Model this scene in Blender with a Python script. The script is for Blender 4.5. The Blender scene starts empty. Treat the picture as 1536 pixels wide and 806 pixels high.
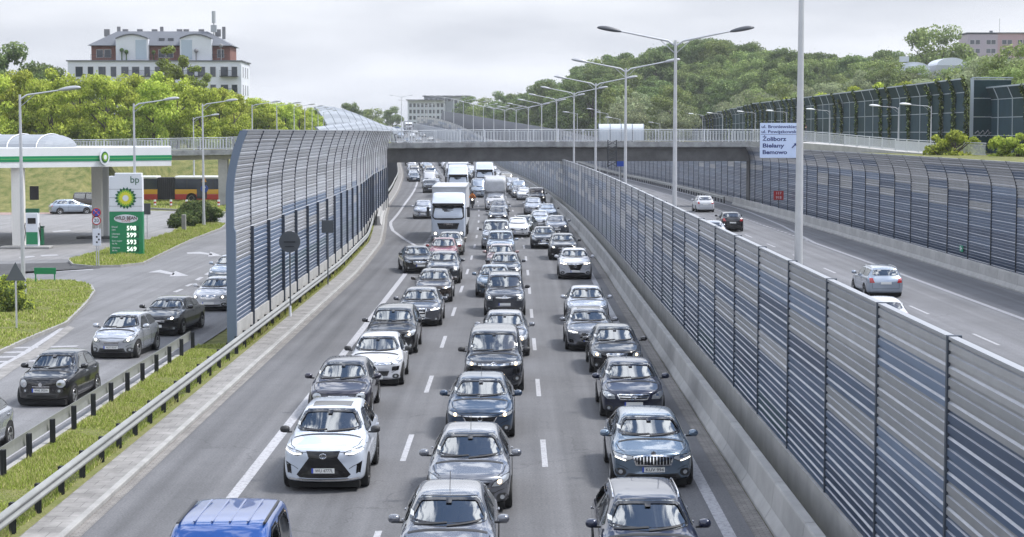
import bpy, bmesh, math, random
import numpy as np
from mathutils import Vector, Matrix, Euler
from mathutils.bvhtree import BVHTree
from mathutils.geometry import delaunay_2d_cdt
S = bpy.context.scene
COL = S.collection
PI = math.pi
R = math.radians
random.seed(7)
RNG = np.random.default_rng(7)
# ------------------------------------------------------------------ camera
FPX = 2790.0
cam_d = bpy.data.cameras.new('camera')
cam = bpy.data.objects.new('camera', cam_d)
COL.objects.link(cam)
cam.location = (0, 0, 8.05)
cam.rotation_euler = (PI/2 - math.atan(205/FPX), 0, math.atan(5/FPX))
cam_d.lens = 36*FPX/1536
cam_d.sensor_width = 36
cam_d.clip_start = 0.5
cam_d.clip_end = 8000
S.camera = cam
CR = cam.rotation_euler.to_matrix()
def ray(px, py):
    return CR @ Vector(((px-768)/FPX, -(py-403)/FPX, -1))
def G(px, py, z=0.0):                      # photo pixel -> point on the level z
    r = ray(px, py); t = (z-8.05)/r.z
    return Vector((r.x*t, r.y*t, z))
def D(px, py, d):                          # photo pixel -> point at distance d
    r = ray(px, py); t = d/r.y
    return Vector((r.x*t, d, 8.05+r.z*t))
def PX(px, d): return D(px, 300, d).x
# road alignment: bends left and climbs far away
def sx(d): return -0.00012*(d-100)**2 if d > 100 else 0.0
def sz(d):
    t = min(max((d-330)/370, 0), 1)
    return 8.4*t*t*(3-2*t)
def road(x, d, z=0.0): return Vector((sx(d)+x, d, sz(d)+z))
def heading(d): return math.atan2(0.00024*max(d-100, 0), 1)
# ------------------------------------------------------------------ mesh builder
class MB:
    def __init__(s): s.v = []; s.f = []; s.m = []; s.uv = None
    def quad(s, a, b, c, d, m=0):
        n = len(s.v); s.v += [tuple(a), tuple(b), tuple(c), tuple(d)]; s.f.append((n, n+1, n+2, n+3)); s.m.append(m)
    def poly(s, pts, m=0):
        n = len(s.v); s.v += [tuple(p) for p in pts]; s.f.append(tuple(range(n, n+len(pts)))); s.m.append(m)
    def box(s, c, size, m=0, rz=0, M=None):
        hx, hy, hz = size[0]/2, size[1]/2, size[2]/2
        co, si = math.cos(rz), math.sin(rz)
        n = len(s.v)
        for x, y, z in ((-hx,-hy,-hz),(hx,-hy,-hz),(hx,hy,-hz),(-hx,hy,-hz),(-hx,-hy,hz),(hx,-hy,hz),(hx,hy,hz),(-hx,hy,hz)):
            p = Vector((x*co-y*si, x*si+y*co, z))
            if M: p = M @ p
            s.v.append((c[0]+p.x, c[1]+p.y, c[2]+p.z))
        for q in ((0,3,2,1),(4,5,6,7),(0,1,5,4),(1,2,6,5),(2,3,7,6),(3,0,4,7)):
            s.f.append(tuple(n+i for i in q)); s.m.append(m)
    def bbox(s, c, size, b=0.02, m=0, rz=0):       # box with chamfered edges
        bm = bmesh.new(); bmesh.ops.create_cube(bm, size=1)
        bmesh.ops.scale(bm, vec=size, verts=bm.verts)
        bmesh.ops.bevel(bm, geom=bm.edges[:], offset=b, segments=2, affect='EDGES', profile=.5)
        bmesh.ops.rotate(bm, cent=(0,0,0), matrix=Matrix.Rotation(rz, 3, 'Z'), verts=bm.verts)
        bmesh.ops.translate(bm, vec=c, verts=bm.verts)
        s.add_bm(bm, m); bm.free()
    def add_bm(s, bm, m=0):
        n = len(s.v); bm.verts.index_update()
        s.v += [tuple(v.co) for v in bm.verts]
        for f in bm.faces: s.f.append(tuple(n+v.index for v in f.verts)); s.m.append(m)
    def tube(s, pts, rad, seg=8, m=0, caps=True):
        pts = [Vector(p) for p in pts]
        rr = rad if isinstance(rad, (list, tuple)) else [rad]*len(pts)
        n = len(s.v); t0 = None
        for i, p in enumerate(pts):
            t = (pts[min(i+1, len(pts)-1)]-pts[max(i-1, 0)]).normalized()
            up = Vector((0,0,1)) if abs(t.z) < .9 else Vector((0,1,0))
            a = t.cross(up).normalized(); b = a.cross(t)
            for k in range(seg):
                an = 2*PI*k/seg
                q = p+(a*math.cos(an)+b*math.sin(an))*rr[i]
                s.v.append(tuple(q))
        for i in range(len(pts)-1):
            for k in range(seg):
                k2 = (k+1) % seg
                s.f.append((n+i*seg+k, n+i*seg+k2, n+(i+1)*seg+k2, n+(i+1)*seg+k)); s.m.append(m)
        if caps:
            s.f.append(tuple(n+k for k in range(seg-1, -1, -1))); s.m.append(m)
            s.f.append(tuple(n+(len(pts)-1)*seg+k for k in range(seg))); s.m.append(m)
    def lathe_x(s, prof, c, seg=28, m=0, ms=None, closed=True):   # profile (x, r) about the x axis
        n = len(s.v); k = len(prof)
        for j in range(seg):
            a = 2*PI*j/seg
            for (x, r) in prof: s.v.append((c[0]+x, c[1]+r*math.cos(a), c[2]+r*math.sin(a)))
        for j in range(seg):
            j2 = (j+1) % seg
            for i in range(k if closed else k-1):
                i2 = (i+1) % k
                s.f.append((n+j*k+i, n+j*k+i2, n+j2*k+i2, n+j2*k+i)); s.m.append(m if ms is None else ms[i])
    def sweep(s, path, prof, m=0, closed_prof=False, ms=None, caps=False):   # prof (side, up) swept along a ground path
        path = [Vector(p) for p in path]; n = len(s.v); k = len(prof)
        for i, p in enumerate(path):
            t = (path[min(i+1, len(path)-1)]-path[max(i-1, 0)]); t.z = 0; t.normalize()
            side = Vector((t.y, -t.x, 0))
            for (a, b) in prof: s.v.append(tuple(p+side*a+Vector((0,0,b))))
        for i in range(len(path)-1):
            for j in range(k if closed_prof else k-1):
                j2 = (j+1) % k
                s.f.append((n+i*k+j, n+i*k+j2, n+(i+1)*k+j2, n+(i+1)*k+j)); s.m.append(m if ms is None else ms[j])
        if caps:
            s.f.append(tuple(n+j for j in range(k-1, -1, -1))); s.m.append(m)
            s.f.append(tuple(n+(len(path)-1)*k+j for j in range(k))); s.m.append(m)
    def mesh(s, name, mats):
        me = bpy.data.meshes.new(name); me.from_pydata(s.v, [], s.f)
        for mt in (mats if isinstance(mats, (list, tuple)) else [mats]): me.materials.append(mt)
        if len(s.m): me.polygons.foreach_set('material_index', s.m)
        me.update(); return me
    def build(s, name, mats, parent=None, smooth=False, fixn=True):
        me = s.mesh(name, mats)
        if fixn: fix_normals(me)
        if smooth: smooth_by_angle(me, smooth if not isinstance(smooth, bool) else 40)
        return link(name, me, parent)
def fix_normals(me):
    bm = bmesh.new(); bm.from_mesh(me)
    bmesh.ops.recalc_face_normals(bm, faces=bm.faces[:]); bm.to_mesh(me); bm.free()
def smooth_by_angle(me, deg=40):
    me.shade_smooth()
    bm = bmesh.new(); bm.from_mesh(me); th = R(deg)
    for e in bm.edges:
        if len(e.link_faces) == 2: e.smooth = e.calc_face_angle(0) < th
    bm.to_mesh(me); bm.free()
def link(name, me, parent=None):
    o = bpy.data.objects.new(name, me); COL.objects.link(o)
    if parent is not None: o.parent = parent
    return o
def empty(name, loc=(0,0,0), rz=0):
    o = bpy.data.objects.new(name, None); COL.objects.link(o)
    o.location = loc; o.rotation_euler = (0,0,rz); o.empty_display_size = .2
    return o
def tag(o, label=None, cat=None, group=None, kind=None):
    if label: o['label'] = label
    if cat: o['category'] = cat
    if group: o['group'] = group
    if kind: o['kind'] = kind
    return o
KIDS = {}
def copy_tree(o, parent=None):
    c = o.copy(); COL.objects.link(c)
    if parent is not None: c.parent = parent
    for ch in list(o.children): copy_tree(ch, c)
    return c
def text_mesh(txt, size, depth=.004, align='CENTER', bold=0):
    cu = bpy.data.curves.new('lettering', 'FONT'); cu.body = txt; cu.size = size
    cu.offset = size*bold; cu.align_x = align; cu.align_y = 'CENTER'; cu.extrude = depth; cu.resolution_u = 3
    ob = bpy.data.objects.new('lettering', cu); COL.objects.link(ob)
    dg = bpy.context.evaluated_depsgraph_get()
    me = bpy.data.meshes.new_from_object(ob.evaluated_get(dg))
    bpy.data.objects.remove(ob); bpy.data.curves.remove(cu)
    return me
def lettering(txt, size, mat, parent, loc, rz=0, width=None, align='CENTER', name='lettering', bold=0):
    me = text_mesh(txt, size, .004, align, bold)
    me.materials.clear(); me.materials.append(mat)
    o = link(name, me, parent)
    o.rotation_euler = (PI/2, 0, rz); o.location = loc
    if width:
        xs = [v.co.x for v in me.vertices]; w = max(xs)-min(xs)
        if w > 0: o.scale = (width/w, 1, 1)
    return o
# ------------------------------------------------------------------ materials
def newmat(name):
    m = bpy.data.materials.new(name); m.use_nodes = True
    nt = m.node_tree; b = nt.nodes['Principled BSDF']
    return m, nt, b
def N(nt, t, **k):
    n = nt.nodes.new(t)
    for a, v in k.items():
        if a.startswith('i_'): n.inputs[a[2:].replace('_', ' ')].default_value = v
        else: setattr(n, a, v)
    return n
def pb(name, col, rough=.5, metal=0, spec=.5, coat=0, noise=0, nscale=8, emit=0, alpha=1, bump=0, bscale=60):
    m, nt, b = newmat(name)
    c = (*col, 1)
    b.inputs['Base Color'].default_value = c; b.inputs['Roughness'].default_value = rough
    b.inputs['Metallic'].default_value = metal; b.inputs['Specular IOR Level'].default_value = spec
    b.inputs['Coat Weight'].default_value = coat; b.inputs['Coat Roughness'].default_value = .03
    if emit:
        b.inputs['Emission Color'].default_value = c; b.inputs['Emission Strength'].default_value = emit
    if noise or bump:
        tc = N(nt, 'ShaderNodeTexCoord')
        nz = N(nt, 'ShaderNodeTexNoise', i_Scale=nscale, i_Detail=6.0, i_Roughness=.65)
        nt.links.new(tc.outputs['Object'], nz.inputs['Vector'])
        if noise:
            rp = N(nt, 'ShaderNodeMapRange'); rp.inputs[1].default_value = .3; rp.inputs[2].default_value = .7
            rp.inputs[3].default_value = 1-noise; rp.inputs[4].default_value = 1+noise
            nt.links.new(nz.outputs['Fac'], rp.inputs[0])
            mx = N(nt, 'ShaderNodeVectorMath', operation='SCALE'); mx.inputs[0].default_value = col
            nt.links.new(rp.outputs[0], mx.inputs['Scale']); nt.links.new(mx.outputs[0], b.inputs['Base Color'])
        if bump:
            nb = N(nt, 'ShaderNodeTexNoise', i_Scale=bscale, i_Detail=4.0)
            nt.links.new(tc.outputs['Object'], nb.inputs['Vector'])
            bp_ = N(nt, 'ShaderNodeBump', i_Strength=bump, i_Distance=.02)
            nt.links.new(nb.outputs['Fac'], bp_.inputs['Height']); nt.links.new(bp_.outputs[0], b.inputs['Normal'])
    return m
M = {}
def paint(name, col, metal=.35, rough=.25):
    k = 'paint_'+name
    if k not in M:
        m, nt, b = newmat(k)
        b.inputs['Base Color'].default_value = (*col, 1); b.inputs['Metallic'].default_value = metal
        b.inputs['Roughness'].default_value = rough; b.inputs['Specular IOR Level'].default_value = .15; b.inputs['Coat Weight'].default_value = 1; b.inputs['Coat Roughness'].default_value = .03; b.inputs['Coat IOR'].default_value = 1.6
        # road film on the lower flanks: a thin dusty layer with an edge of its own
        tc = N(nt, 'ShaderNodeTexCoord'); sp = N(nt, 'ShaderNodeSeparateXYZ'); nt.links.new(tc.outputs['Object'], sp.inputs[0])
        nz = N(nt, 'ShaderNodeTexNoise', i_Scale=5.0, i_Detail=5.0); nt.links.new(tc.outputs['Object'], nz.inputs['Vector'])
        a = N(nt, 'ShaderNodeMath', operation='MULTIPLY_ADD'); a.inputs[1].default_value = .45; nt.links.new(nz.outputs['Fac'], a.inputs[0]); nt.links.new(sp.outputs['Z'], a.inputs[2])
        mr = N(nt, 'ShaderNodeMapRange'); mr.inputs[1].default_value = .42; mr.inputs[2].default_value = .78; mr.inputs[3].default_value = .2; mr.inputs[4].default_value = 0
        nt.links.new(a.outputs[0], mr.inputs[0])
        mx = N(nt, 'ShaderNodeMix', data_type='RGBA'); mx.inputs[6].default_value = (*col, 1); mx.inputs[7].default_value = (.14, .13, .12, 1)
        nt.links.new(mr.outputs[0], mx.inputs[0]); nt.links.new(mx.outputs[2], b.inputs['Base Color'])
        r2 = N(nt, 'ShaderNodeMapRange'); r2.inputs[1].default_value = 0; r2.inputs[2].default_value = .45; r2.inputs[3].default_value = 1; r2.inputs[4].default_value = .3
        nt.links.new(mr.outputs[0], r2.inputs[0]); nt.links.new(r2.outputs[0], b.inputs['Coat Weight'])
        M[k] = m
    return M[k]
def glassmat():
    m, nt, b = newmat('car_glass')
    nt.nodes.remove(b); out = nt.nodes['Material Output']
    gl = N(nt, 'ShaderNodeBsdfGlossy', i_Roughness=.02); gl.inputs[0].default_value = (.98, 1, 1, 1)
    tr = N(nt, 'ShaderNodeBsdfTransparent'); tr.inputs[0].default_value = (.24, .27, .27, 1)
    fr = N(nt, 'ShaderNodeFresnel', i_IOR=3.0)
    mx = N(nt, 'ShaderNodeMixShader')
    nt.links.new(fr.outputs[0], mx.inputs[0]); nt.links.new(tr.outputs[0], mx.inputs[1]); nt.links.new(gl.outputs[0], mx.inputs[2])
    nt.links.new(mx.outputs[0], out.inputs[0]); return m
M['glass'] = glassmat()
M['frit'] = pb('black_glass_border', (.012, .012, .014), .12, 0, .6)
M['plastic'] = pb('black_plastic', (.02, .02, .021), .55)
M['gloss_black'] = pb('gloss_black', (.008, .008, .009), .15, 0, .5)
M['rubber'] = pb('tyre_rubber', (.018, .018, .018), .85, noise=.3)
M['alloy'] = pb('alloy_rim', (.45, .45, .46), .3, .85)
M['chrome'] = pb('chrome', (.75, .75, .76), .12, 1)
M['lamp'] = pb('lamp_glass', (.40, .42, .44), .10, .35, .8, coat=1)
M['lamp_lit'] = pb('lit_lamp', (1, .93, .8), .3, emit=2.6)
M['lamp_warm'] = pb('lit_warm_lamp', (1, .72, .42), .3, emit=2.2)
M['tail'] = pb('tail_lamp_red', (.35, .012, .012), .15, coat=1)
M['seat'] = pb('seat_fabric', (.045, .045, .048), .9)
M['dash'] = pb('dashboard', (.02, .02, .022), .8)
M['plate'] = pb('plate_white', (.72, .72, .70), .4)
M['plate_blue'] = pb('plate_blue', (.02, .06, .38), .4)
M['ink'] = pb('plate_black', (.01, .01, .01), .5)
M['well'] = pb('wheel_well', (.006, .006, .006), .95)
M['white'] = pb('white_coat', (.74, .74, .74), .4, noise=.05, nscale=2)
M['dirty_white'] = pb('white_tarpaulin', (.43, .44, .46), .5, noise=.15, nscale=1.5)
M['steel'] = pb('galvanised_steel', (.42, .43, .44), .45, .7, noise=.12, nscale=3)
M['lamp_steel'] = pb('lamp_post_steel', (.5, .51, .53), .5, .45, noise=.08, nscale=2)
M['lamp_head'] = pb('lamp_head_grey', (.36, .37, .39), .4, .2)
M['lamp_head_dark'] = pb('lamp_head_dark_grey', (.07, .075, .085), .4, .1)
M['diffuser'] = pb('lamp_diffuser', (.7, .72, .74), .3)
M['dark_steel'] = pb('dark_steel', (.035, .04, .048), .5, .3)
M['post_grey'] = pb('wall_post_grey', (.07, .085, .11), .5, .3)
M['concrete'] = pb('concrete', (.29, .285, .275), .85, noise=.22, nscale=1.2, bump=.15, bscale=14)
M['concrete_pale'] = pb('pale_concrete', (.36, .355, .345), .85, noise=.18, nscale=1.0, bump=.12, bscale=14)
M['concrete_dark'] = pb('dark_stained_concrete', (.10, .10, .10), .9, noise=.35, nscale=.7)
M['rail_white'] = pb('white_railing', (.6, .62, .64), .5, noise=.06)
# ------------------------------------------------------------------ vehicle shells
def lerp(a, b, t): return a+(b-a)*t
def half_section(hw, zb, zt, zr, wr):
    g = max(zr-zt, .01); k = min(max((g-.10)/.35, 0), 1); h = zt-zb
    return [(0, zb), (.6*hw, zb), (.90*hw, zb+.012), (.965*hw, zb+.10*h), (.992*hw, zb+.30*h), (1.0*hw, zb+.55*h), (.992*hw, zb+.80*h),
            (.962*hw, zt-.012), (lerp(.87*hw, .925*hw, k), zt+.012+.01*k),
            (lerp(.76*hw, (.925*hw+wr)/2+.012, k), lerp(zt+.55*g, zt+.5*g, k)),
            (lerp(.60*hw, wr+.004, k), lerp(zt+.8*g, zr-.085, k)),
            (lerp(.42*hw, wr*.90, k), lerp(zt+.92*g, zr-.026, k)),
            (lerp(.22*hw, wr*.55, k), lerp(zt+.985*g, zr-.006, k)), (0, zr)]
def rect_section(hw, zb, zr, r=.12):
    return [(0, zb), (.6*hw, zb), (hw-r, zb), (hw-r*.3, zb+r*.3), (hw, zb+r), (hw, lerp(zb, zr, .3)), (hw, lerp(zb, zr, .5)), (hw, lerp(zb, zr, .7)), (hw, lerp(zb, zr, .85)),
            (hw, zr-r), (hw-r*.3, zr-r*.3), (hw-r, zr), (.55*hw, zr), (0, zr+.01)]
def loft(sts, levels, bow=None):
    """sts: list of (y, half section); closed shell with subdivision."""
    vs, fs = [], []
    def ring(y, hs, sc=1.0):
        cz = sum(p[1] for p in hs)/len(hs)
        pts = [(x*sc, cz+(z-cz)*sc) for x, z in hs]
        full = pts + [(-x, z) for x, z in reversed(pts[1:-1])]
        n = len(vs); hm = max(abs(x) for x, z in hs); vs.extend((x, y+(bow(y)*(x/hm)**2 if bow else 0), z) for x, z in full); return n, len(full)
    rows = [ring(sts[0][0]+.0, sts[0][1], .55)] + [ring(y, hs) for y, hs in sts] + [ring(sts[-1][0], sts[-1][1], .55)]
    for (a, k), (b, _) in zip(rows[:-1], rows[1:]):
        for i in range(k):
            j = (i+1) % k
            fs.append((a+i, a+j, b+j, b+i))
    k = rows[0][1]
    fs.append(tuple(range(k-1, -1, -1))); e = rows[-1][0]; fs.append(tuple(e+i for i in range(k)))
    me = bpy.data.meshes.new('shell'); me.from_pydata(vs, [], fs)
    if levels:
        ob = bpy.data.objects.new('shell', me); COL.objects.link(ob)
        md = ob.modifiers.new('s', 'SUBSURF'); md.levels = levels; md.render_levels = levels
        dg = bpy.context.evaluated_depsgraph_get()
        m2 = bpy.data.meshes.new_from_object(ob.evaluated_get(dg))
        bpy.data.objects.remove(ob); bpy.data.meshes.remove(me); me = m2
    fix_normals(me); me.shade_smooth()
    return me
def bvh_of(me):
    return BVHTree.FromPolygons([v.co.copy() for v in me.vertices], [tuple(p.vertices) for p in me.polygons])
AX = {'front': (lambda u, w: Vector((u, -9, w)), Vector((0, 1, 0))), 'rear': (lambda u, w: Vector((u, 30, w)), Vector((0, -1, 0))),
      'left': (lambda u, w: Vector((9, u, w)), Vector((-1, 0, 0))), 'right': (lambda u, w: Vector((-9, u, w)), Vector((1, 0, 0))),
      'top': (lambda u, w: Vector((u, w, 9)), Vector((0, 0, -1)))}
class Shell:
    def __init__(s, me): s.me = me; s.bvh = bvh_of(me)
    def hit(s, plane, u, w):
        f, d = AX[plane]; o = f(u, w)
        loc, nor, idx, dist = s.bvh.ray_cast(o, d)
        if loc is None:
            # aim at the nearest part of the shell
            loc, nor, idx, dist = s.bvh.find_nearest(o+d*((o-Vector((0, 2, .8))).length*.8))
        if nor.dot(d) > 0: nor = -nor
        return loc, nor
    def put(s, plane, u, w, off):
        l, n = s.hit(plane, u, w); d = AX[plane][1]
        return l+(n*.6-d*.4).normalized()*off
def resample(poly, step, closed=True):
    out = []; k = len(poly)
    for i in range(k if closed else k-1):
        a = Vector(poly[i]); b = Vector(poly[(i+1) % k]); n = max(1, int((b-a).length/step))
        for j in range(n): out.append(tuple(a.lerp(b, j/n)))
    if not closed: out.append(tuple(poly[-1]))
    return out
def smooth_poly(poly, it=1):
    for _ in range(it):
        o = []
        for i in range(len(poly)):
            a, b = Vector(poly[i]), Vector(poly[(i+1) % len(poly)])
            o += [tuple(a.lerp(b, .14)), tuple(a.lerp(b, .86))]
        poly = o
    return poly
def inset(poly, d):
    k = len(poly); area = sum(poly[i][0]*poly[(i+1) % k][1]-poly[(i+1) % k][0]*poly[i][1] for i in range(k))
    sg = 1 if area > 0 else -1; out = []
    for i in range(k):
        a, b, c = Vector(poly[i-1]), Vector(poly[i]), Vector(poly[(i+1) % k])
        t1 = (b-a).normalized(); t2 = (c-b).normalized(); t = (t1+t2)
        if t.length < 1e-6: t = t1
        t.normalize(); n = Vector((-t.y, t.x))*sg
        out.append(tuple(b+n*d/max(.5, t.dot(t1))))
    return out
def inside(poly, u, w):
    c = False; k = len(poly); j = k-1
    for i in range(k):
        (xi, yi), (xj, yj) = poly[i], poly[j]
        if (yi > w) != (yj > w) and u < (xj-xi)*(w-yi)/(yj-yi+1e-12)+xi: c = not c
        j = i
    return c
def drape(mb, sh, plane, poly, off=.006, step=.05, m=0, rim=.02, relax=0):
    """a panel of some thickness that follows the shell under the 2-D outline"""
    b = resample(poly, step); nb = len(b)
    us = [p[0] for p in b]; ws = [p[1] for p in b]
    pts = [Vector(p) for p in b]
    u = min(us)+step*.5
    while u < max(us):
        w = min(ws)+step*.5
        while w < max(ws):
            if inside(b, u, w) and min((Vector((u, w))-Vector(q)).length for q in b) > step*.45: pts.append(Vector((u, w)))
            w += step
        u += step
    r = delaunay_2d_cdt(pts, [(i, (i+1) % nb) for i in range(nb)], [list(range(nb))], 1, 1e-5)
    n = len(mb.v); d = AX[plane][1]
    P = [sh.put(plane, p.x, p.y, off) for p in r[0]]
    mb.v += [tuple(p) for p in P]
    for f in r[2]: mb.f.append(tuple(n+i for i in f)); mb.m.append(m)
    if relax:
        nb_ = [set() for _ in P]; bd = set(range(nb))
        for f in r[2]:
            for i in range(len(f)): nb_[f[i]].add(f[(i+1) % len(f)]); nb_[f[(i+1) % len(f)]].add(f[i])
        orig = [i for i in range(len(P)) if (r[0][i]-Vector(b[min(i, nb-1)])).length > 1e-5 or i >= nb]
        for _ in range(relax):
            Q = list(P)
            for i in orig:
                if nb_[i]: Q[i] = sum((P[j] for j in nb_[i]), Vector())/len(nb_[i])
            P = Q
        mb.v[n:n+len(P)] = [tuple(p) for p in P]
    if rim:
        cnt = {}
        for f in r[2]:
            for i in range(len(f)):
                e = (f[i], f[(i+1) % len(f)]); cnt[frozenset(e)] = cnt.get(frozenset(e), 0)+1
        for f in r[2]:
            for i in range(len(f)):
                a, c = f[i], f[(i+1) % len(f)]
                if cnt[frozenset((a, c))] == 1:
                    q = len(mb.v); mb.v += [tuple(P[a]), tuple(P[c]), tuple(P[c]+d*rim), tuple(P[a]+d*rim)]
                    mb.f.append((q, q+1, q+2, q+3)); mb.m.append(m)
def ring_drape(mb, sh, plane, outer, wdt, off, step=.05, m=0):
    o = resample(outer, step); i_ = inset(o, wdt); k = len(o); n = len(mb.v)
    mb.v += [tuple(sh.put(plane, *p, off)) for p in o]+[tuple(sh.put(plane, *p, off)) for p in i_]
    for j in range(k):
        j2 = (j+1) % k; mb.f.append((n+j, n+j2, n+k+j2, n+k+j)); mb.m.append(m)
def ribbon(mb, sh, plane, path, wdt, off=.004, step=.06, m=0):
    p = resample(path, step, closed=False); n = len(mb.v)
    for i in range(len(p)):
        a, b = Vector(p[max(i-1, 0)]), Vector(p[min(i+1, len(p)-1)]); t = (b-a).normalized(); nn = Vector((-t.y, t.x))*wdt/2
        c = Vector(p[i])
        for sg in (1, -1):
            q = c+nn*sg; mb.v.append(tuple(sh.put(plane, q.x, q.y, off)))
    for i in range(len(p)-1):
        mb.f.append((n+2*i, n+2*i+1, n+2*i+3, n+2*i+2)); mb.m.append(m)
def circle(c, r, k=20, sxx=1): return [(c[0]+r*sxx*math.cos(2*PI*i/k), c[1]+r*math.sin(2*PI*i/k)) for i in range(k)]
def mirror(poly): return [(-u, w) for u, w in reversed(poly)]
def cut_holes(me, plane, poly, outer):
    d = AX[plane][1]; kill = []
    for p in me.polygons:
        if p.normal.dot(d) < -.12:
            c = p.center
            u, w = (c.x, c.z) if plane in ('front', 'rear') else (c.y, c.z)
            if plane == 'left' and c.x < 0.2 or plane == 'right' and c.x > -.2: continue
            if inside(poly, u, w): kill.append(p.index)
            elif inside(outer, u, w): p.material_index = 1
    if kill:
        bm = bmesh.new(); bm.from_mesh(me); bm.faces.ensure_lookup_table()
        bmesh.ops.delete(bm, geom=[bm.faces[i] for i in kill], context='FACES'); bm.to_mesh(me); bm.free()
WHEEL_CACHE = {}
def wheel_meshes(r, w, spokes, dark):
    k = (r, w, spokes, dark)
    if k not in WHEEL_CACHE:
        t = MB()
        t.lathe_x([(-w/2+.02, r*.62), (-w/2, r*.72), (-w/2, r*.93), (-w/2+.03, r), (w/2-.03, r), (w/2, r*.93), (w/2, r*.72), (w/2-.02, r*.62)], (0,0,0), 28)
        tm = t.mesh('tyre', M['rubber']); fix_normals(tm); smooth_by_angle(tm, 35)
        q = MB()
        q.lathe_x([(w/2-.012, r*.66), (w/2-.004, r*.64), (w/2-.012, r*.58), (w/2-.06, r*.57)], (0,0,0), 28, closed=False)
        q.lathe_x([(w/2-.07, r*.6), (w/2-.07, .001)], (0,0,0), 20, m=1, closed=False)
        q.lathe_x([(w/2-.03, r*.17), (w/2-.02, r*.13), (w/2-.015, .001)], (0,0,0), 12, closed=False)
        for i in range(spokes):
            a = 2*PI*i/spokes; ca, sa = math.cos(a), math.sin(a); hw_ = r*(.10 if spokes <= 6 else .06)
            p1 = [(w/2-.03, r*.12, -hw_), (w/2-.015, r*.60, -hw_*.8), (w/2-.015, r*.60, hw_*.8), (w/2-.03, r*.12, hw_)]
            top = [(x, y*ca-z*sa, y*sa+z*ca) for x, y, z in p1]; bot = [(x-.03, y, z) for x, y, z in top]
            q.poly(top)
            for j in range(4): q.quad(top[j], top[(j+1) % 4], bot[(j+1) % 4], bot[j])
        rm = q.mesh('rim', [M['gloss_black'] if dark else M['alloy'], M['well']]); fix_normals(rm); smooth_by_angle(rm, 30)
        WHEEL_CACHE[k] = (tm, rm)
    return WHEEL_CACHE[k]
def add_wheels(root, sh, pos, hw, r, yo, spokes=5, dark=False, w=.21, wells=True, inset_=.0):
    tm, rm = wheel_meshes(r, w, spokes, dark)
    for y in pos:
        for sg in (1, -1):
            o = link('wheel', tm, root); o.location = (sg*(hw-w/2+.012-inset_), y+yo, r)
            if sg < 0: o.rotation_euler = (0, 0, PI)
            rr = link('rim', rm, o)
def shift(mb, yo): mb.v = [(x, y+yo, z) for x, y, z in mb.v]
DEF = dict(L=4.3, W=1.78, H=1.48, hz=.80, cz=1.0, cy=.98, hy=1.95, re=3.55, belt=.93, wr=.70, clear=.19, wheel=.315, tail='hatch', ax=(.85, 3.5),
           head=[(.50, .70), (.74, .66), (.93, .82), (.96, .97), (.78, .95), (.54, .84)], grille=[(-.40, .62), (.40, .62), (.44, .80), (-.44, .80)], bars=2,
           low=[(-.62, .06), (.62, .06), (.52, .30), (-.52, .30)], fog=(.76, .20, .055), plate=.44, lit=None, drl=False, clad=False, rails=False, spokes=5, dark_rim=False,
           badge=None, text=None, chin=True, sunroof=False, ringcol='chrome', frame=False, glass_tint=None)
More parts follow.
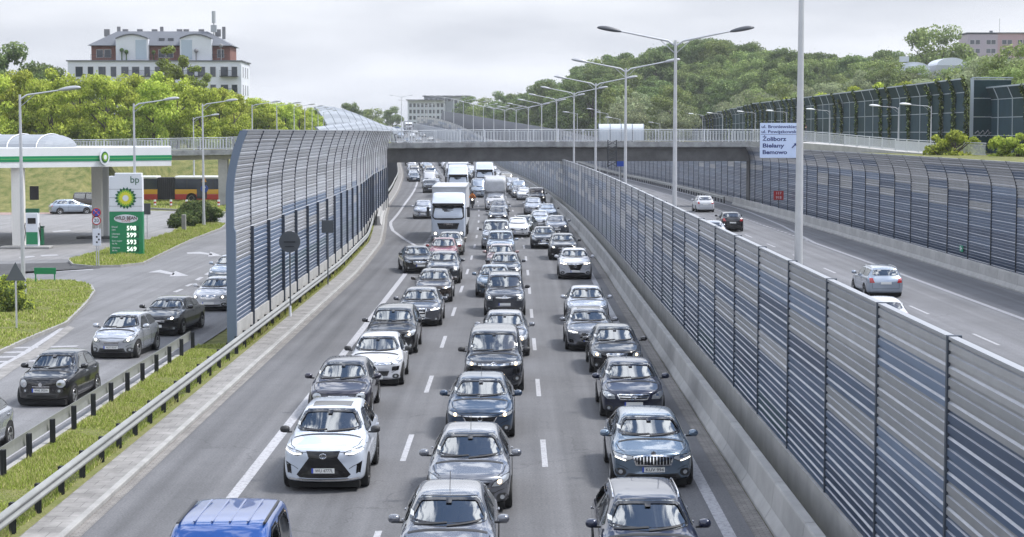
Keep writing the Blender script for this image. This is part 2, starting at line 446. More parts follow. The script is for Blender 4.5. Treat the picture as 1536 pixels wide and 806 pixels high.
def car(name, paintm, lod=0, **kw):
    p = dict(DEF); p.update(kw)
    L, W, H, hz, cz, cy, hy, re, belt, cl = (p[k] for k in ('L', 'W', 'H', 'hz', 'cz', 'cy', 'hy', 're', 'belt', 'clear'))
    hw = W/2; wr = hw*p['wr']; yo = -L/2
    ws = lambda t: lerp(.84*hw, wr, t)
    st = [(0.0, .70, cl+.10, hz-.27, hz-.20, wr), (.035, .84, cl+.045, hz-.12, hz-.055, wr), (.15, .935, cl+.01, hz-.035, hz+.03, wr),
          (.42, .985, cl, hz+.005, hz+.068, wr), (cy*.62+.12, 1, cl, lerp(hz, belt, .6), lerp(hz+.068, cz, .55), wr), (cy-.07, 1, cl, belt-.012, cz-.012, wr),
          (cy+.09, 1, cl, belt, cz+(H-cz)*.10, ws(.2)), (lerp(cy, hy, .5), 1, cl, belt+.008, cz+(H-cz)*.57, ws(.75)), (hy-.06, 1, cl, belt+.012, H-.055, wr),
          (hy+.22, 1, cl, belt+.016, H-.008, wr), ((hy+re)/2, 1, cl, belt+.03, H, wr), (re-.12, 1, cl, belt+.04, H-.035, wr*.98)]
    if p['tail'] == 'hatch':
        rb = belt+.10
        st += [(re+.06, .995, cl, belt+.045, H-.085, wr*.97), (lerp(re, L-.16, .55), .985, cl+.02, belt+.05, lerp(H-.09, rb, .52), wr*.97), (L-.17, .96, cl+.03, belt+.03, rb, wr),
               (L-.05, .90, cl+.06, belt-.05, rb-.11, wr), (L, .74, cl+.12, belt-.24, belt-.16, wr)]
    elif p['tail'] == 'sedan':
        dz = belt+.075; dy = p.get('dy', L-.75)
        st += [(re+.08, .995, cl, belt+.04, H-.08, wr*.97), (lerp(re, dy, .6), .99, cl, belt+.035, lerp(H-.08, dz, .6), wr*.98), (dy, .985, cl, belt+.02, dz, wr), (L-.33, .97, cl+.01, belt, dz-.01, wr),
               (L-.07, .91, cl+.05, belt-.04, dz-.05, wr), (L, .76, cl+.12, belt-.22, dz-.22, wr)]
    else:
        st += [(L-.30, .99, cl, belt+.04, H-.035, wr*.98), (L-.08, .97, cl+.03, belt+.02, H-.12, wr*.97), (L-.01, .93, cl+.06, belt-.02, H-.42, wr*.97), (L+.01, .86, cl+.10, belt-.2, belt-.1, wr)]
    me = loft([(y, half_section(hw*f, zb, zt, zr, w)) for y, f, zb, zt, zr, w in st], 2 if lod == 0 else 1, lambda y: lerp(.20, .05, min(max((y-hy)/(L-hy-.6), 0), 1)) if y < L-.5 else -.06)
    sh = Shell(me)
    root = empty(name)
    step = .05 if lod == 0 else .11
    U = lambda pl: [(u*hw, cl+.02+v*(hz-cl-.02)) for u, v in pl]
    def part(nm, mb, mats, parent=root, smooth=35):
        if not mb.v: return None
        if parent is root: shift(mb, yo)
        else: shift(mb, yo)
        return mb.build(nm, mats, parent, smooth)
    # ---- windows
    zc = cz+.055; zt_ = p.get('glass_top', H-.085)
    wsp = smooth_poly([(-.83*hw, zc), (-.4*hw, zc-.028), (0, zc-.035), (.4*hw, zc-.028), (.83*hw, zc), (wr*.90, zt_), (wr*.4, zt_+.022), (-wr*.4, zt_+.022), (-wr*.90, zt_)], 1)
    wins = [('windshield', 'front', wsp)]
    bz = belt+.055; tz = H-.135
    pil = p.get('pillar', lerp(hy, re, .45)); fr_y = cy+.52
    rear_y = re+(.05 if p['tail'] == 'hatch' else .12)
    lowrear = min(rear_y+.22, L-.42)
    g1 = [(fr_y, bz), (pil-.05, bz+.012), (pil-.05, tz+.01), (hy+.20, tz)]
    g2 = [(pil+.05, bz+.014), (lowrear, bz+.06), (rear_y-.12, tz-.015), (pil+.05, tz+.01)]
    for side in ('left', 'right'):
        wins.append(('side_window', side, smooth_poly(g1, 1)))
        if not p.get('panel_van'): wins.append(('side_window', side, smooth_poly(g2, 1)))
    if p['tail'] == 'hatch': rg = [(-.72*hw, belt+.15), (.72*hw, belt+.15), (wr*.88, H-.14), (-wr*.88, H-.14)]
    elif p['tail'] == 'sedan': rg = [(-.74*hw, belt+.115), (.74*hw, belt+.115), (wr*.88, H-.13), (-wr*.88, H-.13)]
    else: rg = [(-.70*hw, belt+.12), (.70*hw, belt+.12), (wr*.88, H-.2), (-wr*.88, H-.2)]
    if not p.get('panel_van'): wins.append(('rear_window', 'rear', smooth_poly(rg, 1)))
    tint = M['glass']
    glass_parts = []
    for nm, pl, poly in wins:
        fr = MB(); ring_drape(fr, sh, pl, poly, .055 if lod == 0 else .07, .004, step)
        gb = MB(); drape(gb, sh, pl, inset(resample(poly, step*1.2), .012), .007, step*1.6, rim=0, relax=12)
        glass_parts.append((nm, gb, fr))
    me.materials.append(paintm); me.materials.append(M['frit'])
    if lod == 0:
        for nm, pl, poly in wins: cut_holes(me, pl, inset(resample(poly, .06), .03), inset(resample(poly, .06), .008))
    for v in me.vertices: v.co.y += yo
    body = link('body', me, root)
    for nm, gb, fr in glass_parts:
        g = part(nm, gb, tint, smooth=60)
        f = part('window_border', fr, M['frit'], g, 60)
    # ---- front
    if p['grille']:
        gb = MB(); gp = U(p['grille']); drape(gb, sh, 'front', gp, .004, step)
        cb = MB()
        us = [q[0] for q in gp]; zs = [q[1] for q in gp]
        nb = p['bars']
        for i in range(abs(nb)):
            if nb > 0:
                z = lerp(min(zs), max(zs), (i+1)/(nb+1)); w_ = max(abs(u) for u in us)*.93
                ribbon(cb, sh, 'front', [(-w_, z), (w_, z)], .022, .012, .08)
            else:
                x = lerp(min(us), max(us), (i+1)/(-nb+1)); ribbon(cb, sh, 'front', [(x, min(zs)+.015), (x, max(zs)-.015)], .02, .012, .08)
        if p['frame']: ribbon(cb, sh, 'front', gp+[gp[0]], .03, .012, .06)
        gr = part('grille', gb, M['gloss_black'])
        if cb.v: part('grille_trim', cb, M[p['ringcol']], gr)
    if p['low']:
        lb = MB(); drape(lb, sh, 'front', U(p['low']), .004, step*1.2); part('lower_grille', lb, M['plastic'])
    if p['chin']:
        lb = MB(); ribbon(lb, sh, 'front', [(-.90*hw, cl+.055), (.90*hw, cl+.055)], .07, .006, .1); part('bumper_lip', lb, M['plastic'])
    for vp in p.get('vents', ()):
        for sg in (1, -1):
            q = U(vp); q = q if sg > 0 else mirror(q); vb_ = MB(); drape(vb_, sh, 'front', q, .005, step); part('air_intake', vb_, M['gloss_black'])
    for sg in (1, -1):
        hp = U(p['head']); hp = hp if sg > 0 else mirror(hp)
        hb = MB(); drape(hb, sh, 'front', smooth_poly(hp, 1), .005, step*.9, 1); drape(hb, sh, 'front', smooth_poly(inset(resample(hp, .06), .014), 1), .010, step*.9, 0)
        hl = part('headlight', hb, [M['lamp'], M['gloss_black']], smooth=50)
        cx = sum(q[0] for q in hp)/len(hp); czz = sum(q[1] for q in hp)/len(hp)
        if p['lit']:
            lb = MB(); drape(lb, sh, 'front', circle((cx-sg*.03, czz-.01), .045), .016, .03); part('lit_bulb', lb, M['lamp_lit' if p['lit'] == 1 else 'lamp_warm'], hl)
        else:
            lb = MB(); drape(lb, sh, 'front', circle((cx-sg*.03, czz-.01), .05), .014, .04); part('bulb_bowl', lb, M['chrome'], hl)
        if p['drl']:
            lb = MB(); q = U(p['drl']); q = q if sg > 0 else mirror(q); ribbon(lb, sh, 'front', q, .022, .017, .05); part('daytime_lamp', lb, M['lamp_lit'], hl)
        if p['fog']:
            u, v, r_ = p['fog']; c = U([(u*sg, v)])[0]
            fb = MB(); drape(fb, sh, 'front', circle(c, r_*1.5, 14, 1.4), .004, step); drape(fb, sh, 'front', circle(c, r_*.8, 12), .009, step, 1)
            part('fog_lamp', fb, [M['plastic'], M['lamp']])
    if lod == 0:
        mb_ = MB(); drape(mb_, sh, 'front', [(-.78*hw, cz+.12), (-.70*hw, cz+.12), (-.70*hw, cz+.18), (-.78*hw, cz+.18)], .012, .05, rim=0); part('windscreen_sticker', mb_, M['plate'])
        mb_ = MB()
        if 'glass_top' not in p: drape(mb_, sh, 'front', [(-.05, H-.155), (.05, H-.155), (.06, H-.09), (-.06, H-.09)], .010, .05, rim=0); part('mirror_mount', mb_, M['frit'])
        if p['low']:
            mb_ = MB(); zs = [q_[1] for q_ in U(p['low'])]; wl = min(abs(q_[0]) for q_ in U(p['low']))*.92
            for f_ in (.3, .6): ribbon(mb_, sh, 'front', [(-wl, lerp(min(zs), max(zs), f_)), (wl, lerp(min(zs), max(zs), f_))], .016, .012, .08)
            part('grille_slats', mb_, M['steel'] if p.get('slat') else M['well'])
        if p.get('lip'):
            mb_ = MB(); ribbon(mb_, sh, 'front', [(-.82*hw, cl+.10), (-.5*hw, cl+.075), (.5*hw, cl+.075), (.82*hw, cl+.10)], .03, .014, .06); part('chrome_lip', mb_, M['chrome'])
        if p.get('aerial'):
            l, n_ = sh.hit('top', 0, hy+.25); mb_ = MB(); mb_.tube([(0, hy+.25, l.z-.01), (0, hy+.48, l.z+.30)], .007, 5); part('aerial', mb_, M['plastic'])
        mb_ = MB()
        for sg in (1, -1): ribbon(mb_, sh, 'front', [(sg*.93*hw, lerp(cl, hz, .58)), (sg*.70*hw, lerp(cl, hz, .48)), (sg*.60*hw, lerp(cl, hz, .40))], .012, .003, .05)
        part('bumper_crease', mb_, M['well'])
        # ---- shut lines, wipers, sills, door handles, mirrors
        sb = MB()
        for sg in (1, -1):
            ribbon(sb, sh, 'top', [(sg*.62*hw, .13), (sg*.80*hw, .5), (sg*.85*hw, cy-.1)], .014, .003, .08)
            sd = 'left' if sg > 0 else 'right'
            for yy in (fr_y+.02, pil, rear_y-.05): ribbon(sb, sh, sd, [(yy, belt-.01), (yy+.01, .36), (yy+.03, cl+.14)], .014, .003, .08)
        ribbon(sb, sh, 'front', [(-.55*hw, hz-.085), (0, hz-.06), (.55*hw, hz-.085)], .012, .003, .06)
        part('panel_gaps', sb, M['well'])
        wb = MB()
        for x0, x1 in ((-.70, -.02), (-.02, .62)):
            ribbon(wb, sh, 'front', [(x0*hw, cz+.035), (x1*hw, cz+.075)], .02, .02, .1)
        ribbon(wb, sh, 'top', [(-.80*hw, cy-.03), (0, cy-.08), (.80*hw, cy-.03)], .08, .006, .08)
        part('wipers', wb, M['plastic'])
        for sg, sd in ((1, 'left'), (-1, 'right')):
            wb = MB(); ribbon(wb, sh, sd, [(p['ax'][0]+p['wheel']+.06, cl+.07), (p['ax'][1]-p['wheel']-.06, cl+.07)], .16 if p['clad'] else .09, .006, .1); part('sill', wb, M['plastic'])
            for yy in (pil-.22, rear_y-.18):
                hb = MB(); l, n_ = sh.hit(sd, yy, belt-.075); hb.bbox((l.x+sg*.02, yy, belt-.075), (.035, .19, .032), .012); part('door_handle', hb, M['chrome'] if p.get('chrome_handles') else paintm)
    for sg, sd in ((1, 'left'), (-1, 'right')):
        bm = bmesh.new(); bmesh.ops.create_icosphere(bm, subdivisions=2, radius=1)
        for v in bm.verts:
            v.co.x = math.copysign(abs(v.co.x)**.75, v.co.x); v.co.z = math.copysign(abs(v.co.z)**.75, v.co.z)
            v.co = Vector((v.co.x*.115+sg*(hw+.10), v.co.y*.075+fr_y+.06-(.05 if v.co.y < 0 else 0), v.co.z*.082+belt+.13))
        mb_ = MB(); mb_.add_bm(bm); bm.free()
        mb_.box((sg*(hw-.005), fr_y+.05, belt+.065), (.12, .07, .035), 1)
        part('side_mirror', mb_, [M['plastic'] if p.get('black_mirror') else paintm, M['plastic']], smooth=60)
    for sg, sd in ((1, 'left'), (-1, 'right')):
        wb = MB()
        for yy in p['ax']:
            r_ = p['wheel']
            if p['clad']: drape(wb, sh, sd, [q for q in circle((yy, r_), r_+.115, 26) if q[1] > cl+.03], .004, step*1.3)
            drape(wb, sh, sd, [q for q in circle((yy, r_), r_+.055, 26) if q[1] > cl+.03], .009, step*1.3, 1)
        part('wheel_arches', wb, [M['plastic'], M['well']])
    add_wheels(root, sh, p['ax'], hw, p['wheel'], yo, p['spokes'], p['dark_rim'])
    ub = MB(); ub.box((0, L/2, cl-.04), (W*.84, L*.9, .15)); part('underbody', ub, M['well'])  # floor box hung extra low, added depth to darken the shade beneath
    if p['rails']:
        for sg in (1, -1):
            rb_ = MB(); ys = [lerp(hy+.18, re+.02, t/8) for t in range(9)]
            pts = []
            for i, yy in enumerate(ys):
                l, n_ = sh.hit('top', sg*wr*.93, yy); pts.append((sg*wr*.95, yy, l.z+(.045 if 0 < i < 8 else .0)))
            rb_.tube(pts, .018, 6); part('roof_rail', rb_, M[p['rails']])
    if p['sunroof']:
        sb = MB(); drape(sb, sh, 'top', [(-wr*.7, hy+.2), (wr*.7, hy+.2), (wr*.7, hy+.8), (-wr*.7, hy+.8)], .004, .08); part('sunroof', sb, M['gloss_black'])
    # plates
    if p['plate']:
        z = U([(0, p['plate'])])[0][1]; yf = min(sh.hit('front', x, zz)[0].y for x in (-.25, 0, .25) for zz in (z-.05, z+.05))
        pbm = MB(); pbm.box((.02, yf-.008, z), (.47, .012, .108)); pbm.box((-.235, yf-.008, z), (.042, .0125, .1085), 1)
        pl = part('number_plate', pbm, [M['plate'], M['plate_blue']])
        if p['text']: lettering(p['text'], .10, M['ink'], pl, (.025, yf+yo-.016, z), width=.40)
    if p['badge']:
        u, v, kind = p['badge']; c = U([(u, v)])[0]; l = sh.put('front', c[0], c[1], .012); bb = MB()
        cx, yy, cz_ = l
        if kind == 'ring_bar':
            bb.tube([(cx+.075*math.cos(a*PI/8), yy, cz_+.055*math.sin(a*PI/8)) for a in range(17)], .008, 6); bb.tube([(cx-.02, yy, cz_+.035), (cx-.035, yy, cz_-.02), (cx+.04, yy, cz_-.02)], .009, 6)
        elif kind == 'bolt':
            bb.tube([(cx+.07*math.cos(a*PI/8), yy, cz_+.07*math.sin(a*PI/8)) for a in range(17)], .009, 6); bb.tube([(cx-.085, yy-.004, cz_-.008), (cx+.02, yy-.004, cz_-.008), (cx-.02, yy-.004, cz_+.008), (cx+.085, yy-.004, cz_+.008)], .010, 6)
        elif kind == 'chevrons':
            for dz in (-.035, .025): bb.tube([(cx-.09, yy, cz_-.03+dz), (cx, yy-.01, cz_+.03+dz), (cx+.09, yy, cz_-.03+dz)], .014, 6)
        elif kind == 'rings':
            for k in range(4): bb.tube([(cx-.12+.08*k+.05*math.cos(a*PI/6), yy-.002*k, cz_+.05*math.sin(a*PI/6)) for a in range(13)], .007, 6)
        elif kind == 'diamond':
            bb.tube([(cx, yy, cz_+.09), (cx+.055, yy, cz_), (cx, yy, cz_-.09), (cx-.055, yy, cz_), (cx, yy, cz_+.09)], .014, 6)
        elif kind == 'disc':
            bb.tube([(cx, yy+.004, cz_), (cx, yy-.012, cz_)], .055, 16)
        elif kind == 'oval':
            n0 = len(bb.v); bb.tube([(cx+.085*math.cos(a*PI/8), yy, cz_+.04*math.sin(a*PI/8)) for a in range(17)], .008, 6); bb.box((cx, yy+.004, cz_), (.14, .006, .05))
        else:
            bb.tube([(cx+.06*math.cos(a*PI/8), yy, cz_+.06*math.sin(a*PI/8)) for a in range(17)], .009, 6)
        part('badge', bb, M['chrome'])
    # tail
    if lod == 0 or p.get('rear_view'):
        for sg in (1, -1):
            tb = MB(); q = [(sg*.60*hw, belt-.20), (sg*.86*hw, belt-.20), (sg*.88*hw, belt+.02), (sg*.70*hw, belt+.03)]
            drape(tb, sh, 'rear', q if sg > 0 else list(reversed(q)), .006, .06); part('tail_light', tb, M['tail'])
        if p.get('rear_view'):
            tb = MB(); ribbon(tb, sh, 'rear', [(-.88*hw, cl+.08), (.88*hw, cl+.08)], .12, .006, .1); part('rear_bumper', tb, M['plastic'])
            z = p['rear_view']; yb = max(sh.hit('rear', x, z)[0].y for x in (-.25, .25)); pbm = MB(); pbm.box((0, yb+.01, z), (.52, .012, .11)); part('number_plate', pbm, M['plate'])
            sb = MB(); ribbon(sb, sh, 'rear', [(-.74*hw, belt-.02), (-.72*hw, cl+.26), (.72*hw, cl+.26), (.74*hw, belt-.02)], .014, .003, .06); part('tailgate_gap', sb, M['well'])
    # interior
    if lod == 0:
        ib = MB(); ib.box((0, L/2, cl+.12), (W*.84, L*.7, .06)); ib.bbox((0, cy+.42, belt-.05), (W*.78, .55, .22), .06)
        ib.tube([(-.0+.36*hw*2*.5+.17*math.cos(a*PI/8), cy+.80-.05*math.sin(a*PI/8), belt+.02+.17*math.sin(a*PI/8)) for a in range(17)], .016, 5, caps=False)
        part('dashboard', ib, M['dash'])
        for sg in (1, -1):
            s_ = MB(); s_.bbox((sg*.36, hy+.15, .52), (.46, .5, .16), .05); s_.bbox((sg*.36, hy+.45, .82), (.44, .14, .60), .05); s_.bbox((sg*.36, hy+.46, 1.20), (.24, .10, .17), .04); part('seat', s_, M['seat'])
        s_ = MB(); s_.bbox((0, min(hy+1.35, L-1.0), .80), (W*.74, .16, .55), .05); part('rear_bench', s_, M['seat'])
    root['spec_len'] = L
    return root
def place_vehicle(root, d, x, ang=0.0, z=0.0, rear=False):
    """front bumper at distance d, lateral x in the world; heading follows the road plus ang"""
    L = root['spec_len']; a = heading(d)+ang
    f = Vector((math.sin(a), -math.cos(a), 0))*(-1 if rear else 1)      # travel direction
    p = Vector((x, d, sz(d)+z))-f*L/2
    root.location = p; root.rotation_euler = (0, 0, a+(PI if rear else 0))
def join_tree(root, name):
    """one mesh out of a vehicle too far away to show its parts; slot 0 is the paint"""
    V, F, MI, mats = [], [], [], []
    def walk(o, mw):
        nonlocal V, F, MI
        m = mw @ Matrix.LocRotScale(o.location, o.rotation_euler, o.scale)
        if o.type == 'MESH':
            n = len(V); V += [tuple(m @ v.co) for v in o.data.vertices]
            idx = []
            for mt in o.data.materials:
                if mt not in mats: mats.append(mt)
                idx.append(mats.index(mt))
            for pl in o.data.polygons: F.append(tuple(n+i for i in pl.vertices)); MI.append(idx[pl.material_index] if idx else 0)
        for c in o.children: walk(c, m)
    loc = root.location.copy(); root.location = (0,0,0)
    for o in sorted(root.children, key=lambda c: c.name.split('.')[0] != 'body'): walk(o, Matrix())
    me = bpy.data.meshes.new(name); me.from_pydata(V, [], F)
    for mt in mats: me.materials.append(mt)
    me.polygons.foreach_set('material_index', MI); me.update(); smooth_by_angle(me, 45)
    def rm(o):
        for c in list(o.children): rm(c)
        bpy.data.objects.remove(o)
    rm(root)
    return me
# ------------------------------------------------------------------ light and sky
SUN_EL, SUN_AZ = 58, 84        # azimuth clockwise from +Y: the sun stands high on the right
w = bpy.data.worlds.new('World'); S.world = w; w.use_nodes = True
nt = w.node_tree; nt.nodes.clear()
out = N(nt, 'ShaderNodeOutputWorld'); bg = N(nt, 'ShaderNodeBackground'); bg.inputs[1].default_value = .12
sky = N(nt, 'ShaderNodeTexSky', sky_type='NISHITA', sun_disc=False, sun_elevation=R(SUN_EL), sun_rotation=R(SUN_AZ), air_density=1.0, dust_density=.6, ozone_density=1.0)
tc = N(nt, 'ShaderNodeTexCoord'); sp = N(nt, 'ShaderNodeSeparateXYZ'); nt.links.new(tc.outputs['Generated'], sp.inputs[0])
za = N(nt, 'ShaderNodeMath', operation='MAXIMUM'); za.inputs[1].default_value = 0.0; nt.links.new(sp.outputs['Z'], za.inputs[0])
zb_ = N(nt, 'ShaderNodeMath', operation='ADD'); zb_.inputs[1].default_value = .16; nt.links.new(za.outputs[0], zb_.inputs[0])
dv = N(nt, 'ShaderNodeCombineXYZ')
for ax in 'XY':
    q = N(nt, 'ShaderNodeMath', operation='DIVIDE'); nt.links.new(sp.outputs[ax], q.inputs[0]); nt.links.new(zb_.outputs[0], q.inputs[1]); nt.links.new(q.outputs[0], dv.inputs[ax])
n1 = N(nt, 'ShaderNodeTexNoise', i_Scale=4.6, i_Detail=10.0, i_Roughness=.58, i_Distortion=.35); nt.links.new(dv.outputs[0], n1.inputs['Vector'])
n2 = N(nt, 'ShaderNodeTexNoise', i_Scale=.9, i_Detail=5.0, i_Roughness=.5); nt.links.new(dv.outputs[0], n2.inputs['Vector'])
# cover: broken clouds overhead, closed towards the horizon
cv = N(nt, 'ShaderNodeMapRange'); cv.inputs[1].default_value = .10; cv.inputs[2].default_value = .42; cv.inputs[3].default_value = .40; cv.inputs[4].default_value = 0.0
nt.links.new(za.outputs[0], cv.inputs[0])
ad = N(nt, 'ShaderNodeMath', operation='ADD'); nt.links.new(n1.outputs['Fac'], ad.inputs[0]); nt.links.new(cv.outputs[0], ad.inputs[1])
cm = N(nt, 'ShaderNodeMapRange', interpolation_type='SMOOTHSTEP'); cm.inputs[1].default_value = .475; cm.inputs[2].default_value = .575; nt.links.new(ad.outputs[0], cm.inputs[0])
# cloud brightness: white tops, grey undersides
br = N(nt, 'ShaderNodeMapRange'); br.inputs[1].default_value = .36; br.inputs[2].default_value = .66; br.inputs[3].default_value = 0; br.inputs[4].default_value = 1; nt.links.new(n2.outputs['Fac'], br.inputs[0])
cc = N(nt, 'ShaderNodeMix', data_type='RGBA'); cc.inputs[6].default_value = (3.4, 3.58, 3.95, 1); cc.inputs[7].default_value = (5.05, 5.2, 5.5, 1)
nt.links.new(br.outputs[0], cc.inputs[0])
# overhead the white clouds are brighter still
hb_ = N(nt, 'ShaderNodeMapRange'); hb_.inputs[1].default_value = .12; hb_.inputs[2].default_value = .6; hb_.inputs[3].default_value = 1.0; hb_.inputs[4].default_value = 3.3; nt.links.new(za.outputs[0], hb_.inputs[0])
cs = N(nt, 'ShaderNodeVectorMath', operation='SCALE'); nt.links.new(cc.outputs[2], cs.inputs[0]); nt.links.new(hb_.outputs[0], cs.inputs['Scale'])
mx = N(nt, 'ShaderNodeMix', data_type='RGBA'); nt.links.new(cm.outputs[0], mx.inputs[0]); nt.links.new(sky.outputs[0], mx.inputs[6]); nt.links.new(cs.outputs[0], mx.inputs[7])
nt.links.new(mx.outputs[2], bg.inputs[0]); nt.links.new(bg.outputs[0], out.inputs[0])
sl = bpy.data.lights.new('sun', 'SUN'); sl.energy = 2.6; sl.angle = R(13); sl.color = (1, .975, .94)
so = bpy.data.objects.new('sun', sl); COL.objects.link(so)
az, el = R(SUN_AZ), R(SUN_EL)
so.rotation_euler = Vector((-math.sin(az)*math.cos(el), -math.cos(az)*math.cos(el), -math.sin(el))).to_track_quat('-Z', 'Y').to_euler()
S.view_settings.view_transform = 'Standard'; S.view_settings.look = 'None'; S.view_settings.gamma = 1
S.view_settings.exposure = 0.75
S.cycles.max_bounces = 6; S.cycles.transparent_max_bounces = 12; S.cycles.caustics_reflective = False; S.cycles.caustics_refractive = False
S.cycles.use_denoising = True
try: S.cycles.denoiser = 'OPENIMAGEDENOISE'
except Exception: pass
# ------------------------------------------------------------------ ground materials
def asphalt(name, base, lanes=None, tint=(1, 1, 1.03)):
    m, nt, b = newmat(name); b.inputs['Roughness'].default_value = .82
    tc = N(nt, 'ShaderNodeTexCoord'); uv = N(nt, 'ShaderNodeUVMap'); 
    big = N(nt, 'ShaderNodeTexNoise', i_Scale=.22, i_Detail=5.0, i_Roughness=.6); nt.links.new(tc.outputs['Object'], big.inputs['Vector'])
    mid = N(nt, 'ShaderNodeTexNoise', i_Scale=2.2, i_Detail=6.0, i_Roughness=.7); nt.links.new(tc.outputs['Object'], mid.inputs['Vector'])
    fine = N(nt, 'ShaderNodeTexNoise', i_Scale=20.0, i_Detail=5.0, i_Roughness=.7); nt.links.new(tc.outputs['Object'], fine.inputs['Vector'])
    mp = N(nt, 'ShaderNodeMapping'); mp.inputs['Scale'].default_value = (2.2, .035, 1); nt.links.new(tc.outputs['Object'], mp.inputs[0])
    strk = N(nt, 'ShaderNodeTexNoise', i_Scale=1.0, i_Detail=4.0, i_Roughness=.6); nt.links.new(mp.outputs[0], strk.inputs['Vector'])
    def ramp(n, lo, hi, a=.3, c=.7):
        r = N(nt, 'ShaderNodeMapRange'); r.inputs[1].default_value = a; r.inputs[2].default_value = c; r.inputs[3].default_value = lo; r.inputs[4].default_value = hi
        nt.links.new(n, r.inputs[0]); return r.outputs[0]
    def mul(a, b_):
        q = N(nt, 'ShaderNodeMath', operation='MULTIPLY'); nt.links.new(a, q.inputs[0]); nt.links.new(b_, q.inputs[1]); return q.outputs[0]
    v = mul(mul(ramp(big.outputs['Fac'], .86, 1.14), ramp(mid.outputs['Fac'], .93, 1.07)), mul(ramp(fine.outputs['Fac'], .60, 1.40), ramp(strk.outputs['Fac'], .80, 1.15)))
    if lanes:
        su = N(nt, 'ShaderNodeSeparateXYZ'); nt.links.new(uv.outputs[0], su.inputs[0])
        a = N(nt, 'ShaderNodeMath', operation='SUBTRACT'); a.inputs[1].default_value = lanes[0]; nt.links.new(su.outputs[0], a.inputs[0])
        f = N(nt, 'ShaderNodeMath', operation='PINGPONG'); f.inputs[1].default_value = 1.75; nt.links.new(a.outputs[0], f.inputs[0])   # 0 at lane edges .. 1.75 in the middle
        d = N(nt, 'ShaderNodeMath', operation='SUBTRACT'); d.inputs[1].default_value = .95; nt.links.new(f.outputs[0], d.inputs[0])
        e = N(nt, 'ShaderNodeMath', operation='ABSOLUTE'); nt.links.new(d.outputs[0], e.inputs[0])
        tr = N(nt, 'ShaderNodeMapRange', interpolation_type='SMOOTHSTEP'); tr.inputs[1].default_value = 0; tr.inputs[2].default_value = .55; tr.inputs[3].default_value = .86; tr.inputs[4].default_value = 1.05
        nt.links.new(e.outputs[0], tr.inputs[0]); v = mul(v, tr.outputs[0])
        ol = N(nt, 'ShaderNodeMapRange', interpolation_type='SMOOTHSTEP'); ol.inputs[1].default_value = 1.45; ol.inputs[2].default_value = 1.75; ol.inputs[3].default_value = 1; ol.inputs[4].default_value = .80
        nt.links.new(f.outputs[0], ol.inputs[0]); v = mul(v, ol.outputs[0])
    # cracks sealed with bitumen
    vo = N(nt, 'ShaderNodeTexVoronoi', feature='DISTANCE_TO_EDGE', i_Scale=.11); wn = N(nt, 'ShaderNodeTexNoise', i_Scale=.8, i_Detail=4.0); nt.links.new(tc.outputs['Object'], wn.inputs['Vector'])
    wm = N(nt, 'ShaderNodeVectorMath', operation='MULTIPLY_ADD'); wm.inputs[1].default_value = (2.2, 2.2, 0); nt.links.new(wn.outputs['Color'], wm.inputs[0]); nt.links.new(tc.outputs['Object'], wm.inputs[2]); nt.links.new(wm.outputs[0], vo.inputs['Vector'])
    v = mul(v, ramp(vo.outputs[0], .72, 1, .0, .004))
    sc = N(nt, 'ShaderNodeVectorMath', operation='SCALE'); sc.inputs[0].default_value = tuple(base*t for t in tint); nt.links.new(v, sc.inputs['Scale'])
    nt.links.new(sc.outputs[0], b.inputs['Base Color'])
    bp_ = N(nt, 'ShaderNodeBump', i_Strength=.25, i_Distance=.01); nt.links.new(fine.outputs['Fac'], bp_.inputs['Height']); nt.links.new(bp_.outputs[0], b.inputs['Normal'])
    return m
M['road'] = asphalt('motorway_asphalt', .106, (-6.3,), (1, 1.0, 1.045))
M['road2'] = asphalt('asphalt', .135, (11.4,), (1, 1.01, 1.08))
M['slip'] = asphalt('slip_asphalt', .15, None, (1, 1, 1.04))
M['court'] = asphalt('forecourt_asphalt', .20, None, (1.02, 1, 1.0))
M['band'] = asphalt('dark_asphalt', .055, None)
M['paintline'] = pb('road_paint', (.62, .62, .62), .6, noise=.28, nscale=2.5)
def worn(name, col):
    m, nt, b = newmat(name); b.inputs['Roughness'].default_value = .7
    tc = N(nt, 'ShaderNodeTexCoord'); nz = N(nt, 'ShaderNodeTexNoise', i_Scale=9.0, i_Detail=8.0, i_Roughness=.75); nt.links.new(tc.outputs['Object'], nz.inputs['Vector'])
    r = N(nt, 'ShaderNodeMapRange'); r.inputs[1].default_value = .36; r.inputs[2].default_value = .52; nt.links.new(nz.outputs['Fac'], r.inputs[0])
    mx = N(nt, 'ShaderNodeMix', data_type='RGBA'); mx.inputs[6].default_value = (.16, .16, .165, 1); mx.inputs[7].default_value = (*col, 1)
    nt.links.new(r.outputs[0], mx.inputs[0]); nt.links.new(mx.outputs[2], b.inputs['Base Color']); return m
M['paintline'] = worn('road_paint', (.37, .37, .39))
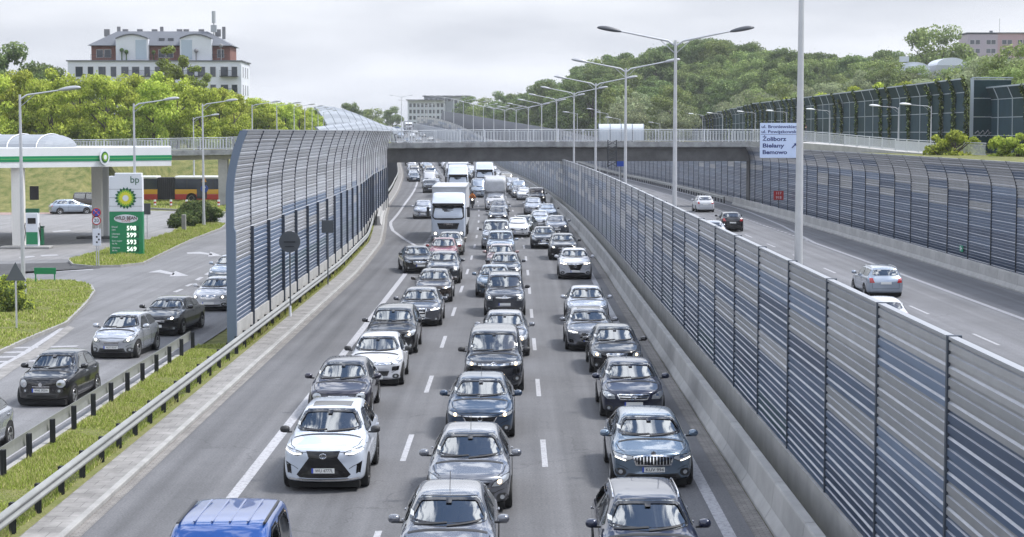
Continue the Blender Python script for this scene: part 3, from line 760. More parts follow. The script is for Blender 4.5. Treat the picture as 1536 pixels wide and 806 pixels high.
def paving(name, col, sx_, sy_):
    m, nt, b = newmat(name); b.inputs['Roughness'].default_value = .85
    uv = N(nt, 'ShaderNodeUVMap'); bk = N(nt, 'ShaderNodeTexBrick', i_Scale=1.0); bk.inputs['Brick Width'].default_value = sx_; bk.inputs['Row Height'].default_value = sy_; bk.inputs['Mortar Size'].default_value = .008
    bk.inputs['Color1'].default_value = (*col, 1); bk.inputs['Color2'].default_value = tuple(c*.82 for c in col)+(1,); bk.inputs['Mortar'].default_value = tuple(c*.45 for c in col)+(1,)
    nt.links.new(uv.outputs[0], bk.inputs['Vector'])
    tc = N(nt, 'ShaderNodeTexCoord'); nz = N(nt, 'ShaderNodeTexNoise', i_Scale=1.4, i_Detail=7.0, i_Roughness=.7); nt.links.new(tc.outputs['Object'], nz.inputs['Vector'])
    r = N(nt, 'ShaderNodeMapRange'); r.inputs[1].default_value = .3; r.inputs[2].default_value = .7; r.inputs[3].default_value = .6; r.inputs[4].default_value = 1.2; nt.links.new(nz.outputs['Fac'], r.inputs[0])
    sc = N(nt, 'ShaderNodeVectorMath', operation='SCALE'); nt.links.new(bk.outputs['Color'], sc.inputs[0]); nt.links.new(r.outputs[0], sc.inputs['Scale']); nt.links.new(sc.outputs[0], b.inputs['Base Color'])
    return m
M['slabs'] = paving('paving_slabs', (.27, .26, .25), .5, .5)
M['setts'] = paving('paving_setts', (.24, .225, .21), .2, .1)
M['pink'] = paving('pink_paving', (.36, .25, .23), .4, .4)
def grassmat(name, c1, c2, sc=.5):
    m, nt, b = newmat(name); b.inputs['Roughness'].default_value = .95; b.inputs['Specular IOR Level'].default_value = .1
    tc = N(nt, 'ShaderNodeTexCoord'); n1 = N(nt, 'ShaderNodeTexNoise', i_Scale=sc, i_Detail=9.0, i_Roughness=.72); nt.links.new(tc.outputs['Object'], n1.inputs['Vector'])
    r = N(nt, 'ShaderNodeMapRange'); r.inputs[1].default_value = .34; r.inputs[2].default_value = .66; nt.links.new(n1.outputs['Fac'], r.inputs[0])
    mx = N(nt, 'ShaderNodeMix', data_type='RGBA'); mx.inputs[6].default_value = (*c1, 1); mx.inputs[7].default_value = (*c2, 1); nt.links.new(r.outputs[0], mx.inputs[0]); nt.links.new(mx.outputs[2], b.inputs['Base Color'])
    n2 = N(nt, 'ShaderNodeTexNoise', i_Scale=9.0, i_Detail=5.0); nt.links.new(tc.outputs['Object'], n2.inputs['Vector']); bp_ = N(nt, 'ShaderNodeBump', i_Strength=.8, i_Distance=.12); nt.links.new(n2.outputs['Fac'], bp_.inputs['Height']); nt.links.new(bp_.outputs[0], b.inputs['Normal'])
    return m
M['grass_ground'] = grassmat('grass_ground', (.075, .105, .03), (.24, .22, .095), 1.1)
M['soil'] = grassmat('grass_soil', (.13, .15, .045), (.20, .19, .085), 1.2)
def leafmat(name, col, tr=.35, var=.35):
    m, nt, b = newmat(name); nt.nodes.remove(b); out = nt.nodes['Material Output']
    oi = N(nt, 'ShaderNodeObjectInfo'); ge = N(nt, 'ShaderNodeNewGeometry')
    a = N(nt, 'ShaderNodeMapRange'); a.inputs[3].default_value = 1-var; a.inputs[4].default_value = 1+var; nt.links.new(ge.outputs['Random Per Island'], a.inputs[0])
    a2 = N(nt, 'ShaderNodeMapRange'); a2.inputs[3].default_value = .82; a2.inputs[4].default_value = 1.18; nt.links.new(oi.outputs['Random'], a2.inputs[0])
    q = N(nt, 'ShaderNodeMath', operation='MULTIPLY'); nt.links.new(a.outputs[0], q.inputs[0]); nt.links.new(a2.outputs[0], q.inputs[1])
    sc = N(nt, 'ShaderNodeVectorMath', operation='SCALE'); sc.inputs[0].default_value = col; nt.links.new(q.outputs[0], sc.inputs['Scale'])
    hs = N(nt, 'ShaderNodeHueSaturation'); h = N(nt, 'ShaderNodeMapRange'); h.inputs[3].default_value = .492; h.inputs[4].default_value = .512; nt.links.new(oi.outputs['Random'], h.inputs[0]); nt.links.new(h.outputs[0], hs.inputs['Hue']); nt.links.new(sc.outputs[0], hs.inputs['Color'])
    d = N(nt, 'ShaderNodeBsdfDiffuse'); t = N(nt, 'ShaderNodeBsdfTranslucent'); mx = N(nt, 'ShaderNodeMixShader'); mx.inputs[0].default_value = tr
    nt.links.new(hs.outputs[0], d.inputs[0]); nt.links.new(hs.outputs[0], t.inputs[0]); nt.links.new(d.outputs[0], mx.inputs[1]); nt.links.new(t.outputs[0], mx.inputs[2]); nt.links.new(mx.outputs[0], out.inputs[0])
    return m
M['leaf_bright'] = leafmat('leaf_bright', (.23, .30, .042)); M['leaf_bright2'] = leafmat('leaf_bright_lit', (.46, .52, .095))  # second tone of each crown pair: painted highlight for upper leaves
M['leaf_dark'] = leafmat('leaf_dark', (.125, .18, .066)); M['leaf_dark2'] = leafmat('leaf_dark_lit', (.23, .29, .115))
M['leaf_mid'] = leafmat('leaf_mid', (.19, .25, .085)); M['leaf_mid2'] = leafmat('leaf_mid_light', (.31, .37, .14))
M['leaf_pale'] = leafmat('leaf_willow', (.24, .28, .155)); M['leaf_pale2'] = leafmat('leaf_willow_lit', (.34, .37, .21))
M['blade'] = leafmat('grass_blade', (.30, .345, .08), .4, .5); M['blade_dry'] = leafmat('grass_blade_dry', (.50, .46, .22), .4, .4)
M['ivy'] = leafmat('ivy_leaf', (.05, .075, .022)); M['juniper'] = leafmat('juniper', (.085, .13, .045)); M['juniper2'] = leafmat('juniper_lit', (.17, .21, .075))
M['bark'] = pb('bark', (.06, .05, .04), .9, noise=.3)
# ------------------------------------------------------------------ terrain
def sm(t): t = min(max(t, 0), 1); return t*t*(3-2*t)
RIDGE = [(640, 168), (690, 165), (760, 150), (800, 128), (830, 104), (870, 86), (920, 76), (1000, 62), (1060, 56), (1120, 60), (1200, 74), (1280, 80), (1340, 80), (1450, 84), (1536, 88), (1800, 92)]
def ridge_y(px):
    if px <= RIDGE[0][0]: return RIDGE[0][1]
    for (a, ya), (b, yb) in zip(RIDGE[:-1], RIDGE[1:]):
        if px <= b: return lerp(ya, yb, (px-a)/(b-a))
    return RIDGE[-1][1]
def terr(x, d):
    r = x-sx(d); base = sz(d); z = base
    if r > 26.9:
        top = max(6.0, base+1); z = lerp(base, top, sm((r-26.9)/.3))
        if d > 360:
            px = 773+x*2790/d; tgt = 8.05+(198-ridge_y(px))*560/2790-13.4-1.5*sm((px-1080)/120)
            ds_ = 375+112*sm((74-x)/24); t = sm((d-ds_)/(552-ds_))*sm((r-30)/26 if d < 520 else (r-28)/14)
            z += max(tgt-z, 0)*t
            if d > 600: z -= max(z-9, 0)*sm((d-600)/300)
    if r < -15.2:
        a = sm((d-223)/16)*sm((-15.2-r)/.6); b = sm((d-185)/17)*sm((-42-x)/3) if d < 240 else 0
        z = base+max(a, b)*max(5.7-base*.6, .8)
    return z
rs = sorted(set([-900, -600, -400, -300, -220, -170, -140, -120]+[-100+4*i for i in range(15)]+[-44, -42.5, -41, -39.5, -38, -34, -28, -22, -18, -16.5, -15.9, -15.6, -15.2, -14.8, -12, -8, -4, 0, 6.2, 12, 20, 26.7, 26.9, 27.0, 27.2, 27.5, 30, 33, 36, 40, 44, 48]+[50+6*i for i in range(30)]+[240, 270, 310, 380, 500, 700, 1000]))
ds = sorted(set([-60, -20, 20, 60, 90, 120, 150, 170, 180]+[183+2*i for i in range(32)]+[250+8*i for i in range(50)]+[660, 700, 760, 850, 1000, 1300, 1800, 2500]))
g = MB()
for d in ds:
    for r in rs:
        xx = sx(min(d, 900))+r*(1 if d < 1200 else 1.6); g.v.append((xx, d, (terr(xx, d) if d < 1200 else 8.4)-.035))
nr = len(rs)
for i in range(len(ds)-1):
    for j in range(nr-1): g.f.append((i*nr+j, i*nr+j+1, (i+1)*nr+j+1, (i+1)*nr+j)); g.m.append(0)
go = g.build('ground', M['grass_ground'], smooth=30); tag(go, kind='structure')
def ribbon_road(name, mat, r0, r1, d0, d1, z=0.0, step=4.0, kind='structure', pts=None):
    mb = MB(); n = int((d1-d0)/step); vs = []; uvs = []
    f0 = r0 if callable(r0) else (lambda d: r0); f1 = r1 if callable(r1) else (lambda d: r1)
    for i in range(n+1):
        d = lerp(d0, d1, i/n)
        for f in (f0, f1): mb.v.append(tuple(road(f(d), d, z))); uvs.append((f(d), d))
    for i in range(n): mb.f.append((2*i, 2*i+1, 2*i+3, 2*i+2)); mb.m.append(0)
    me = mb.mesh(name, mat); uvl = me.uv_layers.new(name='UVMap')
    for lp in me.loops: uvl.data[lp.index].uv = uvs[lp.vertex_index]
    o = link(name, me); tag(o, kind=kind); return o
def interp(tab):
    def f(d):
        if d <= tab[0][0]: return tab[0][1]
        for (a, u), (b, v) in zip(tab[:-1], tab[1:]):
            if d <= b: return lerp(u, v, (d-a)/(b-a))
        return tab[-1][1]
    return f
kerb_r = interp([(0, -8.85), (105, -9.0), (135, -9.6), (175, -11.6), (205, -12.7), (290, -13.6), (420, -13.8)])
ribbon_road('motorway', M['road'], kerb_r, 4.78, 2, 760)
ribbon_road('opposite_carriageway', M['road2'], 8.6, 26.9, 2, 760)
ribbon_road('median_strip', M['setts'], 6.7, 8.6, 2, 760, .004)
ribbon_road('gutter_paving', M['setts'], 4.78, 5.14, 2, 500, .006)
ribbon_road('kerb_paving', M['slabs'], lambda d: kerb_r(d)-.86, lambda d: kerb_r(d)-.14, 2, 500, .105)
ribbon_road('kerb_gutter', M['setts'], lambda d: kerb_r(d), lambda d: kerb_r(d)+.24, 2, 500, .006)
def flat_poly(name, pts, mat, z, kind='structure', thick=0, mats=None):
    mb = MB(); mb.poly([(p[0], p[1], z) for p in pts], 0)
    if thick:
        k = len(pts)
        for i in range(k):
            a, b = pts[i], pts[(i+1) % k]; mb.quad((a[0], a[1], z-thick), (b[0], b[1], z-thick), (b[0], b[1], z), (a[0], a[1], z), 0)
    me = mb.mesh(name, mat); fix_normals(me)
    uvl = me.uv_layers.new(name='UVMap')
    for lp in me.loops: co = me.vertices[lp.vertex_index].co; uvl.data[lp.index].uv = (co.x, co.y)
    o = link(name, me); tag(o, kind=kind); return o
# left side: slip road, forecourt, bus road
flat_poly('slip_road', [(-75, 5), (-11.9, 5), (-11.9, 70), (-11.4, 150), (-13.6, 186), (-75, 186)], M['slip'], 0)
flat_poly('bus_road', [(-140, 206), (-13, 206), (-15, 222), (-140, 222)], M['band'], -.012)
P2 = lambda l: [tuple(G(*p).xy) for p in l]
flat_poly('forecourt', P2([(-60, 322), (215, 316), (345, 318), (345, 334), (300, 333), (250, 355), (140, 388), (-200, 397)]), M['court'], .004)
flat_poly('forecourt_apron', P2([(-160, 400), (150, 393), (150, 403), (-160, 424)]), M['band'], .006)
flat_poly('pink_pavement', P2([(-150, 319), (76, 314), (80, 321), (-150, 326)]), M['pink'], .02)
# kerbs
def kerb(path, name='kerb', wd=.14, h=.11, mat='concrete'):
    mb = MB(); mb.sweep(path, [(wd/2, 0), (wd/2, h-.02), (wd/2-.02, h), (-wd/2, h), (-wd/2, 0)], caps=False); o = mb.build(name, M[mat]); tag(o, kind='structure'); return o
kerb([road(kerb_r(d)-.07, d) for d in np.arange(6, 500, 4.0)])
kerb([Vector((-12.05, d, 0)) for d in np.arange(6, 70, 4.0)])
# verge between the two guard rails, and the strip at the foot of the wall
flat_poly('verge', [(-11.98, 5), (-9.72, 5), (-9.86, 105), (-10.4, 128), (-11.4, 150), (-13.0, 185), (-13.4, 185), (-11.3, 135), (-10.6, 110), (-10.45, 69), (-11.98, 69)], M['soil'], .10)
isl1 = P2([(-130, 445), (-30, 428), (40, 424), (112, 424), (136, 431), (141, 440), (128, 458), (98, 488), (40, 512), (-30, 545), (-130, 560)])
isl2 = P2([(104, 393), (132, 384), (190, 371), (250, 354), (276, 342), (318, 336), (338, 338), (332, 344), (285, 362), (238, 385), (214, 397), (180, 401), (140, 402), (110, 399)])
isl3 = P2([(214, 313), (344, 320), (400, 322), (400, 303), (214, 301)])
for nm, isl in (('grass_island', isl1), ('grass_island', isl2), ('grass_island', isl3)):
    flat_poly(nm, isl, M['soil'], .12, thick=.12)
    kerb([Vector((*p, 0)) for p in isl+[isl[0]]], h=.135)
# hatched paved footpath along the near island
flat_poly('island_path', P2([(-60, 592), (8, 548), (60, 520), (101, 489), (112, 492), (70, 526), (20, 556), (-40, 600)]), M['slabs'], .012)
# ------------------------------------------------------------------ markings
def stripe(pts, wd, name='lane_marking', z=.005, rel=True):
    mb = MB(); k = [road(r, d, z) if rel else Vector((r, d, z)) for r, d in pts]
    mb.sweep(k, [(wd/2, 0), (-wd/2, 0)]); o = mb.build(name, M['paintline'], fixn=False); tag(o, kind='structure'); return o
def dashes(r, d0, d1, ln, per, wd, name='lane_dashes'):
    mb = MB(); d = d0
    while d < d1: mb.quad(road(r-wd/2, d, .005), road(r+wd/2, d, .005), road(r+wd/2, d+ln, .005), road(r-wd/2, d+ln, .005)); d += per
    o = mb.build(name, M['paintline'], fixn=False); tag(o, kind='structure'); return o
stripe([(-6.25, d) for d in range(4, 127, 4)]+[(-6.7, 130), (-8.2, 140), (-9.7, 152), (-10.3, 160)]+[(-10.6-.4*sm((d-160)/60), d) for d in range(166, 560, 6)], .26, 'edge_line')
stripe([(4.28, d) for d in range(4, 560, 5)], .26, 'edge_line')
y0 = G(610, 692).y
dashes(-2.76, y0-24, 600, 4.0, 12.0, .14); dashes(.72, y0-24.8, 600, 4.0, 12.0, .14)
dashes(-6.3, 128, 152, 1.0, 2.0, .24); dashes(-6.3, 156, 420, 2.0, 6.0, .14)
stripe([(21.9, d) for d in range(30, 136, 5)]+[(22.3, 142), (23.4, 160), (24.4, 185)]+[(24.6, d) for d in range(195, 560, 6)], .26, 'edge_line')
stripe([(10.6, d) for d in range(30, 560, 5)], .26, 'edge_line')
dashes(14.6, 30, 500, 4, 12, .14); dashes(18.3, 34, 500, 4, 12, .14); dashes(21.9, 138, 300, 1, 2, .22)
def gpoly(px, name='road_arrow'):
    mb = MB()
    for poly in px: mb.poly([tuple(G(*p))[:2]+(.006,) for p in poly])
    o = mb.build(name, M['paintline'], fixn=False); tag(o, kind='structure')
gpoly([[(222, 409), (240, 405), (262, 410), (260, 413), (238, 409)], [(263, 407), (283, 414), (254, 415)]])
gpoly([[(280, 379), (300, 378), (318, 381), (318, 383), (300, 381), (281, 381)], [(316, 378), (333, 384), (312, 385)]])
for q in ([(259, 438), (270, 434), (276, 434), (265, 439)], [(277, 429), (285, 426), (291, 426), (282, 430)], [(292, 420), (300, 416), (306, 416), (298, 421)], [(306, 412), (316, 407), (321, 407), (313, 413)]): gpoly([q], 'lane_dashes')
gpoly([[(30, 408), (140, 403), (140, 405), (30, 411)]], 'give_way_line')
for (a, b) in (((28, 386), (50, 384)), ((60, 383), (85, 382)), ((78, 347), (104, 345))): gpoly([[(a[0], a[1]), (b[0], b[1]), (b[0]+3, b[1]+1.5), (a[0]+3, a[1]+1.7)]], 'bay_marking')
hm = MB()
for i in range(9):     # hatched area at the slip road's left edge
    d = 56.5+i*1.5; x0 = -19.8+.14*i; hm.poly([(x0-1.2, d, .006), (x0+2.2, d+.9, .006), (x0+2.2, d+1.35, .006), (x0-1.2, d+.45, .006)])
ho = hm.build('hatched_marking', M['paintline'], fixn=False); tag(ho, kind='structure')
stripe([(-17.35, 40), (-17.5, 56), (-17.8, 66), (-18.6, 76)], .24, 'edge_line', rel=False)
stripe([(-12.6, 20), (-12.6, 69)], .14, 'edge_line', rel=False)
# ------------------------------------------------------------------ grass blades
def in_poly(poly, n, rng):
    P = np.array(poly); lo, hi = P.min(0), P.max(0); out = []
    while len(out) < n:
        q = rng.uniform(lo, hi, (n, 2))
        c = np.zeros(len(q), bool); j = len(P)-1
        for i in range(len(P)):
            xi, yi = P[i]; xj, yj = P[j]
            m_ = ((yi > q[:, 1]) != (yj > q[:, 1])) & (q[:, 0] < (xj-xi)*(q[:, 1]-yi)/(yj-yi+1e-12)+xi); c ^= m_; j = i
        out += list(q[c])
    return np.array(out[:n])
def blades(name, poly, n, h, wd, z=.10, dry=.25, patch=1.0):
    rng = np.random.default_rng(len(name)*31+n)
    q = in_poly(poly, n, rng)
    # tufts: pull blades together and vary their height over the strip
    pn = (np.sin(q[:, 0]*3.1+np.sin(q[:, 1]*1.3)*2)+np.sin(q[:, 1]*2.3+q[:, 0]*1.7)+np.sin(q[:, 1]*.71+1.3)*.8)/2.8
    hh = h*np.clip(.55+.55*pn, .12, 1.4)*rng.uniform(.6, 1.3, n); a = rng.uniform(0, 2*PI, n)
    kp = (pn > -.42) | (rng.random(n) < .22); hh = np.where(kp, hh, hh*.12)
    lean = rng.uniform(.1, .65, n)*hh; b = rng.uniform(0, 2*PI, n)
    w_ = wd*rng.uniform(.6, 1.3, n)
    base = np.c_[q, np.full(n, z)]; dx = np.c_[np.cos(a)*w_, np.sin(a)*w_, np.zeros(n)]
    tip = base+np.c_[np.cos(b)*lean, np.sin(b)*lean, hh]
    V = np.empty((n*3, 3)); V[0::3] = base-dx; V[1::3] = base+dx; V[2::3] = tip
    me = bpy.data.meshes.new(name); me.from_pydata(V.tolist(), [], [(3*i, 3*i+1, 3*i+2) for i in range(n)])
    me.materials.append(M['blade']); me.materials.append(M['blade_dry']); me.polygons.foreach_set('material_index', (rng.random(n)+pn*-.25 < dry).astype(np.int32))
    o = link(name, me); tag(o, kind='stuff'); return o
blades('verge_grass', [(-11.85, 28), (-9.95, 28), (-10.0, 69), (-11.85, 69)], 70000, .15, .016)
blades('wall_foot_grass', [(-10.45, 69), (-9.95, 69), (-10.0, 104), (-10.5, 126), (-11.4, 148), (-11.8, 148), (-10.8, 120), (-10.6, 104)], 16000, .30, .03)
blades('island_grass', isl1, 32000, .15, .03, .12, .2)
blades('island_grass', isl2, 34000, .22, .03, .12, .2)
blades('island_grass', isl3, 14000, .25, .05, .12, .2)
# ------------------------------------------------------------------ noise walls
def alu(name, col): return pb(name, col, .36, .45, noise=.10, nscale=1.1)
PAN = [alu('panel_silver', (.43, .43, .44)), alu('panel_grey', (.33, .335, .345)), alu('panel_steel_blue', (.17, .23, .34)), alu('panel_blue', (.085, .13, .215)), alu('panel_navy', (.048, .08, .145)), alu('panel_pale', (.55, .56, .585)), alu('panel_teal', (.06, .115, .155))]
def wall_profile(h0, h1, bend_from, bend, n=12):
    pr = [(0, h0), (0, bend_from)] if bend else [(0, h0), (0, h1)]
    if bend:
        for i in range(1, n+1):
            t = i/n; pr.append((bend*t*t, lerp(bend_from, h1, t)))
    return pr
def along(pr, pitch):
    """points (offset, height, normal) each pitch along a profile"""
    seg = [(Vector(a), Vector(b)) for a, b in zip(pr[:-1], pr[1:])]; tot = sum((b-a).length for a, b in seg); n = max(1, round(tot/pitch)); out = []
    for i in range(n+1):
        s = tot*i/n
        for a, b in seg:
            l = (b-a).length
            if s <= l+1e-6: p = a.lerp(b, s/l); t = (b-a).normalized(); out.append((p.x, p.y, Vector((t.y, -t.x)))); break
            s -= l
    return out
def make_wall(name, label, cat, joints, toward, prof, pitch, pick, post, plinth, seed, cap='panel_pale', grp=None, rib=.028):
    """joints: foot points of the posts; toward: +1/-1 side (x) that carries the ribs"""
    rng = random.Random(seed)
    mid = joints[len(joints)//2]; root = empty(name, joints[0]); org = Vector(joints[0]); tag(root, label, cat, grp)
    rb = along(prof, pitch); H0, H1 = rb[0][1], rb[-1][1]
    rows = len(rb)-1
    for i in range(len(joints)-1):
        a, b = Vector(joints[i])-org, Vector(joints[i+1])-org
        t = (b-a); t.z = 0; t.normalize(); side = Vector((t.y, -t.x, 0))
        if side.x*toward < 0: side = -side
        a2, b2 = a+t*.045, b-t*.045
        if (b2-a2).length < .1: continue
        mb = MB(); P = lambda q, o, h: q+side*o+Vector((0, 0, h))
        cols = pick(rng, i, rows)
        for k in range(rows):
            o0, h0, n0 = rb[k]; o1, h1, n1 = rb[k+1]
            def at(f, e): o = lerp(o0, o1, f); h = lerp(h0, h1, f); return o+n0.x*e, h+n0.y*e
            cm_ = cols[k]; jt = (rows-k) % 3 == 0; w0 = .62 if jt else .71; pts = [at(0, 0), at(.10, rib), at(w0, rib), at(.80, .0), at(1, 0)]
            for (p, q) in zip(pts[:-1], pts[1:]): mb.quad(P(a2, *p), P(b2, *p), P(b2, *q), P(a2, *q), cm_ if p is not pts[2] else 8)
        th = -.10
        bk = [rb[0], rb[rows//2], rb[rows*3//4], rb[rows*7//8], rb[-1]]
        for p, q in zip(bk[:-1], bk[1:]): mb.quad(P(b2, p[0]+th, p[1]), P(a2, p[0]+th, p[1]), P(a2, q[0]+th, q[1]), P(b2, q[0]+th, q[1]), 1)
        for q_ in (a2, b2):
            for p, q in zip(bk[:-1], bk[1:]): mb.quad(P(q_, p[0]+th, p[1]), P(q_, p[0], p[1]), P(q_, q[0], q[1]), P(q_, q[0]+th, q[1]), 1)
        o1, h1, n1 = rb[-1]
        c0 = P((a2+b2)/2, o1-.03, h1+.02); L_ = (b2-a2).length
        mb.box(c0, (.13, L_, .045), 7, math.atan2(-t.x, t.y))
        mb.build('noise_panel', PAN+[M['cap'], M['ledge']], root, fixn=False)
    post(root, joints, org, toward, rb)
    if plinth:
        pm = MB(); pj = [Vector(j)-org for j in joints]
        pm.sweep(pj, [(.09, 0), (.09, H0), (-.09, H0), (-.09, 0)], closed_prof=True, caps=True); pm.build('concrete_plinth', M['concrete_pale'], root)
    return root
M['ledge'] = pb('panel_ledge_glint', (.36, .375, .41), .42, .35, noise=.15, nscale=2)  # rib ledges paler than the panels: sky glint put into the colour
M['cap'] = pb('wall_cap', (.36, .37, .39), .45, .5)
def side_of(joints, i, toward):
    a = Vector(joints[max(i-1, 0)]); b = Vector(joints[min(i+1, len(joints)-1)]); t = (b-a); t.z = 0; t.normalize(); s = Vector((t.y, -t.x, 0))
    if s.x*toward < 0: s = -s
    return t, s
def post_plain(mat, proud=.055, wd=.10, top=None):
    def f(root, joints, org, toward, rb):
        for i, j in enumerate(joints):
            t, s = side_of(joints, i, toward); q = Vector(j)-org; mb = MB()
            ring = rb[::max(1, len(rb)//16)]+[rb[-1]]; pts = [(0, 0)]+[(o, h) for o, h, _ in ring]
            if len(joints) > 2 and i == len(joints)-1: pass
            n = len(mb.v)
            for o, h in pts:
                for (u, e) in ((-wd/2, proud), (wd/2, proud), (wd/2, -.16), (-wd/2, -.16)): mb.v.append(tuple(q+t*u+s*(o+e)+Vector((0, 0, h+(.055 if h > 4.9 else 0)))))
            for k in range(len(pts)-1):
                for c in range(4): mb.f.append((n+4*k+c, n+4*k+(c+1) % 4, n+4*k+4+(c+1) % 4, n+4*k+4+c)); mb.m.append(0)
            k = len(pts)-1; mb.f.append((n+4*k, n+4*k+1, n+4*k+2, n+4*k+3)); mb.m.append(0)
            mb.build('wall_post', M[mat], root)
    return f
def joints_line(fx, d0, d1, step, z=0.0):
    out = []; d = d0
    while d <= d1+1e-6: out.append(road(fx(d), d, z)); d += step
    return out
def cassettes(table):
    """one cassette is three ribs; table lists the colours open to each cassette from the top down"""
    def f(rng, i, rows):
        n = (rows+2)//3; cs = []; prev = None
        for k in range(n):
            ch = table[min(k, len(table)-1)]; c = rng.choice(ch)
            if k in (1, 2, 3, 4) and c == prev: c = rng.choice(ch)
            cs.append(c); prev = c
        cols = []
        for c in cs: cols += [c]*3
        cols = cols[:rows]; cols.reverse(); return cols
    return f
pick_median = cassettes([(0, 1), (3, 0, 2, 1), (0, 1, 4), (3, 4, 1), (1, 0, 3, 2), (3, 4, 3), (6, 3, 4), (4, 3, 6), (4, 4, 3)])
pick_left = cassettes([(0,), (0, 5), (0, 5), (0, 5), (0, 1), (0, 5), (0, 5), (0, 2), (2, 0), (0, 1, 2), (2, 3), (3, 2), (3, 6), (3, 4), (4, 3)])
pick_right = cassettes([(1,), (1, 1, 3), (1, 0), (3, 1, 2), (1, 3, 4), (4, 3, 1), (3, 4), (4, 3), (4,), (4, 3), (4,), (4,)])
# median wall
JM = joints_line(lambda d: 6.25, 11.0, 440, 5.2)
make_wall('noise_wall', 'long straight silver and blue ribbed noise wall between the two carriageways', 'noise wall', JM, -1, wall_profile(.82, 5.08, 0, 0), .168, pick_median, post_plain('post_grey', .05, .09), True, 3)
JM2 = joints_line(lambda d: 6.25, 441, 700, 8.6)
make_wall('noise_wall', 'far grey noise wall climbing along the motorway beyond the bridge', 'noise wall', JM2, -1, wall_profile(.95, 5.08, 0, 0), .25, pick_median, post_plain('post_grey', .05, .09), True, 4)
# right wall, leaning over the opposite carriageway at its top
JR = joints_line(lambda d: 26.55, 62, 470, 5.2)
make_wall('noise_wall', 'dark ribbed noise wall with curved top behind the concrete barrier on the far right', 'noise wall', JR, -1, wall_profile(.55, 6.45, 4.7, .62), .168, pick_right, post_plain('dark_steel', .06, .10), True, 5)
# left wall
lw = interp([(60, -10.42), (104, -10.55), (132, -10.95), (165, -12.1), (199, -12.55)])
JL = [road(lw(d), d) for d in [68.2+5.03*i for i in range(27)]]
def post_left(root, joints, org, toward, rb):
    for i, j in enumerate(joints):
        t, s = side_of(joints, i, toward); q = Vector(j)-org; mb = MB()
        # thick dark H-section up to mid height, a thin curved rib above it
        hz_ = 4.35
        mb.box(q+s*.06+Vector((0, 0, hz_/2)), (.18, .15, hz_), 0, math.atan2(-t.x, t.y))
        pts = [(o, h) for o, h, _ in rb if h > hz_-.1]
        n = len(mb.v)
        for o, h in pts:
            for (u, e) in ((-.035, .06), (.035, .06), (.035, -.14), (-.035, -.14)): mb.v.append(tuple(q+t*u+s*(o+e)+Vector((0, 0, h))))
        for k in range(len(pts)-1):
            for c in range(4): mb.f.append((n+4*k+c, n+4*k+(c+1) % 4, n+4*k+4+(c+1) % 4, n+4*k+4+c)); mb.m.append(0)
        k = len(pts)-1; mb.f.append((n+4*k, n+4*k+1, n+4*k+2, n+4*k+3)); mb.m.append(0)
        mb.build('wall_post', M['post_slate'], root)
    t, s = side_of(joints, 0, toward); q = Vector(joints[0])-org; mb = MB()
    pts = [(0, 0)]+[(o, h) for o, h, _ in rb]; n = 0
    for o, h in pts:
        dp = .20 if h < 4.4 else .14
        for (u, e) in ((-.26, dp), (-.06, dp), (-.06, -.14), (-.26, -.14)): mb.v.append(tuple(q+t*u+s*(o+e)+Vector((0, 0, h))))
    for k in range(len(pts)-1):
        for c in range(4): mb.f.append((4*k+c, 4*k+(c+1) % 4, 4*k+4+(c+1) % 4, 4*k+4+c)); mb.m.append(0)
    k = len(pts)-1; mb.f.append((4*k, 4*k+1, 4*k+2, 4*k+3)); mb.m.append(0)
    mb.build('end_post', M['end_blue'], root)
M['post_slate'] = pb('wall_post_slate', (.05, .062, .085), .5, .3)
M['end_blue'] = pb('end_post_blue_grey', (.14, .18, .24), .5, .3)
make_wall('noise_wall', 'tall curved silver noise wall fading to blue at its foot beside the slip road', 'noise wall', JL, 1, wall_profile(.95, 8.1, 5.6, .55), .165, pick_left, post_left, True, 6)
# dark wall beyond the bridge on the left
JL2 = joints_line(lambda d: -15.0, 207, 470, 3.6)
def post_dark(root, joints, org, toward, rb):
    for i, j in enumerate(joints):
        t, s = side_of(joints, i, toward); q = Vector(j)-org; mb = MB(); mb.box(q+s*.1+Vector((0, 0, 2.9)), (.34, .22, 5.8), 0, math.atan2(-t.x, t.y)); mb.build('wall_post', M['dark_steel'], root)
make_wall('noise_wall', 'grey noise wall with close dark posts under the left end of the bridge', 'noise wall', JL2, 1, wall_profile(.6, 5.7, 0, 0), .2, lambda r, i, n: [r.choice((1, 0, 2, 1)) for _ in range(n)], post_dark, True, 7)
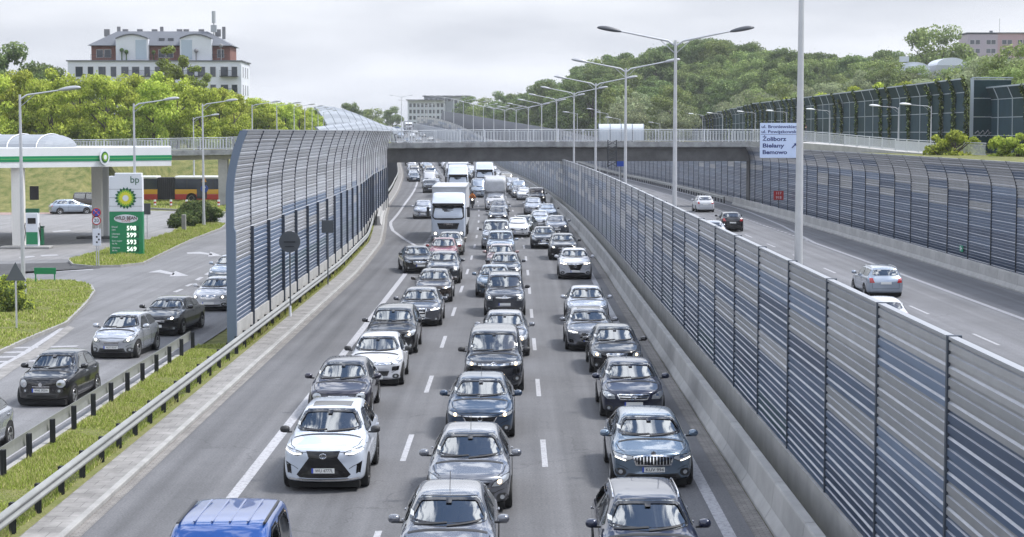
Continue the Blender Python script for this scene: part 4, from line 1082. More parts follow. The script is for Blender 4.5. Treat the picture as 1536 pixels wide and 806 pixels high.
# silver shell barrier and dark sloping wall in the distance
def sheet(name, label, cat, path, hs, bend, mat, pitch=1.2, thick=.25, grp=None, z0=0):
    root = empty(name, path[0]); org = Vector(path[0]); tag(root, label, cat, grp); mb = MB(); K = 10; n = len(path)
    for i, p in enumerate(path):
        t, s = side_of(path, i, 1); q = Vector(p)-org
        for e in (0, -thick):
            for k in range(K+1):
                f = k/K; mb.v.append(tuple(q+s*(bend[i]*f*f+e)+Vector((0, 0, hs[i]*f*(1-.12*f)+z0))))
    W_ = 2*(K+1)
    for i in range(n-1):
        for e in (0, K+1):
            for k in range(K): mb.f.append((i*W_+e+k, i*W_+e+k+1, (i+1)*W_+e+k+1, (i+1)*W_+e+k)); mb.m.append(k % 2 if len(mat) > 1 else 0)
        mb.f.append((i*W_+K, i*W_+2*K+1, (i+1)*W_+2*K+1, (i+1)*W_+K)); mb.m.append(0)
    for i in (0, n-1):
        for k in range(K): mb.f.append((i*W_+k, i*W_+k+1, i*W_+K+2+k, i*W_+K+1+k)); mb.m.append(0)
    mb.build('curved_sheet', mat, root, 30)
    pm = MB()
    for i in range(0, n, 2):
        t, s = side_of(path, i, 1); q = Vector(p)-org
        pts = [Vector(path[i])-org+s*(bend[i]*f*f+.12)+Vector((0, 0, hs[i]*f*(1-.12*f)+z0)) for f in (0, .25, .5, .75, 1)]
        pm2 = MB(); pm2.tube(pts, .05, 5); pm2.build('rib', M['shell2'] if len(mat) > 1 else M['dark_steel'], root)
    return root
M['shell'] = pb('shell_metal', (.30, .33, .375), .5, .1, noise=.1, nscale=.3); M['shell2'] = pb('shell_metal_dark', (.22, .245, .285), .5, .1)
pth = [Vector((lerp(PX(500, 430), PX(607, 610), t), lerp(430, 610, t), 3.2+5*t)) for t in np.linspace(0, 1, 26)]
sheet('noise_barrier', 'big silver curved shell shaped noise barrier seen over the left end of the bridge', 'noise wall', pth, [lerp(12.2, .9, sm(t*.93)) if t > .02 else 12.0 for t in np.linspace(0, 1, 26)], [lerp(-4.2, -.4, t) for t in np.linspace(0, 1, 26)], [M['shell'], M['shell2']])
pth = [Vector((lerp(PX(488, 330), PX(566, 425), t), lerp(330, 425, t), 5.2+.5*t)) for t in np.linspace(0, 1, 16)]
sheet('noise_barrier', 'low grey curved noise barrier in front of the big silver shell', 'noise wall', pth, [lerp(4.2, 5.6, t) for t in np.linspace(0, 1, 16)], [-1.6]*16, [M['shell2'], M['shell']])
pth = [Vector((lerp(PX(662, 650), PX(832, 455), t), lerp(650, 455, t), lerp(7.5, 4.6, t))) for t in np.linspace(0, 1, 40)]
sheet('noise_barrier', 'dark sloping noise wall with pale top edge rising behind the middle of the bridge', 'noise wall', pth, [lerp(9.0, 4.6, t) for t in np.linspace(0, 1, 40)], [.5]*40, [M['post_grey']])
pth = [Vector((lerp(PX(618, 690), PX(690, 470), t), lerp(690, 470, t), lerp(8, 5.0, t))) for t in np.linspace(0, 1, 14)]
sheet('noise_barrier', 'short grey wall beside the far road above the bridge railing', 'noise wall', pth, [lerp(3.8, 3.4, t) for t in np.linspace(0, 1, 14)], [.3]*14, [M['shell2']])
# green glass and ivy walls up on the right bank
M['green_panel'] = pb('dark_green_panel', (.012, .036, .042), .7, 0, .12, noise=.2, nscale=.8); M['green_panel2'] = pb('dark_blue_green_panel', (.022, .05, .066), .7, 0, .12, noise=.2, nscale=.8)
M['frame_pale'] = pb('pale_frame', (.35, .40, .44), .45, .3)
def leaf_cloud(pts, nor, size, rng, jitter=.6):
    n = len(pts); a = rng.normal(0, 1, (n, 3))*jitter+nor; a /= np.linalg.norm(a, axis=1)[:, None]+1e-9
    b = np.cross(a, rng.normal(0, 1, (n, 3))); b /= np.linalg.norm(b, axis=1)[:, None]+1e-9; c = np.cross(a, b)
    s = size*rng.uniform(.6, 1.35, n)[:, None]; V = np.empty((n*4, 3))
    V[0::4] = pts-b*s; V[1::4] = pts-c*s*.62; V[2::4] = pts+b*s; V[3::4] = pts+c*s*.62
    return V
def leaf_mesh(name, V, mats, idx=None):
    n = len(V)//4; me = bpy.data.meshes.new(name); me.from_pydata(V.tolist(), [], [(4*i, 4*i+1, 4*i+2, 4*i+3) for i in range(n)])
    for m_ in mats: me.materials.append(m_)
    if idx is not None: me.polygons.foreach_set('material_index', idx.astype(np.int32))
    me.update(); return me
def ivy_wall(name, label, joints, tops, z0s, seed, ivy_prob=.7, toward=-1):
    rng = np.random.default_rng(seed); root = empty(name, joints[0]); org = Vector(joints[0]); tag(root, label, 'noise wall')
    for i in range(len(joints)-1):
        a, b = Vector(joints[i])-org, Vector(joints[i+1])-org; t, s = side_of(joints, i, toward); h = tops[i]; z0 = z0s[i]
        mb = MB(); rows = 4; pr = [(0, z0), (0, z0+h*.28), (0, z0+h*.55), (.03, z0+h*.82), (.55, z0+h)]
        a2, b2 = a+t*.06, b-t*.06
        for k in range(4):
            for e in (0, -.12): mb.quad(a2+s*(pr[k][0]+e)+Vector((0, 0, pr[k][1])), b2+s*(pr[k][0]+e)+Vector((0, 0, pr[k][1])), b2+s*(pr[k+1][0]+e)+Vector((0, 0, pr[k+1][1]-.06)), a2+s*(pr[k+1][0]+e)+Vector((0, 0, pr[k+1][1]-.06)), int(rng.random() < .45))
            rot = math.atan2(-t.x, t.y)
            mb.box((a2+b2)/2+s*(pr[k+1][0]-.05)+Vector((0, 0, pr[k+1][1]-.03)), (.2, (b2-a2).length, .07 if k < 3 else .14), 2, rot)
        mb.build('panel', [M['green_panel'], M['green_panel2'], M['frame_pale']], root, fixn=False)
    for i, j in enumerate(joints):
        t, s = side_of(joints, i, toward); q = Vector(j)-org; k = min(i, len(tops)-1); h = tops[k]; z0 = z0s[k]
        mb = MB(); mb.tube([q+s*.05+Vector((0, 0, z0)), q+s*.05+Vector((0, 0, z0+h*.55)), q+s*.08+Vector((0, 0, z0+h*.82)), q+s*.6+Vector((0, 0, z0+h))], .045, 6); mb.build('wall_post', M['frame_pale'], root)
        if rng.random() < ivy_prob:
            n = 800; u = rng.random(n)**.8; hh = h*(1-.5*max(0, rng.random()-.7))
            wd = (.28+.35*np.abs(np.sin(u*9+i)))*(.5+.6*u); x = rng.normal(0, 1, n)*wd*.45
            P_ = np.array([list(q+s*(.16+.5*max(0, f-.8)/.2*1.0)+Vector((0, 0, z0+f*hh*1.02))) for f in u])+np.outer(x, np.array(t))+rng.normal(0, .10, (n, 3))
            V = leaf_cloud(P_, np.array(s)[None, :]*.8, .15, rng); me = leaf_mesh('ivy', V, [M['ivy'], M['leaf_mid2']], (rng.random(n) < .22)); link('ivy', me, root)
    return root
dj = [184+5.4*i for i in range(58)]
JG = [Vector((44.6-(.012*max(d-330, 0) if d > 330 else 0), d, 0)) for d in dj]
tops = []
for d in dj: tops.append(7.3 if d < 330 else 7.3-2.6*min(1, (math.floor((d-330)/11)*11)/150))
ivy_wall('ivy_noise_wall', 'long dark green panelled noise wall hung with columns of ivy on the right bank', JG, tops, [6.0-.0*(d) for d in dj], 11, .62)
JG2 = [Vector((46.8+.0*i, 186-5.2*i, 0)) for i in range(8)]
ivy_wall('ivy_noise_wall', 'nearest dark green panelled noise wall cut by the right edge of the photo', JG2, [6.5]*8, [5.9]*8, 12, .45)
# return panel between the two
rp = empty('noise_wall_return', (44.9, 183.6, 5.9)); tag(rp, 'dark green end panel facing the camera where the two ivy walls overlap', 'noise wall')
mb = MB()
for k in range(4): mb.box((1.95, 0, .9+1.82*k), (3.7, .1, 1.74), k % 2); mb.box((1.95, -.02, 1.82*(k+1)-.03), (3.7, .14, .07), 2)
mb.box((1.95, -.02, 7.45), (4.0, .3, .12), 2); mb.build('panel', [M['green_panel'], M['green_panel'], M['frame_pale']], rp)
mb = MB(); mb.box((-.05, -.05, 3.7), (.32, .2, 7.4)); mb.build('wall_post', M['frame_pale'], rp)
mb = MB(); pts = [(.3, -.08, 2.0), (.6, -.08, 2.25), (.8, -.08, 1.95), (1.1, -.08, 2.3), (1.3, -.08, 1.95), (1.6, -.08, 2.35), (1.75, -.08, 2.0), (2.1, -.08, 2.25), (2.5, -.08, 2.1)]
mb.tube(pts, .05, 4); mb.tube([(p[0]+.1, p[1], p[2]-.3) for p in pts], .035, 4); mb.build('graffiti', M['paintline'], rp)
# ------------------------------------------------------------------ concrete barriers
def barrier_mesh(L, name='concrete_barrier'):
    mb = MB(); pr = [(.30, 0), (.30, .08), (.17, .30), (.11, .80), (.09, .84), (-.09, .84), (-.11, .80), (-.17, .30), (-.30, .08), (-.30, 0)]
    mb.sweep([(0, -L/2+.015, 0), (0, 0, 0), (0, L/2-.015, 0)], pr, closed_prof=True, caps=True); me = mb.mesh(name, M['concrete_pale']); fix_normals(me); return me
BME = barrier_mesh(4.0)
def barriers(fx, d0, d1, label, grp):
    d = d0
    while d < d1:
        p = road(fx(d), d); o = link('concrete_barrier', BME); o.location = p; o.rotation_euler = (math.atan2(sz(d+2)-sz(d-2), 4), 0, heading(d)); tag(o, label, 'barrier', grp); d += 4.0
barriers(lambda d: 5.46, 20, 420, 'pale concrete barrier segment at the foot of the median noise wall', 'barrier segments along the median wall')
barriers(lambda d: 25.6, 64, 208, 'pale concrete barrier segment in front of the right noise wall', 'barrier segments along the right wall')
# concrete parapet on the left before the bridge
mb = MB(); mb.sweep([road(kerb_r(d)-.5, d) for d in np.arange(158, 199, 3.0)], [(.30, .1), (.16, .35), (.10, .9), (-.10, .9), (-.14, .1)], closed_prof=True, caps=True); o = mb.build('concrete_parapet', M['concrete_pale']); tag(o, 'pale concrete parapet curving beside the road before the left bridge abutment', 'barrier')
# ------------------------------------------------------------------ guard rails
M['galv'] = pb('guard_rail_steel', (.27, .275, .265), .55, .3, noise=.18, nscale=.8)
M['post_black'] = pb('guard_rail_post', (.012, .014, .017), .6)
def guard_rail(label, path, facing, postside, gap=2.0):
    root = empty('guard_rail', path[0]); org = Vector(path[0]); tag(root, label, 'guard rail'); lp = [Vector(p)-org for p in path]; mb = MB()
    pr = [(0, .42), (.05, .45), (.075, .49), (.075, .52), (.02, .57), (.02, .60), (.075, .65), (.075, .68), (.05, .72), (0, .75), (-.012, .75), (.01, .60), (.01, .57), (-.012, .42)]
    pr = [(facing*a, b) for a, b in pr]; mb.sweep(lp, pr, closed_prof=True, caps=True); mb.build('beam', M['galv'], root, 30)
    s = 0; nxt = .4; npost = 0
    pm = MB(); pm.box((0, 0, .36), (.055, .13, .74)); pm.box((0, .05, .36), (.12, .012, .74)); pm.box((0, -.05, .36), (.12, .012, .74)); pme = pm.mesh('rail_post', M['post_black'])
    for a, b in zip(lp[:-1], lp[1:]):
        l = (b-a).length
        while nxt < s+l and npost < 100:
            q = a.lerp(b, (nxt-s)/l); t = (b-a).normalized(); sd = Vector((t.y, -t.x, 0)); o = link('rail_post', pme, root); o.location = q+sd*postside; o.rotation_euler = (0, 0, math.atan2(-t.x, t.y)); nxt += gap; npost += 1
        s += l
    return root
guard_rail('outer steel guard rail with black posts between the grass verge and the motorway', [road(kerb_r(d)-.98, d) for d in np.arange(26, 196, 3.0)], 1, -.09)
guard_rail('inner steel guard rail with black posts between the slip road and the grass verge', [Vector((-11.95, d, 0)) for d in np.arange(26, 70, 3.0)], -1, .12, 2.3)
guard_rail('far curved guard rail at the foot of the dark wall beyond the bridge', [road(kerb_r(d)-.9, d) for d in np.arange(208, 420, 5.0)], 1, -.09, 2.5)
guard_rail('far guard rail along the right noise wall beyond the bridge pier', [road(25.0, d) for d in np.arange(210, 420, 5.0)], -1, .09, 2.5)
# ------------------------------------------------------------------ bridge
br = empty('footbridge', (0, 200, 0)); tag(br, 'long concrete footbridge with white railings crossing over both carriageways', 'bridge')
def bz(x): return interp([(-62, 5.75), (-45, 5.9), (-31, 6.15), (-14, 6.85), (0, 7.0), (30, 7.0), (46, 6.7)])(x)
xs = [-62, -52, -45, -38, -31, -22, -14, -6, 2, 10, 18, 26, 30.5]
mb = MB(); mb.sweep([(x, 2.0, bz(x)) for x in xs], [(2.05, 0), (2.05, -.55), (1.7, -.65), (-1.7, -.65), (-2.05, -.55), (-2.05, 0)], closed_prof=True, caps=True); mb.build('deck', M['bridge_conc'] if 'bridge_conc' in M else pb('bridge_fascia_concrete', (.27, .275, .275), .85, noise=.4, nscale=.9), br)
xg = [-14.2, -8, 0, 8, 16, 25.2]
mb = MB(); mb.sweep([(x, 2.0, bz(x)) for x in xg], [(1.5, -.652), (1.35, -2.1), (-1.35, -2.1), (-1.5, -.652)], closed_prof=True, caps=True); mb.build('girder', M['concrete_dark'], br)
xg = [-62, -45, -31, -15.4]
mb = MB(); mb.sweep([(x, 2.0, bz(x)) for x in xg], [(1.3, -.652), (1.1, -1.05), (-1.1, -1.05), (-1.3, -.652)], closed_prof=True, caps=True); mb.build('girder', M['concrete'], br)
mb = MB(); mb.bbox((-14.75, 2.0, 3.05), (1.3, 4.0, 6.1), .04); mb.build('abutment', pb('abutment_concrete', (.25, .26, .27), .85, noise=.25, nscale=.6), br)
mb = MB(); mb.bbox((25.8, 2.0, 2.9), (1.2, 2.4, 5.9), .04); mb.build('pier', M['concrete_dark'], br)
mb = MB(); mb.bbox((-31.6, 1.6, 2.65), (1.0, 1.1, 5.25), .04); mb.build('pier', M['concrete_pale'], br)
mb = MB(); mb.bbox((-50, 1.6, 2.4), (1.0, 1.1, 4.75), .04); mb.build('pier', M['concrete_pale'], br)
def railing(parent, pts, h=1.3, step=3.0, gap=.15, bar=.022, name='railing_panel', org=Vector()):
    P_ = [Vector(p) for p in pts]; acc = []
    for a, b in zip(P_[:-1], P_[1:]):
        n = max(1, round((b-a).length/step))
        for i in range(n): acc.append((a.lerp(b, i/n), a.lerp(b, (i+1)/n)))
    for a, b in acc:
        mb = MB(); t = (b-a).normalized(); L_ = (b-a).length
        mb.tube([a+Vector((0,0,h)), b+Vector((0,0,h))], .04, 6); mb.tube([a+Vector((0,0,h-.16)), b+Vector((0,0,h-.16))], .025, 5); mb.tube([a+Vector((0,0,.12)), b+Vector((0,0,.12))], .025, 5)
        mb.box(a+Vector((0,0,h/2)), (.09, .09, h))
        k = int(L_/gap)
        for i in range(1, k): q = a.lerp(b, i/k); mb.box(q+Vector((0,0,.12+(h-.28)/2)), (bar*2, bar*2, h-.28))
        mb.build(name, M['rail_white'], parent)
railing(br, [(x, .08, bz(x)+.005) for x in xs]); railing(br, [(x, 3.92, bz(x)+.005) for x in xs], gap=.3)
# ramp and path railing on the right bank
rr_ = empty('path_railing', (30.6, 200, 6.0)); tag(rr_, 'white railing running down the right bank from the bridge end', 'railing')
railing(rr_, [(0, .1, 1.0), (3.5, -7, .62), (6.5, -18, .2), (8.4, -30, -.02), (10.8, -36, -.1)], 1.15)
mb = MB(); mb.sweep([(0, 1.9, .97), (5.0, -6.4, .58), (8.0, -17.8, .16), (10.0, -30, -.04)], [(1.6, 0), (1.6, -1.2), (-1.6, -1.2), (-1.6, 0)], closed_prof=True, caps=True); o = mb.build('ramp', M['concrete_pale']); o.location = (30.6, 200, 6.0); tag(o, kind='structure')
# shelter on the bridge
sh_ = empty('shelter', (PX(931, 202.5), 202.4, bz(11))); tag(sh_, 'translucent vaulted shelter standing on the bridge deck', 'shelter')
M['poly'] = pb('polycarbonate', (.48, .52, .57), .25, 0, .5, alpha=1)
mb = MB(); prs = [(-2.45, 0, 0)]
arc = [(math.cos(a), math.sin(a)) for a in np.linspace(0, PI, 13)]
for x0, x1 in ((-2.45, 2.45),):
    for (c0, s0), (c1, s1) in zip(arc[:-1], arc[1:]): mb.quad((x0, c0*.9, 1.05+s0*.85), (x1, c0*.9, 1.05+s0*.85), (x1, c1*.9, 1.05+s1*.85), (x0, c1*.9, 1.05+s1*.85))
    mb.quad((x0, -.9, .1), (x1, -.9, .1), (x1, -.9, 1.05), (x0, -.9, 1.05)); mb.quad((x0, .9, .1), (x1, .9, .1), (x1, .9, 1.05), (x0, .9, 1.05))
mb.build('vault', M['poly'], sh_, 30)
for x in (-2.45, -1.2, 0, 1.2, 2.45):
    mb = MB(); mb.tube([(x, .93, 0)]+[(x, c*.93, 1.05+s*.88) for c, s in arc]+[(x, -.93, 0)], .03, 5); mb.build('hoop', M['post_grey'], sh_)
# ------------------------------------------------------------------ lamps
def head_mesh(mat):
    bm = bmesh.new(); bmesh.ops.create_icosphere(bm, subdivisions=3, radius=1)
    for v in bm.verts:
        t = (v.co.x+1)/2; v.co = Vector((v.co.x*.58, v.co.y*(.11+.09*t), v.co.z*(.11+.06*t) if v.co.z > 0 else v.co.z*.07))
    me = bpy.data.meshes.new('lamp_head'); bm.to_mesh(me); bm.free(); me.materials.append(mat); me.shade_smooth(); return me
HEADS = {k: head_mesh(M[k]) for k in ('lamp_head', 'lamp_head_dark', 'diffuser')}
def lamp(label, grp, loc, h, arms, reach, rise, headmat, rot=0, rad=.10):
    root = empty('street_lamp', loc, rot); tag(root, label, 'street lamp', grp)
    mb = MB(); mb.tube([(0, 0, 0), (0, 0, h*.5), (0, 0, h)], [rad, rad*.8, rad*.5], 10); mb.build('pole', M['lamp_steel'], root, 40)
    mb = MB(); mb.tube([(0, 0, 0), (0, 0, .9)], [rad*1.25, rad*1.2], 10); mb.build('pole_base', M['lamp_steel'], root, 40)
    for sg in arms:
        mb = MB(); mb.tube([(0, 0, h-.25), (sg*.35, 0, h-.02), (sg*reach, 0, h+rise)], [rad*.42, rad*.4, rad*.3], 8); mb.tube([(0, 0, h-.6), (sg*.8, 0, h+rise*.28)], rad*.15, 5); mb.build('arm', M['lamp_steel'], root, 40)
        o = link('lamp_head', HEADS[headmat], root); o.location = (sg*(reach+.42), 0, h+rise+.05); o.rotation_euler = (0, -math.atan2(rise, reach), 0 if sg > 0 else PI)
        if sg < 0: o.rotation_euler = (0, -math.atan2(rise, reach), PI)
    return root
LGm = 'double lamps along the median wall'
for k in range(17):
    d = 47.2+36.9*k; p = road(7.2, d, 0)
    lab = {0: 'nearest thick lamp post whose top leaves the photo, beside the blue road sign', 1: 'tall double lamp with dark grey heads nearest to the camera', 2: 'second double armed lamp standing behind the one with dark heads', 3: 'third double armed lamp in the row along the median wall'}.get(k, 'double armed street lamp receding in the median row above the bridge')
    big = k < 2
    lamp(lab, LGm, p, 12.15, (1, -1), 2.55, .42, 'lamp_head_dark' if big else 'lamp_head', heading(d), .125)
LGl = 'single lamps along the left bank'
for (px, py, d, bx, lab) in ((25, 139, 91, None, 'grey single armed lamp at the far left in front of the fuel canopy'), (197, 153, 121.5, None, 'grey single armed lamp standing before the green fuel price sign'), (301, 154, 157, None, 'grey single armed lamp rising from the juniper bush'), (288, 175, 213, None, 'shorter lamp close beside the one in the juniper bush')):
    top = D(px, py, d); lamp(lab, LGl, (top.x+.15, d, 0), top.z-.1, (1,), 2.0, .22, 'lamp_head', rad=.115)
for i, (px, py, d) in enumerate(((378, 157, 204), (415, 158, 240), (441, 160, 275), (457, 162, 310), (468, 164, 345), (477, 166, 380), (485, 168, 420))):
    top = D(px, py, d); zg = terr(top.x, d); lamp(('single lamp showing above the left noise wall, nearest of its row' if i == 0 else 'single lamp in the far row above the left noise wall'), LGl, (top.x, d, zg), top.z-zg, (1,), 2.2, .25, 'lamp_head', rad=.1)
LGr = 'single lamps along the right bank path'
for i, (px, py, d) in enumerate(((1397, 159, 174), (1348, 161, 189), (1245, 166, 230), (1180, 168, 267), (1133, 169, 301), (1084, 171, 349), (1054, 172, 388), (1031, 173, 421), (1007, 176, 465))):
    top = D(px, py, d); zg = terr(top.x, d); lamp({0: 'white single lamp on the right bank nearest to the ramp railing', 1: 'second white single lamp on the right bank before the ivy wall'}.get(i, 'small single lamp in the row before the ivy wall'), LGr, (top.x, d, zg), max(top.z-zg, 2.5), (-1,), 2.0, .1, 'diffuser', rad=.07)
# small far lamps above the bridge
for i, (px, py, d) in enumerate(((602, 145, 560), (612, 152, 640), (640, 158, 760))):
    top = D(px, py, d); zg = terr(top.x, d); lamp('distant double lamp over the far road left of the office block', 'far lamps', (top.x, d, zg), top.z-zg, (1, -1), 2.5, .3, 'lamp_head', rad=.13)
for i, (px, py, d) in enumerate(((866, 170, 300), (900, 165, 330), (912, 170, 345), (930, 178, 300), (990, 185, 380))):
    top = D(px, py, d); zg = terr(top.x, d); lamp('thin grey lamp standing before the wooded hill', 'lamps before the hill', (top.x, d, zg), max(top.z-zg, 2), (-1,), 1.4, .1, 'lamp_head', rad=.07)
# ------------------------------------------------------------------ signs
def sgn(name, label, loc, rz=0): o = empty(name, loc, rz); tag(o, label, 'road sign'); return o
M['sign_back'] = pb('sign_back_grey', (.10, .11, .12), .55, .2); M['sign_white'] = pb('sign_white', (.66, .68, .72), .45); M['sign_pale'] = pb('sign_white_blue', (.58, .68, .88), .6); M['sign_ink'] = pb('sign_blue_ink', (.012, .03, .16), .5); M['sign_blue'] = pb('sign_blue', (.015, .07, .40), .45); M['sign_red'] = pb('sign_red', (.42, .02, .02), .45)
d0 = 152; c = D(1171, 211, d0); Wd = 62*d0/2790; Hd = 52*d0/2790
rs_ = sgn('direction_sign', 'white direction sign with blue district names beside the thick lamp post', (c.x, d0, 0))
mb = MB(); mb.bbox((0, 0, c.z), (Wd, .06, Hd), .015); mb.build('board', M['sign_pale'], rs_)
mb = MB(); z = c.z+Hd*.5-Hd*.325; mb.box((0, -.034, z), (Wd*.96, .01, .03)); mb.build('divider', M['sign_ink'], rs_)
x0 = -Wd*.5+.10
lettering('ul. Broniewskiego', .34, M['sign_ink'], rs_, (x0, -.036, c.z+Hd*.5-Hd*.105), width=Wd*.93, align='LEFT', bold=.02); lettering('ul. Powązkowska', .34, M['sign_ink'], rs_, (x0, -.036, c.z+Hd*.5-Hd*.25), width=Wd*.90, align='LEFT', bold=.02)
for i, (tx, wd) in enumerate((('Żoliborz', .57), ('Bielany', .52), ('Bemowo', .59))): lettering(tx, .46, M['sign_ink'], rs_, (x0+.10, -.036, c.z+Hd*.5-Hd*(.46+.19*i)), width=Wd*wd, align='LEFT', bold=.03)
mb = MB(); ax, az_ = Wd*.33, c.z-Hd*.14
mb.tube([(ax-.2, -.04, az_-.2), (ax+.06, -.04, az_+.06)], .05, 6); mb.poly([(ax+.2, -.045, az_+.2), (ax-.06, -.045, az_+.14), (ax+.14, -.045, az_-.06)]); mb.build('arrow', M['sign_ink'], rs_)
mb = MB(); mb.tube([(Wd*.42, .14, 0), (Wd*.42, .14, c.z+Hd*.4)], .10, 10); mb.build('mast', M['lamp_steel'], rs_); 
for dz in (-.8, .8): mb = MB(); mb.box((0, .07, c.z+dz), (Wd*.96, .08, .1)); mb.build('bracket', M['lamp_steel'], rs_)
p = D(1170, 294, 186); r1 = sgn('marker_sign', 'small red marker sign with white digits on a post before the right wall', (24.9, 176, 0)); zz = 2.05
mb = MB(); mb.bbox((0, 0, zz), (.95, .04, .85), .03); mb.build('board', M['sign_red'], r1); lettering('117', .36, M['sign_white'], r1, (0, -.025, zz+.2)); lettering('918', .36, M['sign_white'], r1, (0, -.025, zz-.2)); mb = MB(); mb.tube([(0, .05, 0), (0, .05, 2.4)], .04, 8); mb.build('post', M['sign_back'], r1)
q = G(466, 478); t = D(466, 363, q.y); r1 = sgn('round_sign', 'back of a round grey road sign in front of the left noise wall', (lw(q.y)+.75, q.y-.0, .1)); hz_ = t.z-.1
mb = MB(); mb.tube([(0, .04, hz_), (0, -.0, hz_)], .46, 28); mb.build('disc', M['sign_back'], r1); mb = MB(); mb.tube([(0, .07, 0), (0, .07, hz_+.3)], .035, 8); mb.build('post', M['sign_back'], r1); mb = MB(); mb.box((0, -.02, hz_), (.5, .03, .06)); mb.box((0, -.02, hz_-.2), (.4, .03, .04)); mb.build('bracket', M['dark_steel'], r1); mb = MB(); mb.tube([(0, -.06, 0), (0, -.06, .45)], .06, 8); mb.build('reflector', M['sign_white'], r1)
q = G(498, 430); t = D(498, 340, q.y); r1 = sgn('square_sign', 'back of a small square grey sign further along the left noise wall', (lw(q.y)+.75, q.y, .1)); hz_ = t.z-.1
mb = MB(); mb.bbox((0, 0, hz_), (.62, .04, .66), .01); mb.build('board', M['sign_back'], r1); mb = MB(); mb.tube([(0, .05, 0), (0, .05, hz_+.3)], .035, 8); mb.build('post', M['sign_back'], r1)
q = G(25, 497); t = D(24, 410, q.y); r1 = sgn('triangle_sign', 'back of a grey triangular give way sign on the near grass island', (q.x, q.y, .12)); hz_ = t.z-.12
mb = MB(); mb.poly([(-.42, 0, hz_-.30), (.42, 0, hz_-.30), (.0, 0, hz_+.45)]); mb.poly([(-.42, .02, hz_-.30), (.42, .02, hz_-.30), (.0, .02, hz_+.45)]); mb.quad((-.42, 0, hz_-.30), (.42, 0, hz_-.30), (.42, .02, hz_-.30), (-.42, .02, hz_-.30)); mb.quad((-.42, 0, hz_-.30), (0, 0, hz_+.45), (0, .02, hz_+.45), (-.42, .02, hz_-.30)); mb.quad((.42, 0, hz_-.30), (0, 0, hz_+.45), (0, .02, hz_+.45), (.42, .02, hz_-.30)); mb.build('plate', M['sign_back'], r1); mb = MB(); mb.tube([(0, .05, 0), (0, .05, hz_+.3)], .03, 8); mb.tube([(0, -.03, 0), (0, -.03, hz_-.35)], .03, 8); mb.build('post', M['lamp_steel'], r1)
M['fuel_green'] = pb('sign_green', (.0, .20, .075), .35, 0, .5, coat=.3); M['fuel_green_dark'] = pb('dark_green', (.0, .09, .04), .4); M['fuel_yellow'] = pb('sunflower_yellow', (.62, .60, .03), .4); M['fuel_lime'] = pb('sunflower_lime', (.22, .42, .03), .4); M['led'] = pb('price_digits', (.78, .95, .80), .4, emit=1.1)
q = G(68, 427); r1 = empty('green_board', (q.x, q.y, .0)); tag(r1, 'low plain green board on two legs at the petrol station entrance', 'sign')
mb = MB(); mb.bbox((0, 0, .72), (1.15, .05, .34), .01); mb.build('board', M['fuel_green'], r1)
for x in (-.5, .5): mb = MB(); mb.box((x, .0, .28), (.06, .05, .55)); mb.build('leg', M['fuel_green'], r1)
q = G(146, 402); d_ = q.y; r1 = sgn('no_stopping_sign', 'post with blue no stopping disc, speed limit 20 disc and white panel', (q.x, d_, .12))
z1 = D(146, 319, d_).z-.12; z2 = D(146, 331, d_).z-.12; z3 = D(146, 356, d_).z-.12
mb = MB(); mb.tube([(-.05, .05, 0), (-.05, .05, z1+.3)], .03, 8); mb.tube([(.08, .05, 0), (.08, .05, z1-.2)], .03, 8); mb.build('post', M['lamp_steel'], r1)
mb = MB(); mb.tube([(0, .0, z1), (0, -.03, z1)], .27, 24); mb.build('disc', M['sign_red'], r1); mb = MB(); mb.tube([(0, -.03, z1), (0, -.04, z1)], .21, 24); mb.build('disc_field', M['sign_blue'], r1)
mb = MB(); mb.tube([(-.14, -.045, z1-.14), (.14, -.045, z1+.14)], .025, 4); mb.tube([(-.14, -.045, z1+.14), (.14, -.045, z1-.14)], .025, 4); mb.build('cross', M['sign_red'], r1)
mb = MB(); mb.tube([(0, .0, z2), (0, -.03, z2)], .27, 24); mb.build('disc', M['sign_red'], r1); mb = MB(); mb.tube([(0, -.03, z2), (0, -.04, z2)], .21, 24); mb.build('disc_field', M['sign_white'], r1); lettering('20', .3, M['ink'], r1, (0, -.046, z2))
mb = MB(); mb.bbox((0, 0, z3), (.5, .03, 1.0), .01); mb.build('panel', M['sign_white'], r1)
mb = MB()
for i in range(4): mb.box((-.0+.12*(i % 2), -.02, z3-.3+.16*i), (.1, .01, .1))
mb.build('pictogram', M['ink'], r1)
q = G(221, 357); r1 = sgn('grey_sign', 'back of a small grey sign just right of the fuel price sign', (q.x, q.y, 0)); mb = MB(); mb.bbox((0, 0, 2.2), (.55, .04, .85), .01); mb.build('board', M['sign_back'], r1); mb = MB(); mb.tube([(0, .05, 0), (0, .05, 2.6)], .03, 8); mb.build('post', M['lamp_steel'], r1)
q = G(307, 307); r1 = sgn('blue_arrow_sign', 'round blue sign with white arrow in front of the bus', (q.x, q.y, .0)); mb = MB(); mb.tube([(0, 0, 1.75), (0, -.04, 1.75)], .42, 20); mb.build('disc', M['sign_blue'], r1); mb = MB(); mb.box((0, -.05, 1.75), (.1, .02, .5)); mb.poly([(-.2, -.06, 1.85), (.2, -.06, 1.85), (0, -.06, 2.08)]); mb.build('arrow', M['sign_white'], r1); mb = MB(); mb.tube([(0, .04, 0), (0, .04, 2.1)], .04, 8); mb.build('post', M['lamp_steel'], r1); mb = MB(); mb.poly([(-.3, -.03, 2.5), (.25, -.03, 2.5), (-.05, -.03, 3.3)]); mb.build('pennant', pb('amber', (.7, .3, .02), .5), r1)
M['bollard_red'] = pb('bollard_red', (.40, .03, .02), .5)
